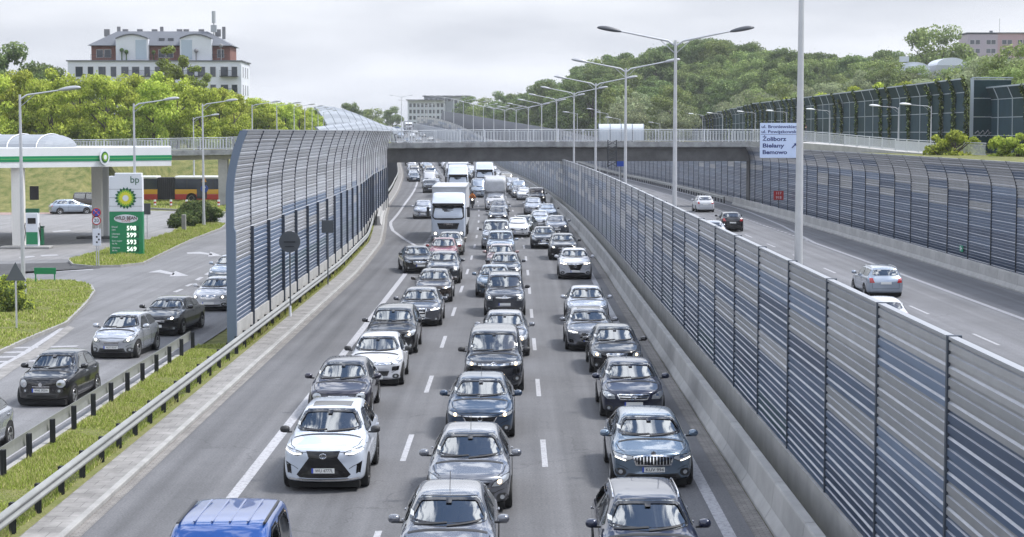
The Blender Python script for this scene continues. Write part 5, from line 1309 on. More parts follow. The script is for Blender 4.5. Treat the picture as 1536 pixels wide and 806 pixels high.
for i, px in enumerate((232.5, 256.5, 280, 328)):
    q = G(px, 312.5); r1 = empty('bollard', (q.x, q.y, .1)); tag(r1, 'red and white striped bollard on the grass before the bus', 'bollard', 'striped bollards by the bus road')
    for k in range(4): mb = MB(); mb.tube([(0, 0, .2*k), (0, 0, .2*k+.2)], .13, 12); mb.build('band', M['bollard_red' if k % 2 == 0 else 'sign_white'], r1)
q = G(276, 348); mb = MB(); mb.bbox((0, 0, .65), (.35, .25, 1.3), .05); o = mb.build('marker_stone', M['concrete']); o.location = (q.x, q.y, .1); tag(o, 'upright grey concrete marker stone at the edge of the juniper bush', 'marker')

lm = empty('lattice_mast', (PX(918, 198), 198, 4.3)); tag(lm, 'small steel lattice mast hanging in front of the bridge girder', 'mast')
mb = MB()
for x in (-.45, .45):
    for y in (-.3, .3): mb.tube([(x, y, 0), (x, y, 2.9)], .045, 5)
for k in range(5):
    z = .1+.56*k; mb.tube([(-.45, -.3, z), (.45, -.3, z+.5)], .03, 4); mb.tube([(.45, -.3, z), (-.45, -.3, z+.5)], .03, 4); mb.tube([(-.45, .3, z), (.45, .3, z+.5)], .03, 4)
mb.build('lattice', M['dark_steel'], lm)
bsg = empty('blue_sign', (PX(931, 210), 210, 0)); tag(bsg, 'small blue board standing beyond the bridge above the median wall', 'sign'); mb = MB(); mb.bbox((0, 0, 4.9), (1.0, .06, 1.5), .02); mb.build('board', M['sign_blue'], bsg); mb = MB(); mb.tube([(0, .08, 0), (0, .08, 5.4)], .05, 6); mb.build('post', M['sign_back'], bsg)
eg = empty('exit_sign', (26.42, 110, 1.15)); tag(eg, 'tiny green and white emergency sign fixed to the right noise wall', 'sign'); mb = MB(); mb.box((0, 0, 0), (.04, .75, .36)); mb.build('board', M['exit_green'] if 'exit_green' in M else pb('exit_green', (.02, .30, .16), .5), eg); mb = MB(); mb.box((-.03, .12, 0), (.02, .12, .26)); mb.box((-.03, -.16, .02), (.02, .22, .08)); mb.build('pictogram', M['sign_white'], eg)
# ------------------------------------------------------------------ petrol station
pr_ = G(190, 384); dpy = pr_.y; PW = 50*dpy/2790; PH = 121*dpy/2790
py_ = empty('price_sign', (G(191, 384).x, dpy, .1)); tag(py_, 'tall white and green fuel price sign on the grass island', 'sign')
mb = MB(); mb.bbox((0, 0, PH*.265), (PW, .5, PH*.53), .03); mb.build('green_panel', M['fuel_green'], py_)
mb = MB(); mb.bbox((0, 0, PH*.752), (PW, .5, PH*.44), .03); mb.bbox((PW*.08, 0, PH*.985), (PW*.80, .5, PH*.05), .04); mb.build('white_panel', M['sign_white'], py_)
mb = MB()
for k in range(3): mb.box((0, -.251, PH*(.60+.105*k)), (PW*.99, .01, .02))
mb.build('panel_joint', M['sign_back'], py_)
lettering('bp', .62, M['fuel_green_dark'], py_, (PW*.28, -.262, PH*.925))
fl = empty('sunflower', (0, -.26, PH*.70)); fl.parent = py_
def star(r0, r1, n, ph=0): return [((r0 if i % 2 else r1)*math.cos(PI*i/n+ph), (r0 if i % 2 else r1)*math.sin(PI*i/n+ph)) for i in range(2*n)]
FR = PW*.335
for k, (rad, mt, n) in enumerate(((1, 'fuel_green_dark', 18), (.80, 'fuel_lime', 18), (.62, 'fuel_yellow', 18), (.30, 'sign_white', 18))):
    mb = MB(); pts = star(FR*rad*.80, FR*rad*1.0, n, k*.17); mb.poly([(x, -.012*(k+1), z) for x, z in pts]); mb.poly([(x, 0, z) for x, z in pts]); 
    for i in range(len(pts)): a, b = pts[i], pts[(i+1) % len(pts)]; mb.quad((a[0], 0, a[1]), (b[0], 0, b[1]), (b[0], -.012*(k+1), b[1]), (a[0], -.012*(k+1), a[1]))
    mb.build('petal_ring', M[mt], fl)
mb = MB(); n = 28; mb.poly([(PW*.36*math.cos(2*PI*i/n), -.262, PH*.445+PH*.052*math.sin(2*PI*i/n)) for i in range(n)]); mb.build('oval', M['sign_white'], py_)
lettering('WILD BEAN', .30, pb('cafe_brown', (.06, .02, .015), .5), py_, (0, -.27, PH*.452), width=PW*.66, bold=.03); lettering('CAFE', .16, M['sign_red'], py_, (0, -.27, PH*.418), width=PW*.26)
for i, (t1, t2, v) in enumerate((('Diesel', 'ON', '5 98'), ('Ultimate', 'Diesel', '5 99'), ('Euro super', '95 Pb', '5 93'), ('Ultimate', '98 Pb', '5 69'))):
    z = PH*(.325-.086*i); mb = MB(); mb.box((PW*.20, -.252, z), (PW*.36, .015, PH*.064)); mb.build('display', M['fuel_green_dark'], py_)
    lettering(v.replace(' ', ''), .42, M['led'], py_, (PW*.16, -.268, z), width=PW*.28); lettering(t1, .15, M['sign_white'], py_, (-PW*.43, -.262, z+.09), align='LEFT'); lettering(t2, .15, M['sign_white'], py_, (-PW*.43, -.262, z-.10), align='LEFT')
# canopy
ca = empty('fuel_canopy', (0, 0, 0)); tag(ca, 'white fuel station canopy with green stripe and vaulted skylight', 'canopy')
dF = 136.0; xR = D(257, 235, dF).x; zt0, zb0 = D(257, 221, dF).z, D(257, 249, dF).z
xC = D(60, 235, dF-6).x
loop = [(xR, dF), (PX(256, dF+13), dF+13), (-75, dF+13), (-75, dF-9), (xC-3, dF-9)]
def prism(loop, z0, z1, m=0):
    mb = MB(); mb.poly([(x, y, z1) for x, y in loop]); mb.poly([(x, y, z0) for x, y in reversed(loop)])
    for i in range(len(loop)): a, b = loop[i], loop[(i+1) % len(loop)]; mb.quad((*a, z0), (*b, z0), (*b, z1), (*a, z1))
    return mb
M['canopy_white'] = pb('canopy_white', (.62, .63, .64), .4, noise=.05, nscale=.5)
prism(loop, zb0, zt0).build('fascia', M['canopy_white'], ca)
def grow(loop, e):
    out = []; k = len(loop); ar = sum(loop[i][0]*loop[(i+1) % k][1]-loop[(i+1) % k][0]*loop[i][1] for i in range(k))
    return inset(loop, -e)
hC = zt0-zb0
prism(grow(loop, .03), zb0+hC*.30, zb0+hC*.58).build('stripe', M['fuel_green'], ca); prism(grow(loop, .045), zb0+hC*.42, zb0+hC*.46).build('light_strip', pb('strip_lime', (.10, .34, .10), .4), ca)
# small emblem on the canopy
ex = D(165, 236, dF-1.6); em = empty('emblem', (ex.x, dF-2.55, zb0+hC*.5)); em.parent = ca; em.rotation_euler = (0, 0, math.atan2(9, -(xC-3-xR))*0+.42)
fd = Vector((xR-(xC-3), 9, 0)).normalized(); t_ = (ex.x-(xC-3))/(xR-(xC-3)); em.location = (ex.x+.04, dF-9+9*t_-.22, zb0+hC*.5); em.rotation_euler = (0, 0, math.atan2(fd.y, fd.x))
for k, (rad, mt) in enumerate(((.50, 'sign_white'), (.36, 'fuel_green_dark'), (.27, 'fuel_lime'), (.16, 'sign_white'))): mb = MB(); mb.tube([(0, .05-.03*k, 0), (0, -.05-.03*k, 0)], rad, 18); o = mb.build('petal_ring', M[mt], em); o.scale = (.75, 1, 1.1)
# vaulted skylight
M['skylight'] = pb('skylight_sheet', (.23, .25, .275), .5, .0, noise=.06, nscale=.4)
mb = MB(); vx1 = D(108, 215, dF+2).x; arc = np.linspace(0, PI/2, 9)
r_ = D(100, 204, dF+2).z-zt0+.1
K = 12; L0 = -75
prf = [(math.cos(a), math.sin(a)) for a in np.linspace(0, PI, K+1)]
for (c0, s0), (c1, s1) in zip(prf[:-1], prf[1:]): mb.quad((L0, dF+2+c0*4.5, zt0+s0*r_), (vx1-1.4, dF+2+c0*4.5, zt0+s0*r_), (vx1-1.4, dF+2+c1*4.5, zt0+s1*r_), (L0, dF+2+c1*4.5, zt0+s1*r_))
pe = [(vx1-1.4+1.4*math.sin(b), math.cos(b)) for b in np.linspace(0, PI/2, 6)]
for (xa, fa), (xb, fb) in zip(pe[:-1], pe[1:]):
    for (c0, s0), (c1, s1) in zip(prf[:-1], prf[1:]): mb.quad((xa, dF+2+c0*4.5*fa, zt0+s0*r_*fa), (xb, dF+2+c0*4.5*fb, zt0+s0*r_*fb), (xb, dF+2+c1*4.5*fb, zt0+s1*r_*fb), (xa, dF+2+c1*4.5*fa, zt0+s1*r_*fa))
sk = mb.build('skylight', M['skylight'], ca, 40)
for i in range(12): mb = MB(); x = vx1-1.5-2.1*i; mb.tube([(x, dF+2+c*4.54, zt0+s*(r_+.04)) for c, s in prf], .05, 4); mb.build('skylight_rib', M['canopy_white'], sk)
M['column'] = pb('canopy_column', (.74, .72, .68), .5, noise=.05)
for px, pyb, wd in ((29, 372, .85), (147, 358, .75), (160, 354, .42)):
    q = G(px, pyb); mb = MB(); mb.bbox((q.x, q.y, zb0/2), (wd, .5, zb0-.01), .03); mb.build('column', M['column'] if wd > .5 else M['canopy_white'], ca)
q = G(147, 358); mb = MB(); mb.bbox((q.x+.2, q.y, .09), (3.4, 1.3, .18), .05); o = mb.build('pump_island', M['concrete_dark']); tag(o, 'low dark kerbed island around the canopy column', 'kerb')
q = G(34, 373); mb = MB(); mb.bbox((q.x+.3, q.y, .09), (3.4, 1.3, .18), .05); o = mb.build('pump_island', M['concrete']); tag(o, 'low concrete island under the fuel pump', 'kerb')
pu = empty('fuel_pump', (q.x+.75, q.y-.1, .18)); tag(pu, 'white and green fuel pump beside the left canopy column', 'fuel pump')
mb = MB(); mb.bbox((0, 0, 1.15), (.85, .5, 2.3), .04); mb.build('cabinet', M['sign_white'], pu); mb = MB(); mb.box((.0, -.26, .55), (.8, .03, .85)); mb.build('lower_panel', M['fuel_green'], pu); mb = MB(); mb.box((0, -.26, 1.75), (.55, .03, .4)); mb.build('screen', M['gloss_black'], pu); mb = MB()
for x in (-.5, .5): mb.tube([(x, -.05, 1.6), (x*1.2, -.15, .8), (x*1.1, -.1, .35), (x*.9, -.1, 1.3)], .03, 6)
mb.build('hose', M['rubber'], pu); mb = MB(); mb.box((0, 0, 2.45), (.9, .3, .28)); mb.build('topper', M['fuel_green_dark'], pu)
sb = empty('pump_number_board', (q.x+.95, q.y-.3, 0)); tag(sb, 'small black flag board on the canopy column above the pump', 'sign'); mb = MB(); mb.bbox((0, 0, 3.85), (.62, .08, .95), .02); mb.build('flag_board', M['gloss_black'], sb); mb = MB(); mb.box((-.25, .05, 3.85), (.12, .05, .6)); mb.build('bracket', M['sign_white'], sb)
q = G(59, 368); bn = empty('waste_bin', (q.x, q.y, 0)); tag(bn, 'green waste bin standing right of the fuel pump', 'bin'); mb = MB(); mb.bbox((0, 0, .62), (.62, .5, 1.2), .04); mb.build('bin_body', M['fuel_green'], bn); mb = MB(); mb.bbox((0, 0, 1.3), (.68, .56, .12), .03); mb.build('lid', M['fuel_green_dark'], bn); mb = MB(); mb.box((0, -.255, 1.0), (.36, .02, .16)); mb.build('slot', M['well'], bn)
# ------------------------------------------------------------------ foliage
def crown_mesh(name, seed, rx, h, nb, nl, ls, mats, z0=0.0, shape='round', tip=.35, skirt=.25):  # tip: share of leaves in the painted highlight tone
    rng = np.random.default_rng(seed); C, Rr = [], []
    for i in range(nb):
        f = rng.random()
        if shape == 'round': env = math.sqrt(max(1-((f-.42)/.62)**2, .08))
        elif shape == 'cone': env = max(.15, 1.05-f)
        else: env = .35+.65*math.sin(PI*min(1, f*.9+.12))
        a = rng.uniform(0, 2*PI); rr = rx*env*math.sqrt(rng.uniform(.15, 1))*.86
        C.append((rr*math.cos(a), rr*math.sin(a), z0+h*(.06+.88*f))); Rr.append(rx*rng.uniform(.20, .40)*(1.1-.35*f))
    C = np.array(C); Rr = np.array(Rr); wgt = Rr**2/np.sum(Rr**2); ci = rng.choice(nb, nl, p=wgt)
    n = rng.normal(0, 1, (nl, 3)); n /= np.linalg.norm(n, axis=1)[:, None]; n[:, 2] = n[:, 2]*.85+.12
    rad = Rr[ci]*np.where(rng.random(nl) < .75, rng.uniform(.82, 1.12, nl), rng.uniform(.2, .9, nl)); P_ = C[ci]+n*rad[:, None]*np.array([1.05, 1.05, .85])
    stray = rng.random(nl) < .04; P_[stray] += rng.normal(0, rx*.09, (stray.sum(), 3))
    V = leaf_cloud(P_, n*1.1+np.array([0, 0, .25]), ls, rng, .75)
    idx = (rng.random(nl) < tip*np.clip(.35+1.1*n[:, 2]+.5*(P_[:, 2]-z0)/h, 0, 1)).astype(np.int32)  # paler leaves gather on upper surfaces: crown highlight put into the colour
    return leaf_mesh(name, V, mats, idx)
def trunk_mesh(name, seed, h, r, spread):
    rng = random.Random(seed); mb = MB(); mb.tube([(0, 0, -.3), (.05*h*.2, 0, h*.3), (0, .03*h, h*.62), (0, 0, h*.9)], [r*1.25, r, r*.7, r*.25], 8)
    for i in range(7):
        a = rng.uniform(0, 2*PI); z = h*rng.uniform(.28, .7); l = spread*rng.uniform(.5, .9); mb.tube([(0, 0, z), (l*.5*math.cos(a), l*.5*math.sin(a), z+l*.35), (l*math.cos(a), l*math.sin(a), z+l*.8)], [r*.45, r*.3, r*.1], 6)
    me = mb.mesh(name, M['bark']); fix_normals(me); return me
KIN = {}
def kinds(key, n, rx, h, nb, nl, ls, mats, z0, shape, tip=.35):
    KIN[key] = [(crown_mesh('crown', 100+i*13+sum(map(ord, key)) % 17, rx, h, nb, nl, ls, [M[m] for m in mats], z0, shape, tip), trunk_mesh('trunk', i+len(key), z0+h*.75, .05*rx+.10, rx*.8)) for i in range(n)]
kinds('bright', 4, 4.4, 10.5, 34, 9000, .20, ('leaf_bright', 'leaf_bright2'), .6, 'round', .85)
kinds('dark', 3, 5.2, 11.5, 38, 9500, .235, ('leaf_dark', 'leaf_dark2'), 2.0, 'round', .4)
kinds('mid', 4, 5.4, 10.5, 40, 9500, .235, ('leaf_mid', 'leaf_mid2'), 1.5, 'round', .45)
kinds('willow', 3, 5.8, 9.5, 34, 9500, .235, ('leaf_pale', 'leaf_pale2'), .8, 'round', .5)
kinds('slim', 2, 2.5, 7.2, 22, 5200, .20, ('leaf_bright', 'leaf_mid2'), 6.2, 'round', .5)
TN = {'bright': 'broadleaf_tree', 'dark': 'dark_tree', 'mid': 'green_tree', 'willow': 'willow_tree', 'slim': 'slim_tree'}
def tree(key, i, loc, s, rot, label, grp, sz_=None):
    o = empty(TN[key], loc, rot); tag(o, label, 'tree', grp); cm_, tm = KIN[key][i % len(KIN[key])]
    o.scale = (s, s, sz_ or s); link('crown', cm_, o); link('trunk', tm, o); return o
rng = random.Random(5)
GL = 'bright green trees behind the fuel station'
for i, (px, d, top, wpx) in enumerate(((-14, 236, 98, 62), (32, 243, 106, 60), (78, 238, 102, 60), (122, 246, 110, 62), (160, 240, 104, 60), (196, 250, 112, 58), (232, 244, 106, 60), (268, 252, 116, 56), (300, 248, 122, 52), (330, 262, 132, 50), (356, 276, 140, 48), (384, 300, 146, 46), (408, 325, 150, 42), (430, 350, 154, 38), (450, 385, 158, 34), (472, 430, 162, 30), (14, 262, 118, 60), (60, 266, 120, 60), (105, 268, 122, 60), (145, 270, 118, 60), (180, 272, 124, 58), (216, 270, 120, 60), (250, 276, 128, 56), (284, 280, 130, 54), (316, 285, 136, 50), (344, 292, 138, 50), (372, 318, 146, 46), (396, 340, 150, 44), (420, 372, 153, 42), (442, 395, 156, 38), (462, 415, 160, 36), (340, 330, 134, 50), (362, 340, 142, 46), (484, 470, 164, 32), (404, 300, 152, 44), (352, 258, 142, 46))):
    x = PX(px, d); zg = terr(x, d); zt = 8.05+(198-top)*d/2790; h = zt-zg
    lab = 'bright yellow green tree in the row behind the fuel station' if i < 9 else ('bright green tree in the back row before the flats' if i > 15 else 'yellow green tree in the row receding above the left noise wall')
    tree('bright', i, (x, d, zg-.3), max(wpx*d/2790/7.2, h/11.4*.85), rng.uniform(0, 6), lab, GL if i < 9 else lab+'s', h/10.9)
for (px, d, top, s, key, lab) in ((14, 300, 64, 1.25, 'dark', 'dark tree standing tallest at the far left edge'), (-30, 300, 70, 1.2, 'dark', 'dark tree half cut by the left edge of the photo'), (72, 310, 98, .95, 'dark', 'low dark tree between the far left tree and the flats'), (55, 330, 92, 1.0, 'dark', 'dark tree just right of the tallest far left tree'), (262, 292, 68, 1.15, 'slim', 'slim green tree standing before the flats, taller of two'), (300, 296, 97, .95, 'slim', 'slim green tree before the right end of the flats, shorter of two'), (235, 300, 122, 1.0, 'dark', 'dark tree behind the bright row at the left of the slim pair')):
    x = PX(px, d); zg = terr(x, d); zt = 8.05+(198-top)*d/2790; tree(key, int(px), (x, d, zg-.3), s, px, lab, None, (zt-zg)/(13.4 if key != 'mid' else 12))
# wooded hill
def hill_label(key): return {'dark': 'dark green tree among the wood on the right hill', 'mid': 'mid green tree among the wood on the right hill', 'willow': 'pale grey green tree on the lower slope of the hill'}[key]
pts = []; tries = 0; rng = random.Random(21)
while len(pts) < 250 and tries < 14000:
    tries += 1; px = rng.uniform(770, 1570); d = 362+240*rng.random()**.8; x = PX(px, d); r = x-sx(d)
    if r < (30 if d > 440 else 34) or (d < 495 and 38 < x < 50) or (d < 400 and x < 50): continue
    if px < 830 and d < 480: continue
    if any((x-a)**2+(d-b)**2 < 5.6**2 for a, b, _ in pts): continue
    if d > 590 and px > 1330: continue
    pts.append((x, d, px))
for px, d in ((1018, 497), (1030, 503), (1042, 497), (1052, 508), (1064, 499), (1076, 512), (1046, 522), (1060, 530), (1034, 520), (1086, 503), (1072, 540), (1052, 548)): pts.append((PX(px, d), d, px))
for k in range(34):
    px = rng.uniform(975, 1090); d = rng.uniform(498, 585); x = PX(px, d)
    if not any((x-a)**2+(d-b)**2 < 4.2**2 for a, b, _ in pts): pts.append((x, d, px))
for x, d, px in pts:
    low = d < 450
    key = rng.choice(('willow', 'willow', 'mid')) if low else rng.choice(('dark', 'mid', 'dark', 'mid', 'dark'))
    if px < 900: key = rng.choice(('dark', 'dark', 'mid'))
    s = rng.uniform(.72, 1.12) if d > 400 else rng.uniform(.6, .9)
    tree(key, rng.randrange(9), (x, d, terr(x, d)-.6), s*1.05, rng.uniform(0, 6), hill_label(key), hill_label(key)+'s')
# the single trees on the right skyline, and the trees over the ivy wall at the far right
for (px, d, top, s, key, lab) in ((1402, 470, 54, 1.75, 'mid', 'airy round tree alone on the skyline behind the white vaulted roofs'), (1478, 300, 84, .9, 'willow', 'grey green tree left of the photo edge over the ivy wall'), (1520, 270, 74, .9, 'mid', 'green tree at the right edge over the ivy wall'), (1545, 285, 80, .9, 'willow', 'grey green tree cut by the right edge of the photo'), (1440, 330, 112, .7, 'mid', 'small green tree before the white vaulted roofs'), (1376, 330, 118, .6, 'willow', 'small grey green tree below the white vaulted roofs'), (1500, 240, 108, .62, 'mid', 'small green tree right behind the end of the ivy wall')):
    x = PX(px, d); zg = 8.05+(198-top)*d/2790-11*s; tree(key, int(px), (x, d, max(zg, terr(x, d)) if px in (1400,) else zg), s, px, lab, None)
for i, (px, top, s) in enumerate(((1338, 98, .8), (1356, 105, .75), (1375, 106, .7), (1396, 104, .8), (1418, 107, .75), (1440, 102, .8), (1462, 96, .95), (1485, 92, 1.0), (1320, 96, .85), (1300, 98, .9))):
    d = 398; zg = 8.05+(198-top)*d/2790-11*s; tree('willow' if i % 2 else 'mid', i, (PX(px, d), d, zg), s, i, 'green tree growing in front of the white vaulted roofs', 'trees before the white vaulted roofs')
# bright shrubs along the top of the ivy wall
kinds('shrub', 2, 2.2, 3.0, 14, 2600, .16, ('leaf_bright', 'leaf_bright2'), .0, 'round', .7)
TN['shrub'] = 'shrub'
for i in range(26):
    d = 215+7.5*i; tree('shrub', i, (48.2+rng.uniform(-.4, 1.5), d, 9.9-(.012*max(0, d-300))), rng.uniform(.9, 1.5), rng.uniform(0, 6), 'bright yellow green shrub growing over the top of the ivy wall', 'shrubs behind the ivy wall')
TN['shrub'] = 'hedge_bush'
for i, (px, py, d, s) in enumerate(((1408, 236, 168, .75), (1432, 238, 166, .85), (1455, 236, 170, .7), (1500, 246, 160, .7), (1525, 246, 158, .8))):
    tree('shrub', i, (PX(px, d), d, 6.0-.6), s, i, 'low green bush by the foot of the ramp railing' if i < 3 else 'low green bush under the nearest ivy wall', 'low bushes on the right bank')
# distant woods
for i, (px, d, top, s, key) in enumerate(((528, 640, 156, 1.0, 'dark'), (560, 700, 160, 1.0, 'mid'), (590, 800, 162, 1.0, 'dark'), (700, 800, 146, 1.2, 'dark'), (725, 780, 142, 1.2, 'mid'), (750, 760, 140, 1.2, 'dark'), (775, 740, 142, 1.2, 'dark'), (715, 700, 152, 1.0, 'mid'), (742, 690, 154, 1.0, 'dark'), (768, 670, 150, 1.1, 'dark'), (790, 640, 140, 1.2, 'dark'), (804, 610, 132, 1.2, 'dark'), (545, 900, 162, 1.1, 'mid'), (500, 560, 168, .9, 'mid'))):
    x = PX(px, d); zt = 8.05+(198-top)*d/2790; tree(key, i, (x, d, zt-13*s), s, i, 'small distant tree on the horizon beyond the bridge', 'distant trees beyond the bridge')
# juniper and bushes on the left
def bush(label, loc, rx, h, seed, mats, nl=5000, ls=.10, flat=1):
    me = crown_mesh('foliage', seed, rx, h, 26, nl, ls, [M[m] for m in mats], 0, 'round', .5); o = empty('bush', loc); tag(o, label, 'bush'); c = link('foliage', me, o); c.scale = (1, .8, 1)
    mb = MB()
    for i in range(5): a = i*1.3; mb.tube([(0, 0, 0), (rx*.4*math.cos(a), rx*.3*math.sin(a), h*.5)], [.05, .02], 5)
    mb.build('stem', M['bark'], o); return o
q = G(300, 338); bush('spreading dark green juniper on the island right of the fuel price sign', (q.x, q.y, .1), 2.0, 1.75, 4, ('juniper', 'juniper2'), 9000, .11)
q = G(272, 342); bush('lower juniper at the left end of the spreading bush', (q.x, q.y, .1), 1.3, 1.1, 5, ('juniper', 'juniper2'), 5000, .10)
q = G(8, 470); bush('yellow green bush at the left edge beside the triangular sign', (q.x, q.y, .1), 1.35, 1.45, 6, ('leaf_mid', 'leaf_bright2'), 7000, .07)
# ------------------------------------------------------------------ buildings
M['render_white'] = pb('render_white', (.60, .62, .66), .8, noise=.05, nscale=.3); M['render_grey'] = pb('render_grey', (.34, .36, .38), .8, noise=.06, nscale=.3)
M['brick_red'] = pb('brick_red', (.19, .085, .065), .85, noise=.15, nscale=.8); M['roof_grey'] = pb('roof_grey', (.13, .14, .16), .6, .2, noise=.1, nscale=.5); M['win'] = pb('window_glass', (.03, .04, .055), .08, 0, .8); M['win_frame'] = pb('window_frame', (.5, .5, .5), .5)
ap = empty('apartment_building', (PX(105, 330), 330, 6), R(1.5)); tag(ap, 'white apartment building with red penthouse and grey roofs above the trees', 'building')
Wb = PX(363, 330)-PX(105, 330); zr = D(200, 92, 330).z-6; DB = 13
mb = MB(); mb.box((Wb/2, DB/2, zr/2), (Wb, DB, zr)); mb.build('wall', M['render_white'], ap)
mb = MB(); mb.box((Wb/2, DB/2, zr+.08), (Wb+.5, DB+.5, .2)); mb.build('roof_edge', M['roof_grey'], ap)
def window(parent, x, z, wd, h, y=0, side=None, frame=True, mat='win'):
    mb = MB()
    if side is None: mb.box((x, y-.02, z), (wd+.16, .06, h+.16))
    else: mb.box((side+.02, x, z), (.06, wd+.16, h+.16))
    f = mb.build('window', M['win_frame'], parent); mb = MB()
    if side is None: mb.box((x, y-.045, z), (wd, .03, h)); 
    else: mb.box((side+.045, x, z), (.03, wd, h))
    mb.build('pane', M[mat], f)
scl = 330/2790
for z_, row in ((zr-1.85, 0), (zr-5.0, 1), (zr-8.1, 2)):
    for px in (122, 139, 156, 173, 190, 206, 223, 240, 256, 273, 288, 304, 321, 338, 353): window(ap, (px-105)*scl*1.0, z_, .95 if px % 2 else 1.25, 1.75)
for px, z_ in ((240, zr-2.6), (345, zr-2.6), (345, zr-5.75), (208, zr-2.6), (290, zr-2.6)):
    mb = MB(); x = (px-105)*scl; mb.box((x, -.55, z_-.05), (3.2, 1.1, .12)); mb.box((x, -1.08, z_+.98), (3.2, .04, .05)); 
    for i in range(17): mb.box((x-1.55+.194*i, -1.08, z_+.48), (.03, .03, .98))
    mb.build('balcony', M['dark_steel'], ap)
for y_ in (2.6, 6.0, 9.4):
    for z_ in (zr-1.85, zr-5.0, zr-8.1): window(ap, y_, z_, 1.1, 1.75, side=Wb)
M['chimney'] = pb('chimney_render', (.2, .2, .21), .85, noise=.15, nscale=1)
# penthouse storey with gabled roofs
ph = MB(); x0, x1 = 3.7, 28.3; zp = zr+.2
ph.box(((x0+x1)/2, DB/2+.5, zp+1.3), (x1-x0, DB-4, 2.6)); ph.build('penthouse_wall', M['brick_red'], ap)
def hip(xa, xb, ya, yb, z0, z1, ins): 
    mb = MB(); a = [(xa, ya, z0), (xb, ya, z0), (xb, yb, z0), (xa, yb, z0)]; b = [(xa+ins, ya+3.2, z1), (xb-ins, ya+3.2, z1), (xb-ins, yb-3.2, z1), (xa+ins, yb-3.2, z1)]
    mb.poly(a); mb.poly(b)
    for i in range(4): mb.quad(a[i], a[(i+1) % 4], b[(i+1) % 4], b[i])
    return mb
rf = hip(x0-.5, x1+.5, 1.4, DB-.2, zp+2.65, zp+5.3, 4.8).build('roof', M['roof_grey'], ap)
for xa, xb in ((8.3, 14.0), (19.6, 25.2)):
    mb = MB(); n = 9; pts = [(lerp(xa, xb, i/n), zp+2.9+1.6*math.sin(PI*(.18+.64*i/n))) for i in range(n+1)]
    mb.poly([(xa, 1.1, zp)]+[(x, 1.1, z) for x, z in pts]+[(xb, 1.1, zp)]); mb.poly([(xa, 6, zp)]+[(x, 6, z) for x, z in pts]+[(xb, 6, zp)])
    mb.quad((xa, 1.1, zp), (xa, 6, zp), (xa, 6, pts[0][1]), (xa, 1.1, pts[0][1])); mb.quad((xb, 1.1, zp), (xb, 6, zp), (xb, 6, pts[-1][1]), (xb, 1.1, pts[-1][1]))
    mb.build('gable_wall', M['render_white'], ap)
    mb = MB(); mb.sweep([(x, 3.4, z+.05) for x, z in pts], [(2.6, .0), (2.6, .16), (-2.8, .16), (-2.8, .0)], closed_prof=True, caps=True); mb.build('gable_roof', M['roof_grey'], ap)
    mb = MB(); mb.box(((xa+xb)/2+(1.6 if xa < 15 else -1.6), 1.06, zp+1.9), (1.9, .06, 3.4)); mb.build('glass_bay', pb('pale_glazing', (.36, .43, .50), .2), ap)
for px in (150, 168, 178, 200, 222, 233, 260, 270, 293, 318, 327):
    x = (px-105)*scl+.5; mb = MB(); tall = px in (168, 327, 233); mb.box((x, 6.2, zp+5.1), (.55 if tall else .95, .7, 2.2 if tall else 1.3)); mb.build('chimney', M['chimney'], rf)
mb = MB(); mb.box(((318-105)*scl, 4.5, zp+5.8), (1.0, 1.0, 1.2)); mb.tube([((318-105)*scl, 4.5, zp+4), ((318-105)*scl, 4.5, zp+8.6)], .10, 8); mb.tube([((318-105)*scl, 4.5, zp+6.8), ((318-105)*scl, 4.5, zp+8.9)], .35, 8); mb.build('antenna_mast', M['render_grey'], rf)
for x in (5.2, 6.6, 16.2, 17.6, 26.6): window(ap, x, zp+1.25, 1.1, 1.3, y=2.47)
for x in (9.6, 12.0, 16.2, 17.8, 21.0): mb = MB(); mb.box((x, 3.0, zp+3.55), (1.0, 1.2, .9)); mb.build('roof_window', M['win'], rf)
for xa, xb in ((4.0, 8.0), (14.3, 19.3), (25.4, 28.0)):
    mb = MB(); mb.box(((xa+xb)/2, .35, zp+1.0), (xb-xa, .04, .05)); mb.box(((xa+xb)/2, .35, zp+.5), (xb-xa, .03, .04)); n = int((xb-xa)/.4)
    for i in range(n+1): mb.box((lerp(xa, xb, i/n), .35, zp+.5), (.035, .035, 1.0))
    mb.build('terrace_railing', M['dark_steel'], ap)
for x, h_ in ((9.4, 1.8), (10.2, 1.5), (15.0, 1.4), (22.5, 1.7), (26.9, 2.6)): mb = MB(); mb.tube([(x, .8, zp), (x, .8, zp+h_)], .10, 6); bm = bmesh.new(); bmesh.ops.create_icosphere(bm, subdivisions=2, radius=.38); bmesh.ops.translate(bm, vec=(x, .8, zp+h_), verts=bm.verts); mb.add_bm(bm); bm.free(); mb.build('roof_plant', M['juniper'] if x < 20 else M['chimney'], ap)
# far office block
ob = empty('office_building', (PX(612, 900), 900, 8)); tag(ob, 'pale grey office block on the horizon beyond the bridge', 'building')
so_ = 900/2790
def blk(x0p, x1p, top, y, dp, mat='render_grey', nm='wall'):
    xa = (x0p-612)*so_; xb = (x1p-612)*so_; h = 8.05+(198-top)*so_-8; mb = MB(); mb.box(((xa+xb)/2, y+dp/2, h/2), (xb-xa, dp, h)); mb.build(nm, M[mat], ob); return xa, xb, h
M['office'] = pb('office_render', (.42, .45, .50), .8)
a1 = blk(612, 668, 151, 0, 20, 'office'); a2 = blk(636, 704, 145, 3, 20, 'office'); a3 = blk(680, 704, 146, -1, 12, 'office')
mb = MB()
for (xa, xb, h), y in ((a1, 0), (a2, 3), (a3, -1)):
    mb.box(((xa+xb)/2, y+8, h+.2), (xb-xa+1.4, 20, .35))
mb.build('roof_slab', M['roof_grey'], ob)
for r_i in range(4):
    for i in range(9): window(ob, 1.4+i*1.9, a1[2]-2.4-3.0*r_i, 1.15, 1.8, y=0)
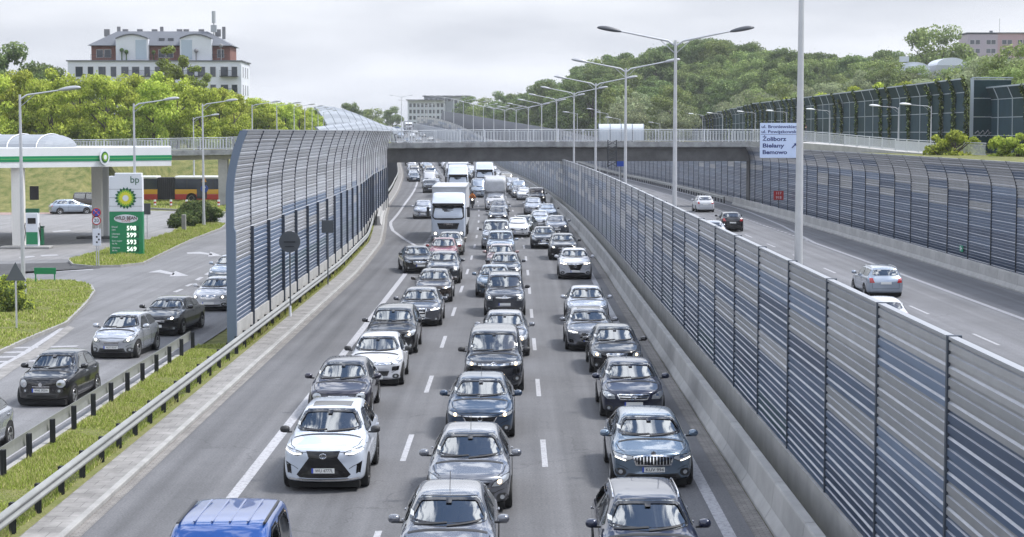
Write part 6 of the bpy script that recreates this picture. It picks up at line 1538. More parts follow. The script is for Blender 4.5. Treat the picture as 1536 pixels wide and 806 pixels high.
for i in range(7): window(ob, 9+i*2.2, a2[2]-1.7, 1.4, 1.2, y=3)
for r_i in range(5):
    for i in range(3): window(ob, a3[0]+1.4+i*2.4, a3[2]-2.4-3.0*r_i, 1.5, 1.6, y=-1)
# pink block and white vaulted roofs on the right
pk = empty('apartment_block', (PX(1447, 620), 620, 20)); tag(pk, 'pinkish flat roofed block behind the trees at the top right', 'building'); sp_ = 620/2790
hp = 8.05+(198-53)*sp_-20; M['pink'] = pb('pink_render', (.40, .27, .29), .85, noise=.06, nscale=.2); M['grey_pink'] = pb('grey_pink_render', (.36, .31, .36), .85)
mb = MB(); mb.box((5, 6, hp/2), (10, 12, hp)); mb.build('wall', M['grey_pink'], pk); mb = MB(); mb.box((18, 6.2, hp/2+.2), (16, 12, hp+.4)); mb.build('wall', M['pink'], pk); mb = MB(); mb.box((13, 6, hp+.45), (26.6, 12.6, .3)); mb.box((9, 5, hp+1.0), (.9, .9, .9)); mb.build('roof', M['roof_grey'], pk)
for r_i in range(3):
    for x in (1.6, 3.4, 7.0, 8.6, 12.2, 14.0, 17.4, 19.2, 22.5): window(pk, x, hp-2.6-2.9*r_i, 1.4, 1.4, mat='win')
mb = MB(); mb.tube([(11.8, 5, hp), (11.8, 5, hp+5.5)], .05, 5); mb.build('antenna', M['dark_steel'], pk)
vb = empty('vaulted_building', (PX(1338, 420), 420, 12)); tag(vb, 'low building with white vaulted roofs among the trees on the hill', 'building'); sv = 420/2790
M['vault_white'] = pb('vault_white', (.56, .60, .66), .35, .2)
for (xa, xb, top, y) in ((1345, 1392, 94, 0), (1405, 1450, 87, 2)):
    x0, x1 = (xa-1338)*sv, (xb-1338)*sv; zt_ = 8.05+(198-top)*sv-12; mb = MB(); n = 12; arc = [(lerp(x0, x1, .5-.5*math.cos(PI*i/n)), zt_-1.7+1.7*math.sin(PI*i/n)) for i in range(n+1)]
    for (xx0, z0), (xx1, z1) in zip(arc[:-1], arc[1:]): mb.quad((xx0, y, z0), (xx1, y, z1), (xx1, y+10, z1), (xx0, y+10, z0))
    mb.poly([(x, y, z) for x, z in arc]); mb.build('vault_roof', M['vault_white'], vb, 30); mb = MB(); mb.box(((x0+x1)/2, y+5, (zt_-1.7)/2), (x1-x0+.6, 10.2, zt_-1.72)); mb.build('wall', M['render_grey'], vb)
mb = MB(); mb.box((1.9, -.4, 8.05+(198-104)*sv-12), (7.2, .8, 1.2)); mb.box((2.2, -.2, 8.05+(198-90)*sv-12), (1.9, 1.5, 1.2)); mb.build('annex', M['vault_white'], vb)
# ------------------------------------------------------------------ vehicles
PC = dict(white=((.52, .53, .56), .0, .4), pearl=((.48, .525, .60), .05, .35), silver=((.42, .44, .48), .6, .26), grey=((.16, .168, .19), .55, .24), midgrey=((.085, .09, .105), .5, .24), dgrey=((.032, .036, .046), .45, .24),
          black=((.006, .006, .008), .2, .3), navy=((.012, .017, .042), .35, .3), plum=((.022, .020, .035), .4, .3), blue=((.022, .045, .085), .4, .3), steel=((.13, .18, .24), .5, .24), red=((.22, .022, .02), .3, .24), rose=((.30, .20, .19), .5, .26),
          beige=((.34, .32, .28), .55, .26), brown=((.035, .026, .022), .4, .24), vanblue=((.012, .06, .24), .3, .28), silverblue=((.33, .38, .45), .55, .26), green=((.06, .075, .06), .4, .24))
def P_(k): return paint(k, *PC[k])
SH = dict(   # body shapes
    hatch=dict(), small=dict(L=3.95, W=1.70, H=1.50, re=3.35, ax=(.75, 3.2), hz=.82, cz=1.02, cy=.82, hy=1.72, belt=.95, wr=.69),
    sedan=dict(L=4.65, W=1.80, H=1.47, tail='sedan', re=3.35, ax=(.88, 3.6), wr=.68), estate=dict(L=4.70, W=1.80, H=1.50, re=4.1, ax=(.88, 3.58), tail='hatch'),
    suv=dict(L=4.50, W=1.84, H=1.66, hz=.97, cz=1.16, belt=1.06, cy=1.02, hy=1.9, re=3.75, ax=(.88, 3.54), clear=.22, wheel=.345, clad=True, rails='chrome', wr=.71),
    mpv=dict(L=4.45, W=1.82, H=1.66, hz=.90, cz=1.12, belt=1.02, cy=.80, hy=1.75, re=3.85, ax=(.88, 3.55), wr=.73),
    van=dict(L=4.40, W=1.84, H=1.82, tail='box', hz=1.0, cz=1.20, belt=1.10, cy=.80, hy=1.58, re=4.1, ax=(.88, 3.62), wr=.80),
    bigvan=dict(L=5.0, W=1.92, H=1.96, tail='box', hz=1.08, cz=1.28, belt=1.20, cy=.80, hy=1.55, re=4.7, ax=(.92, 3.95), wr=.83, wheel=.33))
HD = dict(sharp=[(.50, .70), (.74, .66), (.93, .82), (.96, .97), (.78, .95), (.54, .84)], slim=[(.46, .80), (.66, .74), (.93, .87), (.965, .99), (.80, .97), (.5, .90)], tall=[(.56, .60), (.84, .62), (.95, .80), (.955, .97), (.74, .98), (.58, .86)],
          sweep=[(.48, .66), (.70, .60), (.90, .74), (.97, 1.0), (.82, 1.0), (.56, .80)], box=[(.56, .66), (.90, .68), (.95, .92), (.60, .92)], round=[(.68+.165*math.cos(2*PI*i/16), .74+.20*math.sin(2*PI*i/16)) for i in range(16)])
def GR(w0, z0, w1, z1): return [(-w0, z0), (w0, z0), (w1, z1), (-w1, z1)]
VEH = []
def V(shape, px, py, color, label, kind='car', dx=0, ang=0, lod=None, name='car', dd=0, **kw):
    """front bumper over the ground point seen at the photo's px, py"""
    q = G(px, py); spec = dict(SH[shape]); spec.update(kw)
    if lod is None: lod = 0 if q.y < 104 else 1
    rear = kw.pop('rear', False); spec.pop('rear', None)
    if q.y < 76 and dd == 0: dd = -1.1
    o = car(name, P_(color), lod, **spec); place_vehicle(o, q.y+dd, q.x+dx, R(ang), 0, rear); tag(o, label, kind, None); VEH.append((o, q.x, q.y)); return o
# --- left lane
V('suv', 492, 727, 'pearl', 'white crossover with huge black hourglass grille at the front of the left lane', L=4.89, W=1.895, H=1.69, hz=1.0, cz=1.18, cy=1.12, hy=2.02, re=3.95, ax=(.98, 3.78), rails=False, clad=False, wheel=.365, lip=True, slat=True, spokes=10, dark_rim=True,
  head=[(.46, .86), (.62, .77), (.92, .92), (.965, 1.0), (.84, .985), (.58, .93)], grille=[(-.40, .93), (.40, .93), (.34, .73), (.64, .22), (.56, .14), (-.56, .14), (-.64, .22), (-.34, .73)], bars=0, low=GR(.66, .05, .58, .11), fog=None, vents=[[(.76, .24), (.86, .26), (.90, .60), (.78, .52)]], plate=.36, text='WU 4777L', badge=(0, .79, 'ring_bar'), drl=[(.52, .84), (.70, .83), (.90, .93)], ringcol='gloss_black', sunroof=True, black_mirror=True, wr=.68)
V('hatch', 519, 612, 'plum', 'dark plum hatchback behind the white crossover with the hourglass grille', dd=-2.4, head=HD['round'], wr=.67, H=1.47, lit=None, grille=GR(.30, .70, .34, .82))
V('small', 566, 574, 'white', 'white hatchback with thin chrome nose band and low round black lamps in the left lane', L=3.99, W=1.75, H=1.50, head=[(.52, .86), (.72, .83), (.93, .92), (.94, .99), (.74, .97), (.54, .93)], grille=GR(.62, .80, .60, .90), bars=2, low=GR(.45, .22, .52, .48), vents=[[(.60, .48), (.84, .50), (.88, .72), (.62, .70)]], fog=(.74, .20, .05), badge=(0, .88, 'chevrons'), clad=True, plate=.16, black_mirror=True)
V('mpv', 589, 528, 'black', 'black car with one lamp lit close behind the white hatchback in the left lane', W=1.86, H=1.60, L=4.7, lit=2, head=HD['sweep'], grille=GR(.46, .34, .52, .60), bars=1, plate=.64, ringcol='chrome', re=4.05)
V('sedan', 628, 491, 'midgrey', 'dark grey saloon with tall chrome framed grille in the left lane', L=4.9, W=1.86, head=HD['slim'], grille=GR(.26, .22, .34, .92), bars=2, frame=True, badge=(0, .80, 'rings'), low=GR(.7, .06, .55, .20), plate=.46, drl=[(.52, .84), (.88, .90)])
V('sedan', 649, 455, 'brown', 'dark brown saloon with a low orange lamp glow in the left lane', lit=2, head=HD['slim'], fog=(.76, .24, .08))
V('suv', 664, 427, 'dgrey', 'dark grey crossover with bright round lamp directly right of the lane changing saloon', lit=1, head=HD['tall'], H=1.62)
V('hatch', 664, 397, 'red', 'dark red hatchback in the left lane two cars ahead of the big white truck', lod=0, head=HD['sweep'], H=1.52, lit=None)
V('sedan', 674, 384, 'beige', 'beige silver saloon directly in front of the big white truck', lod=0, lit=2, head=HD['tall'])
V('sedan', 622, 411, 'black', 'black saloon slanting across the solid white line into the left lane', ang=9, dx=.35, lod=0, L=4.77, W=1.82, head=HD['sharp'], grille=GR(.42, .60, .46, .82), frame=True)
V('mpv', 634, 329, 'silver', 'silver people carrier with black oval grille in the merging lane', lod=1, grille=GR(.42, .45, .46, .70), bars=0, H=1.70)
# --- middle lane
V('hatch', 676, 846, 'grey', 'grey hatchback cut by the bottom edge of the photo in the middle lane', dd=-2.5, head=HD['sharp'], L=4.4, wr=.68, aerial=True)
V('hatch', 706, 746, 'grey', 'grey hatchback with chrome wing on its grille, second from the bottom in the middle lane', dd=-1.9, L=4.42, W=1.82, H=1.50, lit=2, head=[(.50, .60), (.72, .60), (.93, .82), (.965, 1.0), (.80, .98), (.58, .78)], grille=GR(.36, .62, .50, .76), bars=1, badge=(0, .69, 'bolt'), low=GR(.52, .14, .62, .42), fog=(.78, .22, .06), plate=.28, wr=.67, aerial=True)
V('hatch', 721, 652, 'blue', 'dark blue hatchback with lit warm lamps ahead of the dark grey people carrier', L=4.36, W=1.80, H=1.46, lit=2, head=[(.50, .72), (.74, .66), (.93, .80), (.965, .96), (.80, .90), (.56, .80)], grille=GR(.40, .48, .50, .74), bars=0, frame=True, badge=(0, .64, 'ring'), plate=.36, wr=.68, aerial=True)
V('van', 741, 584, 'dgrey', 'dark grey boxy people carrier with chrome chevrons and black mirrors in the middle lane', L=4.40, W=1.85, H=1.82, lit=2, head=[(.54, .84), (.80, .80), (.93, .86), (.95, .98), (.80, .98), (.56, .94)], grille=GR(.56, .80, .56, .94), bars=2, badge=(0, .90, 'chevrons'), low=GR(.62, .14, .56, .26), vents=[[(.62, .52), (.88, .55), (.88, .70), (.66, .68)]], black_mirror=True, plate=.5, fog=(.78, .32, .06), clad=True)
V('hatch', 757, 532, 'grey', 'grey hatchback hidden to its windows by the boxy dark people carrier', lit=2, head=HD['sweep'])
V('van', 757, 476, 'midgrey', 'grey people carrier with pale roof rails and bright lamps in the middle lane', L=4.35, W=1.80, H=1.78, lit=1, head=HD['tall'], grille=GR(.40, .74, .46, .86), badge=(0, .84, 'chevrons'), rails='alloy', black_mirror=True)
V('sedan', 741, 447, 'steel', 'blue grey saloon peeping out on the left behind the carrier with roof rails', lod=0)
V('hatch', 758, 424, 'dgrey', 'dark hatchback with one bright lamp behind the blue grey saloon', lod=0, lit=1, head=HD['sweep'])
V('small', 751, 408, 'rose', 'pinkish small hatchback in the middle lane in front of the silver carrier', lod=0)
V('van', 751, 390, 'silverblue', 'pale silver people carrier behind the pinkish hatchback', lod=0, H=1.74, rails='chrome')
V('bigvan', 743, 383, 'silver', 'silver van with wide dark windscreen in the middle lane', lod=0, black_mirror=True, name='van', kind='van', W=2.0, dd=5.5)
V('hatch', 767, 369, 'white', 'white hatchback showing only its right side behind the silver van', lod=1, dd=10, dx=.5)
V('sedan', 780, 353, 'green', 'dark grey green saloon steering from the middle lane into the right lane', lod=0, ang=-9, head=HD['sweep'], grille=GR(.40, .50, .50, .72), badge=(0, .66, 'diamond'))
V('hatch', 747, 336, 'dgrey', 'dark hatchback with black windscreen in front of the white box van', lod=1, lit=1)
V('sedan', 749, 324, 'midgrey', 'grey saloon right in front of the white box van', lod=1)
# --- right lane
V('estate', 964, 846, 'navy', 'dark estate with silver roof rails cut by the bottom edge in the right lane', dd=-2.9, L=4.75, W=1.83, H=1.49, rails='chrome', wr=.69)
V('sedan', 975, 722, 'steel', 'steel blue saloon with black slatted grille and plate KUV 994', L=4.86, W=1.865, H=1.47, hz=.84, cz=1.03, head=[(.47, .78), (.66, .66), (.91, .76), (.965, .96), (.80, .92), (.5, .88)], grille=[(-.42, .56), (.42, .56), (.47, .84), (.2, .90), (-.2, .90), (-.47, .84)], bars=-11, frame=True, low=GR(.72, .05, .60, .24), fog=(.78, .28, .06), plate=.40, text='KUV 994', badge=(0, .96, 'disc'), drl=[(.66, .70), (.90, .80)], wr=.69, re=3.55, dy=4.3)
V('sedan', 947, 622, 'navy', 'dark blue saloon with wide chrome grille bar behind the steel blue one', L=4.6, W=1.80, H=1.46, head=[(.54, .62), (.82, .60), (.94, .78), (.965, .99), (.78, .97), (.58, .84)], grille=GR(.42, .64, .50, .86), bars=1, frame=True, badge=(0, .76, 'bolt'), low=GR(.66, .06, .56, .28), plate=.42)
V('sedan', 923, 557, 'black', 'black saloon with warm lamps lit in the right lane', L=4.47, W=1.77, lit=2, head=HD['tall'], grille=GR(.32, .56, .38, .84), frame=True, bars=2, wr=.67)
V('hatch', 884, 523, 'grey', 'grey hatchback with dark sunroof and large grille beside the black saloon', L=4.31, W=1.79, H=1.43, head=HD['slim'], grille=[(-.30, .26), (.30, .26), (.44, .50), (.34, .82), (-.34, .82), (-.44, .50)], bars=2, badge=(0, .72, 'rings'), sunroof=True, drl=[(.52, .83), (.88, .90)], vents=[[(.66, .18), (.86, .22), (.86, .44), (.70, .40)]], fog=None, plate=.4)
V('sedan', 882, 488, 'silver', 'pale silver saloon directly behind the grey hatchback with the sunroof', lit=None, head=HD['sharp'])
V('suv', 863, 420, 'white', 'white crossover with black v shaped grille in the right lane', lod=0, L=4.39, W=1.81, H=1.60, head=HD['slim'], grille=[(-.28, .36), (.28, .36), (.46, .84), (-.46, .84)], bars=0, frame=True, badge=(0, .68, 'ring'), plate=.30, low=GR(.70, .05, .5, .2), drl=[(.5, .84), (.9, .9)], lit=1)
V('suv', 846, 391, 'black', 'black crossover behind the white crossover with v grille', lod=0, H=1.60, rails=False, lit=1)
V('sedan', 817, 374, 'dgrey', 'dark saloon with trapezoid chrome grille on the left side of the right lane', lod=0, L=4.78, W=1.84, head=HD['sweep'], grille=GR(.50, .26, .40, .52), frame=True, bars=3, plate=.6, badge=(0, .78, 'oval'))
V('sedan', 836, 353, 'grey', 'grey saloon close to the barrier behind the black crossover', lod=1, lit=1)
V('hatch', 811, 344, 'silver', 'silver hatchback with brownish lamps in the right lane', lod=1, lit=2)
V('sedan', 822, 331, 'silverblue', 'silver blue saloon close to the barrier with large black mirror', lod=1, black_mirror=True)
V('mpv', 801, 323, 'silver', 'silver people carrier in front of the dark van with roof rack', lod=1)
V('bigvan', 806, 309, 'brown', 'dark van with roof rack and one bright lamp in the right lane', lod=1, lit=1, rails='dark_steel', name='van', kind='van')
V('hatch', 787, 301, 'white', 'white hatchback left of the dark van with roof rack', lod=1)
# --- opposite carriageway, seen from behind
V('estate', 1326, 447, 'silverblue', 'silver estate driving away alone on the opposite carriageway', rear=True, L=4.5, H=1.50, rear_view=.72, rails='alloy', ang=1, dd=4.4)
V('hatch', 1334, 507, 'white', 'white car mostly hidden behind the median wall, only its roof showing', rear=True, dd=4.4, rear_view=.8)
V('suv', 1098, 348, 'black', 'black hatchback driving away with red tail lamps lit', rear=True, rear_view=.75, lod=0, rails=False, dd=4.4, H=1.58)
V('suv', 1057, 319, 'white', 'white crossover farthest away on the opposite carriageway', rear=True, rear_view=.8, lod=1, dd=4.4, clad=False)
V('hatch', 1102, 362, 'silver', 'silver roof showing over the median wall in front of the black hatchback', rear=True, rear_view=.8, lod=1, dd=4.4, dx=-1.5)
# --- slip road
V('hatch', -89, 694, 'silver', 'silver hatchback cut by the left edge on the slip road', dx=0, ang=-3, H=1.46, L=4.2, rear_view=.8)
V('small', 75, 604, 'black', 'small black rounded hatchback with round lamps on the slip road', L=3.55, W=1.63, H=1.49, hz=.86, cz=1.03, cy=.80, hy=1.62, re=2.9, ax=(.68, 2.98), head=HD['round'], grille=GR(.26, .60, .34, .66), bars=1, low=GR(.56, .10, .62, .30), fog=(.62, .42, .05), badge=(0, .72, 'disc'), plate=.46, text='WWL 5925W', wr=.70, lit=None, ang=-4, chin=False, pillar=2.15, chrome_handles=True, wheel=.30, belt=.95)
V('small', 176, 534, 'silver', 'silver small hatchback with tall lamps between the two black cars on the slip road', L=3.66, W=1.66, H=1.50, cy=.74, hy=1.6, re=3.1, ax=(.68, 3.05), head=HD['sweep'], grille=GR(.30, .58, .36, .68), bars=1, plate=.36, text='WOT 93167', wr=.68, ang=-5, lit=1)
V('sedan', 241, 501, 'black', 'black sporty coupe shaped car between the small silver hatchback and the white saloon', L=4.5, W=1.80, H=1.42, head=HD['slim'], lit=1, grille=GR(.36, .52, .42, .80), bars=2, plate=.36, ang=-6, wr=.66)
V('sedan', 312, 468, 'white', 'white older saloon with black chrome framed grille at the end of the left noise wall', L=4.5, W=1.73, H=1.43, hz=.78, head=HD['box'], lit=1, grille=GR(.36, .66, .40, .90), bars=2, frame=True, plate=.30, low=GR(.6, .1, .6, .2), ang=-5)
V('hatch', 333, 428, 'silverblue', 'pale blue car almost hidden behind the end of the left noise wall', ang=-6)
# --- petrol station
o = V('hatch', 78, 322, 'silverblue', 'silver blue hatchback parked on the forecourt under the canopy', lod=0, rear_view=.8); o.rotation_euler = (0, 0, R(-62)+PI*0); o.location = (G(102, 322).x, G(102, 322).y+1.4, 0)
o.rotation_euler = (0, 0, R(118))
o = V('bigvan', 150, 322, 'brown', 'dark brown van parked beside the silver blue hatchback', lod=0, name='van', kind='van'); o.location = (G(138, 318).x, G(138, 318).y+1.5, 0); o.rotation_euler = (0, 0, R(55))
# --- blue van at the bottom edge
o = V('bigvan', 378, 890, 'vanblue', 'bright blue van with ribbed roof at the bottom edge in the left lane', lod=0, name='van', kind='van', H=1.98, L=4.3, W=1.86, hy=1.75, re=3.75, glass_top=1.66, cy=.8, ax=(.85, 3.4), dd=-5.2)
for x in (-.42, -.14, .14, .42):
    mb = MB(); mb.box((x, .62, 1.968), (.03, 1.75, .016)); mb.build('roof_rib', P_('vanblue'), o)
for sg in (1, -1):
    mb = MB(); mb.box((sg*.68, .62, 1.945), (.04, 1.75, .022)); mb.build('roof_rail', M['plastic'], o)
# --- trucks
M['truck_glass'] = pb('truck_windscreen', (.015, .02, .026), .06, 0, .3)
def wheels_simple(root, ys, hw, r, w=.28):
    for y in ys:
        for sg in (1, -1):
            tm, rm = wheel_meshes(r, w, 8, False); o = link('wheel', tm, root); o.location = (sg*(hw-w/2), y, r); o.rotation_euler = (0, 0, 0 if sg > 0 else PI); link('rim', rm, o)
def truck(name, label, d, x, paintk='pearl', text=None, boxlen=11, boxh=3.95, fair=3.72, side='dirty_white', ang=0):
    root = empty(name); tag(root, label, 'truck'); pm = P_(paintk)
    st = [(0.0, rect_section(1.10, .50, 1.95, .22)), (.05, rect_section(1.19, .42, 2.12, .2)), (.18, rect_section(1.235, .36, 2.55, .2)), (.36, rect_section(1.25, .36, 2.92, .2)), (.62, rect_section(1.25, .45, 3.12, .2)), (1.0, rect_section(1.22, .6, lerp(3.12, fair, .55), .22)), (1.6, rect_section(1.21, .7, fair, .22)), (2.25, rect_section(1.21, .8, fair, .2))]
    me = loft(st, 2); sh = Shell(me); me.materials.append(pm); link('cab', me, root)
    gb = MB(); wp = smooth_poly([(-1.10, 1.78), (0, 1.74), (1.10, 1.78), (1.08, 2.66), (0, 2.72), (-1.08, 2.66)], 1); drape(gb, sh, 'front', wp, .008, .12, relax=6); g = gb.build('windshield', M['truck_glass'], root, 60); fb = MB(); ring_drape(fb, sh, 'front', inset(wp, -.06), .08, .012, .1); fb.build('window_border', M['frit'], g)
    vb = MB(); vb.bbox((0, .12, 2.80), (2.3, .34, .20), .06); vb.build('sun_visor', M['gloss_black'], root)
    gb = MB(); drape(gb, sh, 'front', [(-.66, 1.02), (.66, 1.02), (.80, 1.46), (-.80, 1.46)], .02, .1); gr = gb.build('grille', M['gloss_black'], root)
    rb_ = MB()
    for k in range(3): ribbon(rb_, sh, 'front', [(-.64, 1.08+.09*k), (.64, 1.08+.09*k)], .02, .03, .1)
    rb_.build('grille_bar', M['plastic'], gr)
    if text: lettering(text, .24, M['chrome'], gr, (0, -.035, 1.38), width=.62)
    bb = MB(); bb.bbox((0, .14, .42), (2.42, .36, .24), .08); bb.build('bumper', M['post_grey'], root)
    for sg in (1, -1):
        hb = MB(); q = [(.70, .60), (1.10, .58), (1.16, .86), (.76, .82)]; q = q if sg > 0 else mirror(q); drape(hb, sh, 'front', q, .012, .08); h_ = hb.build('headlight', M['lamp'], root); lb = MB(); drape(lb, sh, 'front', circle((sg*.93, .72), .09), .03, .05); lb.build('lit_bulb', M['lamp_lit'], h_)
        mb = MB(); mb.bbox((sg*1.46, .25, 2.25), (.22, .16, .75), .05); mb.tube([(sg*1.22, .3, 2.55), (sg*1.46, .3, 2.5)], .03, 6); mb.build('side_mirror', M['plastic'], root)
        mb = MB(); drape(mb, sh, 'left' if sg > 0 else 'right', [(.45, 1.75), (1.25, 1.70), (1.25, 2.55), (.62, 2.6)], .01, .12); mb.build('side_window', M['win'], root)
    mb = MB(); mb.bbox((0, 2.7+boxlen/2, (1.15+boxh)/2), (2.52, boxlen, boxh-1.15), .04); tr_ = mb.build('trailer', M[side], root)
    mb = MB()
    for z in (1.2, boxh-.03):
        for sg in (1, -1): mb.box((sg*1.255, 2.7+boxlen/2, z), (.06, boxlen+.04, .12))
    mb.box((0, 2.69, boxh-.04), (2.5, .06, .12)); mb.build('trailer_frame', M['steel'], tr_)
    mb = MB(); mb.box((0, 1.4+boxlen/2, .85), (1.0, boxlen+2, .3)); mb.box((0, 2.2, .9), (2.0, 1.2, .5)); mb.build('chassis', M['well'], root)
    wheels_simple(root, [1.35, 4.4]+([boxlen-.9, boxlen+.4, boxlen+1.7] if boxlen > 8 else []), 1.24, .50)
    root.location = road(0, d)+Vector((x, 0, 0)); root.location.x = x; root.rotation_euler = (0, 0, heading(d)+ang); return root
truck('truck', 'big white articulated truck with black lettered grille beside the middle lane', 134.5, G(674, 366).x-.1, 'pearl', 'MAN', 12.5, 4.0, 3.66)
truck('truck', 'white truck with plain high roof behind the big articulated truck', 226, PX(687, 226), 'pearl', None, 12, 4.15, 4.1)
truck('truck', 'third white truck just under the bridge in the left lane', 264, PX(682, 264), 'white', None, 12, 4.0, 3.6)
truck('truck', 'white truck with tall box far back in the middle lane under the bridge', 256, PX(727, 256), 'pearl', None, 11, 4.0, 3.9)
truck('truck', 'small distant white truck climbing the far road above the bridge railing', 640, PX(614, 640), 'white', None, 9, 3.9, 3.6)
# white box van with bulging overcab
bv = empty('box_van'); tag(bv, 'white box van with rounded box over its cab in the middle lane', 'van')
o = car('cab_shell', P_('white'), 1, **{**SH['bigvan'], 'L': 3.2, 'H': 2.1, 're': 2.6, 'hy': 1.5, 'ax': (.9, 2.3), 'panel_van': True, 'W': 2.0, 'lit': 1})
for ch in list(o.children): ch.parent = bv; ch.location.y += 1.6
bpy.data.objects.remove(o)
me = loft([(1.0, rect_section(.98, 1.95, 3.0, .25)), (1.12, rect_section(1.07, 1.9, 3.25, .25)), (1.5, rect_section(1.10, 1.9, 3.42, .2)), (2.4, rect_section(1.10, 1.5, 3.45, .15))], 2); me.materials.append(M['dirty_white']); link('overcab', me, bv)
mb = MB(); mb.bbox((0, 4.6, 2.05), (2.22, 4.6, 2.8), .05); mb.build('box', M['dirty_white'], bv); mb = MB(); mb.box((0, 4.2, .6), (1.2, 5, .25)); mb.build('chassis', M['well'], bv); wheels_simple(bv, [5.2], 1.0, .34, .22)
dbv = 190; bv.location = (PX(743, dbv), dbv, 0); bv.rotation_euler = (0, 0, heading(dbv))
V('bigvan', 720, 297, 'silverblue', 'pale van half hidden on the left behind the white box van', lod=1, name='van', kind='van', H=2.3, hy=1.6, dx=-.2)
o = V('bigvan', 645, 290, 'dgrey', 'dark grey van leading the queue in the merging lane', lod=1, name='van', kind='van', H=1.75, L=4.5, re=4.1)
bo = V('bigvan', 644, 283, 'white', 'white high roofed van behind the dark grey one in the merging lane', lod=1, name='van', kind='van', H=2.5, wr=.86, W=2.0, hy=1.7)
# --- bus
bus = empty('articulated_bus'); tag(bus, 'yellow and red articulated city bus with dark windows behind the fuel station', 'bus')
M['bus_yellow'] = pb('bus_yellow', (.62, .33, .015), .35, coat=.5); M['bus_red'] = pb('bus_red', (.40, .025, .02), .35, coat=.5); M['bellows'] = pb('bellows', (.03, .03, .032), .9)
dB = 213.5
def bus_part(nm, x0, x1, z0, z1, mt, parent=bus, e=0, b=.06):
    mb = MB(); mb.bbox(((x0+x1)/2, 0, (z0+z1)/2), (x1-x0, 2.5+e, z1-z0), b); return mb.build(nm, M[mt], parent)
for (x0, x1) in ((-10.2, -2.9), (-.9, 9.6)):
    bus_part('red_skirt', x0, x1, .32, .95, 'bus_red'); bus_part('yellow_band', x0, x1, .952, 1.50, 'bus_yellow', e=.01); bus_part('window_band', x0+.02, x1-.02, 1.502, 2.72, 'win', e=-.01); bus_part('roof', x0, x1, 2.722, 3.02, 'white', b=.1)
    x = x0+1.4
    while x < x1-.5: mb = MB(); mb.box((x, -1.25, 2.1), (.09, .03, 1.2)); mb.build('window_pillar', M['plastic'], bus); x += 1.5
mb = MB()
for i in range(9): mb.box((-2.78+.22*i, 0, 1.6), (.13, 2.4, 2.5))
mb.box((-1.9, 0, 1.6), (1.95, 2.2, 2.4)); mb.build('bellows', M['bellows'], bus)
for x in (.0, 3.6, 7.2): mb = MB(); mb.box((x+2.2, -1.262, 1.55), (1.15, .03, 2.2)); mb.box((x+2.2, -1.27, 1.55), (.04, .03, 2.2), 1); mb.build('door', [M['win'], M['plastic']], bus)
for x in (-6.5, 1.0, 6.9):
    mb = MB(); n = 16; pts = [(x+.62*math.cos(2*PI*i/n), -1.268, .48+.62*math.sin(2*PI*i/n)) for i in range(n)]; pts = [(a, b, max(c, .28)) for a, b, c in pts]; mb.poly(pts); mb.build('wheel_arch', M['well'], bus)
    tm, rm = wheel_meshes(.48, .28, 8, False); o = link('wheel', tm, bus); o.rotation_euler = (0, 0, -PI/2); o.location = (x, -1.14, .48); link('rim', rm, o)
bus.location = (PX(277, dB), dB, 0)
# --- far queue: cars too small to show their parts
FARK = {}
for k, shp in (('hatchback', 'hatch'), ('saloon', 'sedan'), ('crossover', 'suv'), ('people carrier', 'mpv'), ('van', 'bigvan')):
    o = car('car', P_('silver'), 1, **SH[shp], lit=1 if k in ('hatchback', 'crossover') else None); L = o['spec_len']; FARK[k] = (join_tree(o, 'car'), L)
rng = random.Random(17); BUSY = [(o.location.x, o.location.y) for o, _, _ in VEH]
def far_car(d, r, k, c, lab):
    me, L = FARK[k]; o = link('van' if k == 'van' else 'car', me); o.material_slots[0].link = 'OBJECT'; o.material_slots[0].material = P_(c); o['spec_len'] = L; place_vehicle(o, d, sx(d)+r, R(rng.uniform(-1, 1))); del o['spec_len']; tag(o, lab % (CN[c], k), 'van' if k == 'van' else 'car', (lab % (CN[c], k))+'s')
CN = dict(white='white', silver='silver', grey='grey', dgrey='dark', black='black', blue='blue', red='red', silverblue='pale blue', pearl='white', beige='beige')
cols = ['white', 'silver', 'white', 'silver', 'grey', 'dgrey', 'black', 'blue', 'silverblue', 'beige', 'silver', 'dgrey']
kk = ['hatchback', 'saloon', 'crossover', 'people carrier', 'hatchback', 'saloon', 'van']
def lane(r, d0, d1, gap, skip=()):
    d = d0
    while d < d1:
        if not any(a < d < b for a, b in skip):
            k = rng.choice(kk); far_car(d, r(d)+rng.uniform(-.25, .25), k, rng.choice(cols), 'small distant %s %s in the right lane queue' if r(300) > 1 else ('small distant %s %s in the middle lane queue' if r(300) > -3 else ('small distant %s %s in the left lane queue' if r(300) > -6 else 'small distant %s %s in the merging lane queue')))
        d += gap*rng.uniform(.85, 1.2)
lane(lambda d: 2.5, 226, 420, 6.9)
lane(lambda d: -1.0, 272, 460, 7.0)
lane(lambda d: -4.6, 285, 480, 7.0)
lane(lambda d: lerp(-8.3, -8.8, sm((d-260)/150)), 262, 470, 6.8)
lane(lambda d: -11.7, 300, 480, 7.5)
for r in (-8.5, -4.6, -1.0): lane(lambda d, r=r: r, 505, 720, 34)
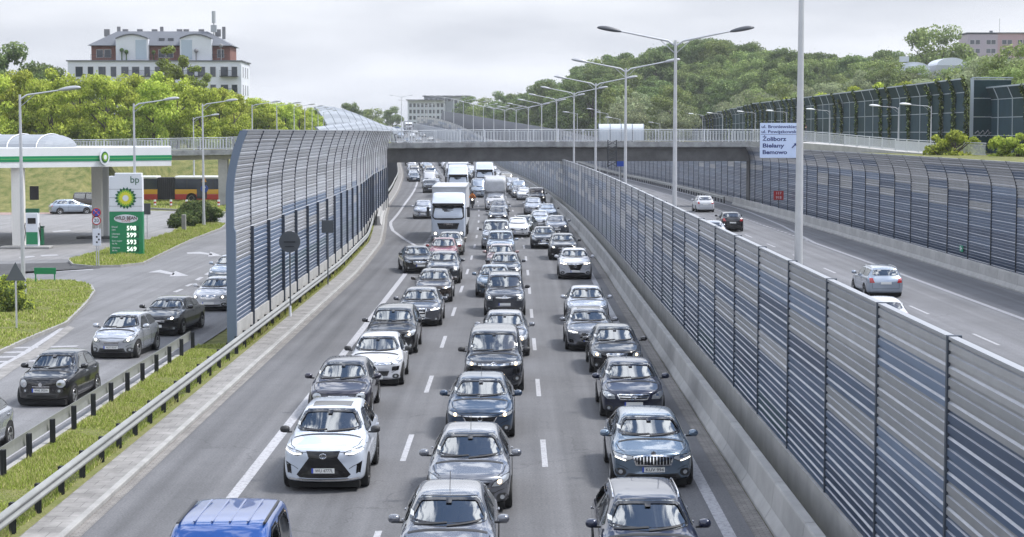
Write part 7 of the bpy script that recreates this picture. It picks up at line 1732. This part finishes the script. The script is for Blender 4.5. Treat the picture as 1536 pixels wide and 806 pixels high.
# ------------------------------------------------------------------ people and the motorcycle
def figure(joints, edges, rad, mat, name, parent, hood=None):
    me = bpy.data.meshes.new(name); me.from_pydata(joints, edges, []); o = bpy.data.objects.new(name, me); COL.objects.link(o)
    md = o.modifiers.new('k', 'SKIN'); 
    for i, r in enumerate(rad): me.skin_vertices[0].data[i].radius = (r, r*.85)
    me.skin_vertices[0].data[0].use_root = True
    o.modifiers.new('s', 'SUBSURF').levels = 1; dg = bpy.context.evaluated_depsgraph_get(); m2 = bpy.data.meshes.new_from_object(o.evaluated_get(dg)); bpy.data.objects.remove(o)
    for m_ in mat: m2.materials.append(m_)
    m2.shade_smooth(); return m2
M['skin'] = pb('skin', (.42, .26, .19), .6); M['cloth_dark'] = pb('dark_clothes', (.035, .037, .045), .9); M['cloth_jeans'] = pb('jeans', (.05, .07, .12), .9); M['hair'] = pb('hair', (.03, .02, .015), .8)
def person(label, loc, rz, joints, edges, rad, matfn, head):
    root = empty('person', loc, rz); tag(root, label, 'person'); m2 = figure(joints, edges, rad, [M['cloth_jeans'], M['cloth_dark'], M['skin']], 'body', root)
    for p in m2.polygons: p.material_index = matfn(p.center)
    link('body', m2, root); bm = bmesh.new(); bmesh.ops.create_icosphere(bm, subdivisions=3, radius=.125)
    for v in bm.verts: v.co = Vector((v.co.x*.95, v.co.y*1.02+.01, v.co.z*1.0+.04)) if v.co.z > .0 or v.co.y > .03 else Vector((v.co.x*.9, v.co.y*.85+.02, v.co.z+.04))
    mb = MB(); mb.add_bm(bm); bm.free(); mb.v = [(x+head[0], y+head[1], z+head[2]) for x, y, z in mb.v]; mb.build('hair', M['hair'], root, 60); return root
J = [(0, 0, .95), (0, .0, 1.2), (0, 0, 1.42), (0, -.01, 1.52), (0, -.02, 1.66), (.09, 0, .9), (.10, -.08, .5), (.10, .02, .09), (.10, -.12, .04), (-.09, 0, .9), (-.10, .06, .5), (-.10, .14, .10), (-.10, .01, .04), (.19, 0, 1.40), (.25, .02, 1.13), (.24, -.10, .90), (.23, -.14, .80), (-.19, 0, 1.40), (-.25, .02, 1.13), (-.24, -.08, .90), (-.23, -.12, .80)]
E = [(0, 1), (1, 2), (2, 3), (3, 4), (0, 5), (5, 6), (6, 7), (7, 8), (0, 9), (9, 10), (10, 11), (11, 12), (2, 13), (13, 14), (14, 15), (15, 16), (2, 17), (17, 18), (18, 19), (19, 20)]
RD = [.15, .15, .16, .06, .11, .10, .07, .05, .045, .10, .07, .05, .045, .07, .055, .04, .04, .07, .055, .04, .04]
person('pedestrian in dark clothes walking on the bridge beside the direction sign', (PX(1207, 201), 200.8, bz(30)), R(70), J, E, RD, lambda c: 0 if c.z < .92 else (2 if c.z > 1.5 or (abs(c.x) > .18 and c.z < .9) else 1), (0, 0, 1.66))
# motorcycle with rider between the lanes
mo = empty('motorcycle'); tag(mo, 'dark motorcycle with lit lamp passing on the right side of the big white truck', 'motorcycle')
mb = MB(); 
for y in (.32, 1.72): mb.lathe_x([(-.06, .21), (-.07, .27), (0, .315), (.07, .27), (.06, .21)], (0, y, .315), 20)
mb.build('wheel', M['rubber'], mo); mb = MB(); mb.tube([(0, .75, .55), (0, 1.1, .6), (0, 1.5, .62)], [.16, .2, .12], 8); mb.bbox((0, .8, .85), (.34, .5, .28), .08); mb.bbox((0, 1.35, .84), (.3, .7, .12), .05); mb.build('frame', M['dark_steel'], mo)
mb = MB(); mb.bbox((0, .42, .95), (.36, .3, .26), .1); mb.bbox((0, 1.75, .95), (.42, .35, .24), .05); mb.build('fairing', M['gloss_black'], mo); mb = MB(); mb.tube([(-.38, .62, 1.08), (0, .52, 1.02), (.38, .62, 1.08)], .02, 6); mb.tube([(-.14, .32, .24), (-.14, .55, 1.0)], .03, 6); mb.tube([(.14, .32, .24), (.14, .55, 1.0)], .03, 6); mb.build('handlebar', M['dark_steel'], mo); mb = MB(); mb.tube([(0, .28, .92), (0, .25, .92)], .09, 12); mb.build('headlight', M['lamp_lit'], mo)
dm = 196; mo.location = (PX(708.5, dm), dm, 0); mo.rotation_euler = (0, 0, heading(dm))
J2 = [(0, 1.15, .98), (0, 1.08, 1.22), (0, .98, 1.42), (0, .95, 1.52), (0, .92, 1.64), (.12, 1.1, .95), (.2, .75, .82), (.2, .98, .42), (.2, .85, .36), (-.12, 1.1, .95), (-.2, .75, .82), (-.2, .98, .42), (-.2, .85, .36), (.2, .97, 1.38), (.3, .85, 1.18), (.33, .66, 1.10), (.33, .6, 1.09), (-.2, .97, 1.38), (-.3, .85, 1.18), (-.33, .66, 1.10), (-.33, .6, 1.09)]
M['orange_vest'] = pb('orange_jacket', (.62, .20, .03), .8)
rd = person('motorcycle rider in orange jacket and dark helmet beside the big white truck', (PX(708.5, dm), dm, 0), heading(dm), J2, E, RD, lambda c: 0 if c.z < 1.0 else 1, (0, .92, 1.64))
for c in rd.children:
    if c.name.startswith('body'): c.data.materials[1] = M['orange_vest']
    else: c.name = 'helmet'; c.scale = (1.0, 1, 1)
for o in bpy.data.objects:
    if 'spec_len' in o: del o['spec_len']
# ------------------------------------------------------------------ air
mb = MB(); mb.box((0, 1200, 34), (5200, 2640, 76)); hz_o = mb.build('haze', None); hz_o.data.materials.clear()
hm_ = bpy.data.materials.new('haze'); hm_.use_nodes = True; nt = hm_.node_tree; nt.nodes.clear(); out = N(nt, 'ShaderNodeOutputMaterial'); vp = N(nt, 'ShaderNodeVolumePrincipled')
vp.inputs['Color'].default_value = (.93, .95, 1, 1); vp.inputs['Density'].default_value = .00015; vp.inputs['Anisotropy'].default_value = .2
nt.links.new(vp.outputs[0], out.inputs['Volume']); hz_o.data.materials.append(hm_); tag(hz_o, kind='stuff')
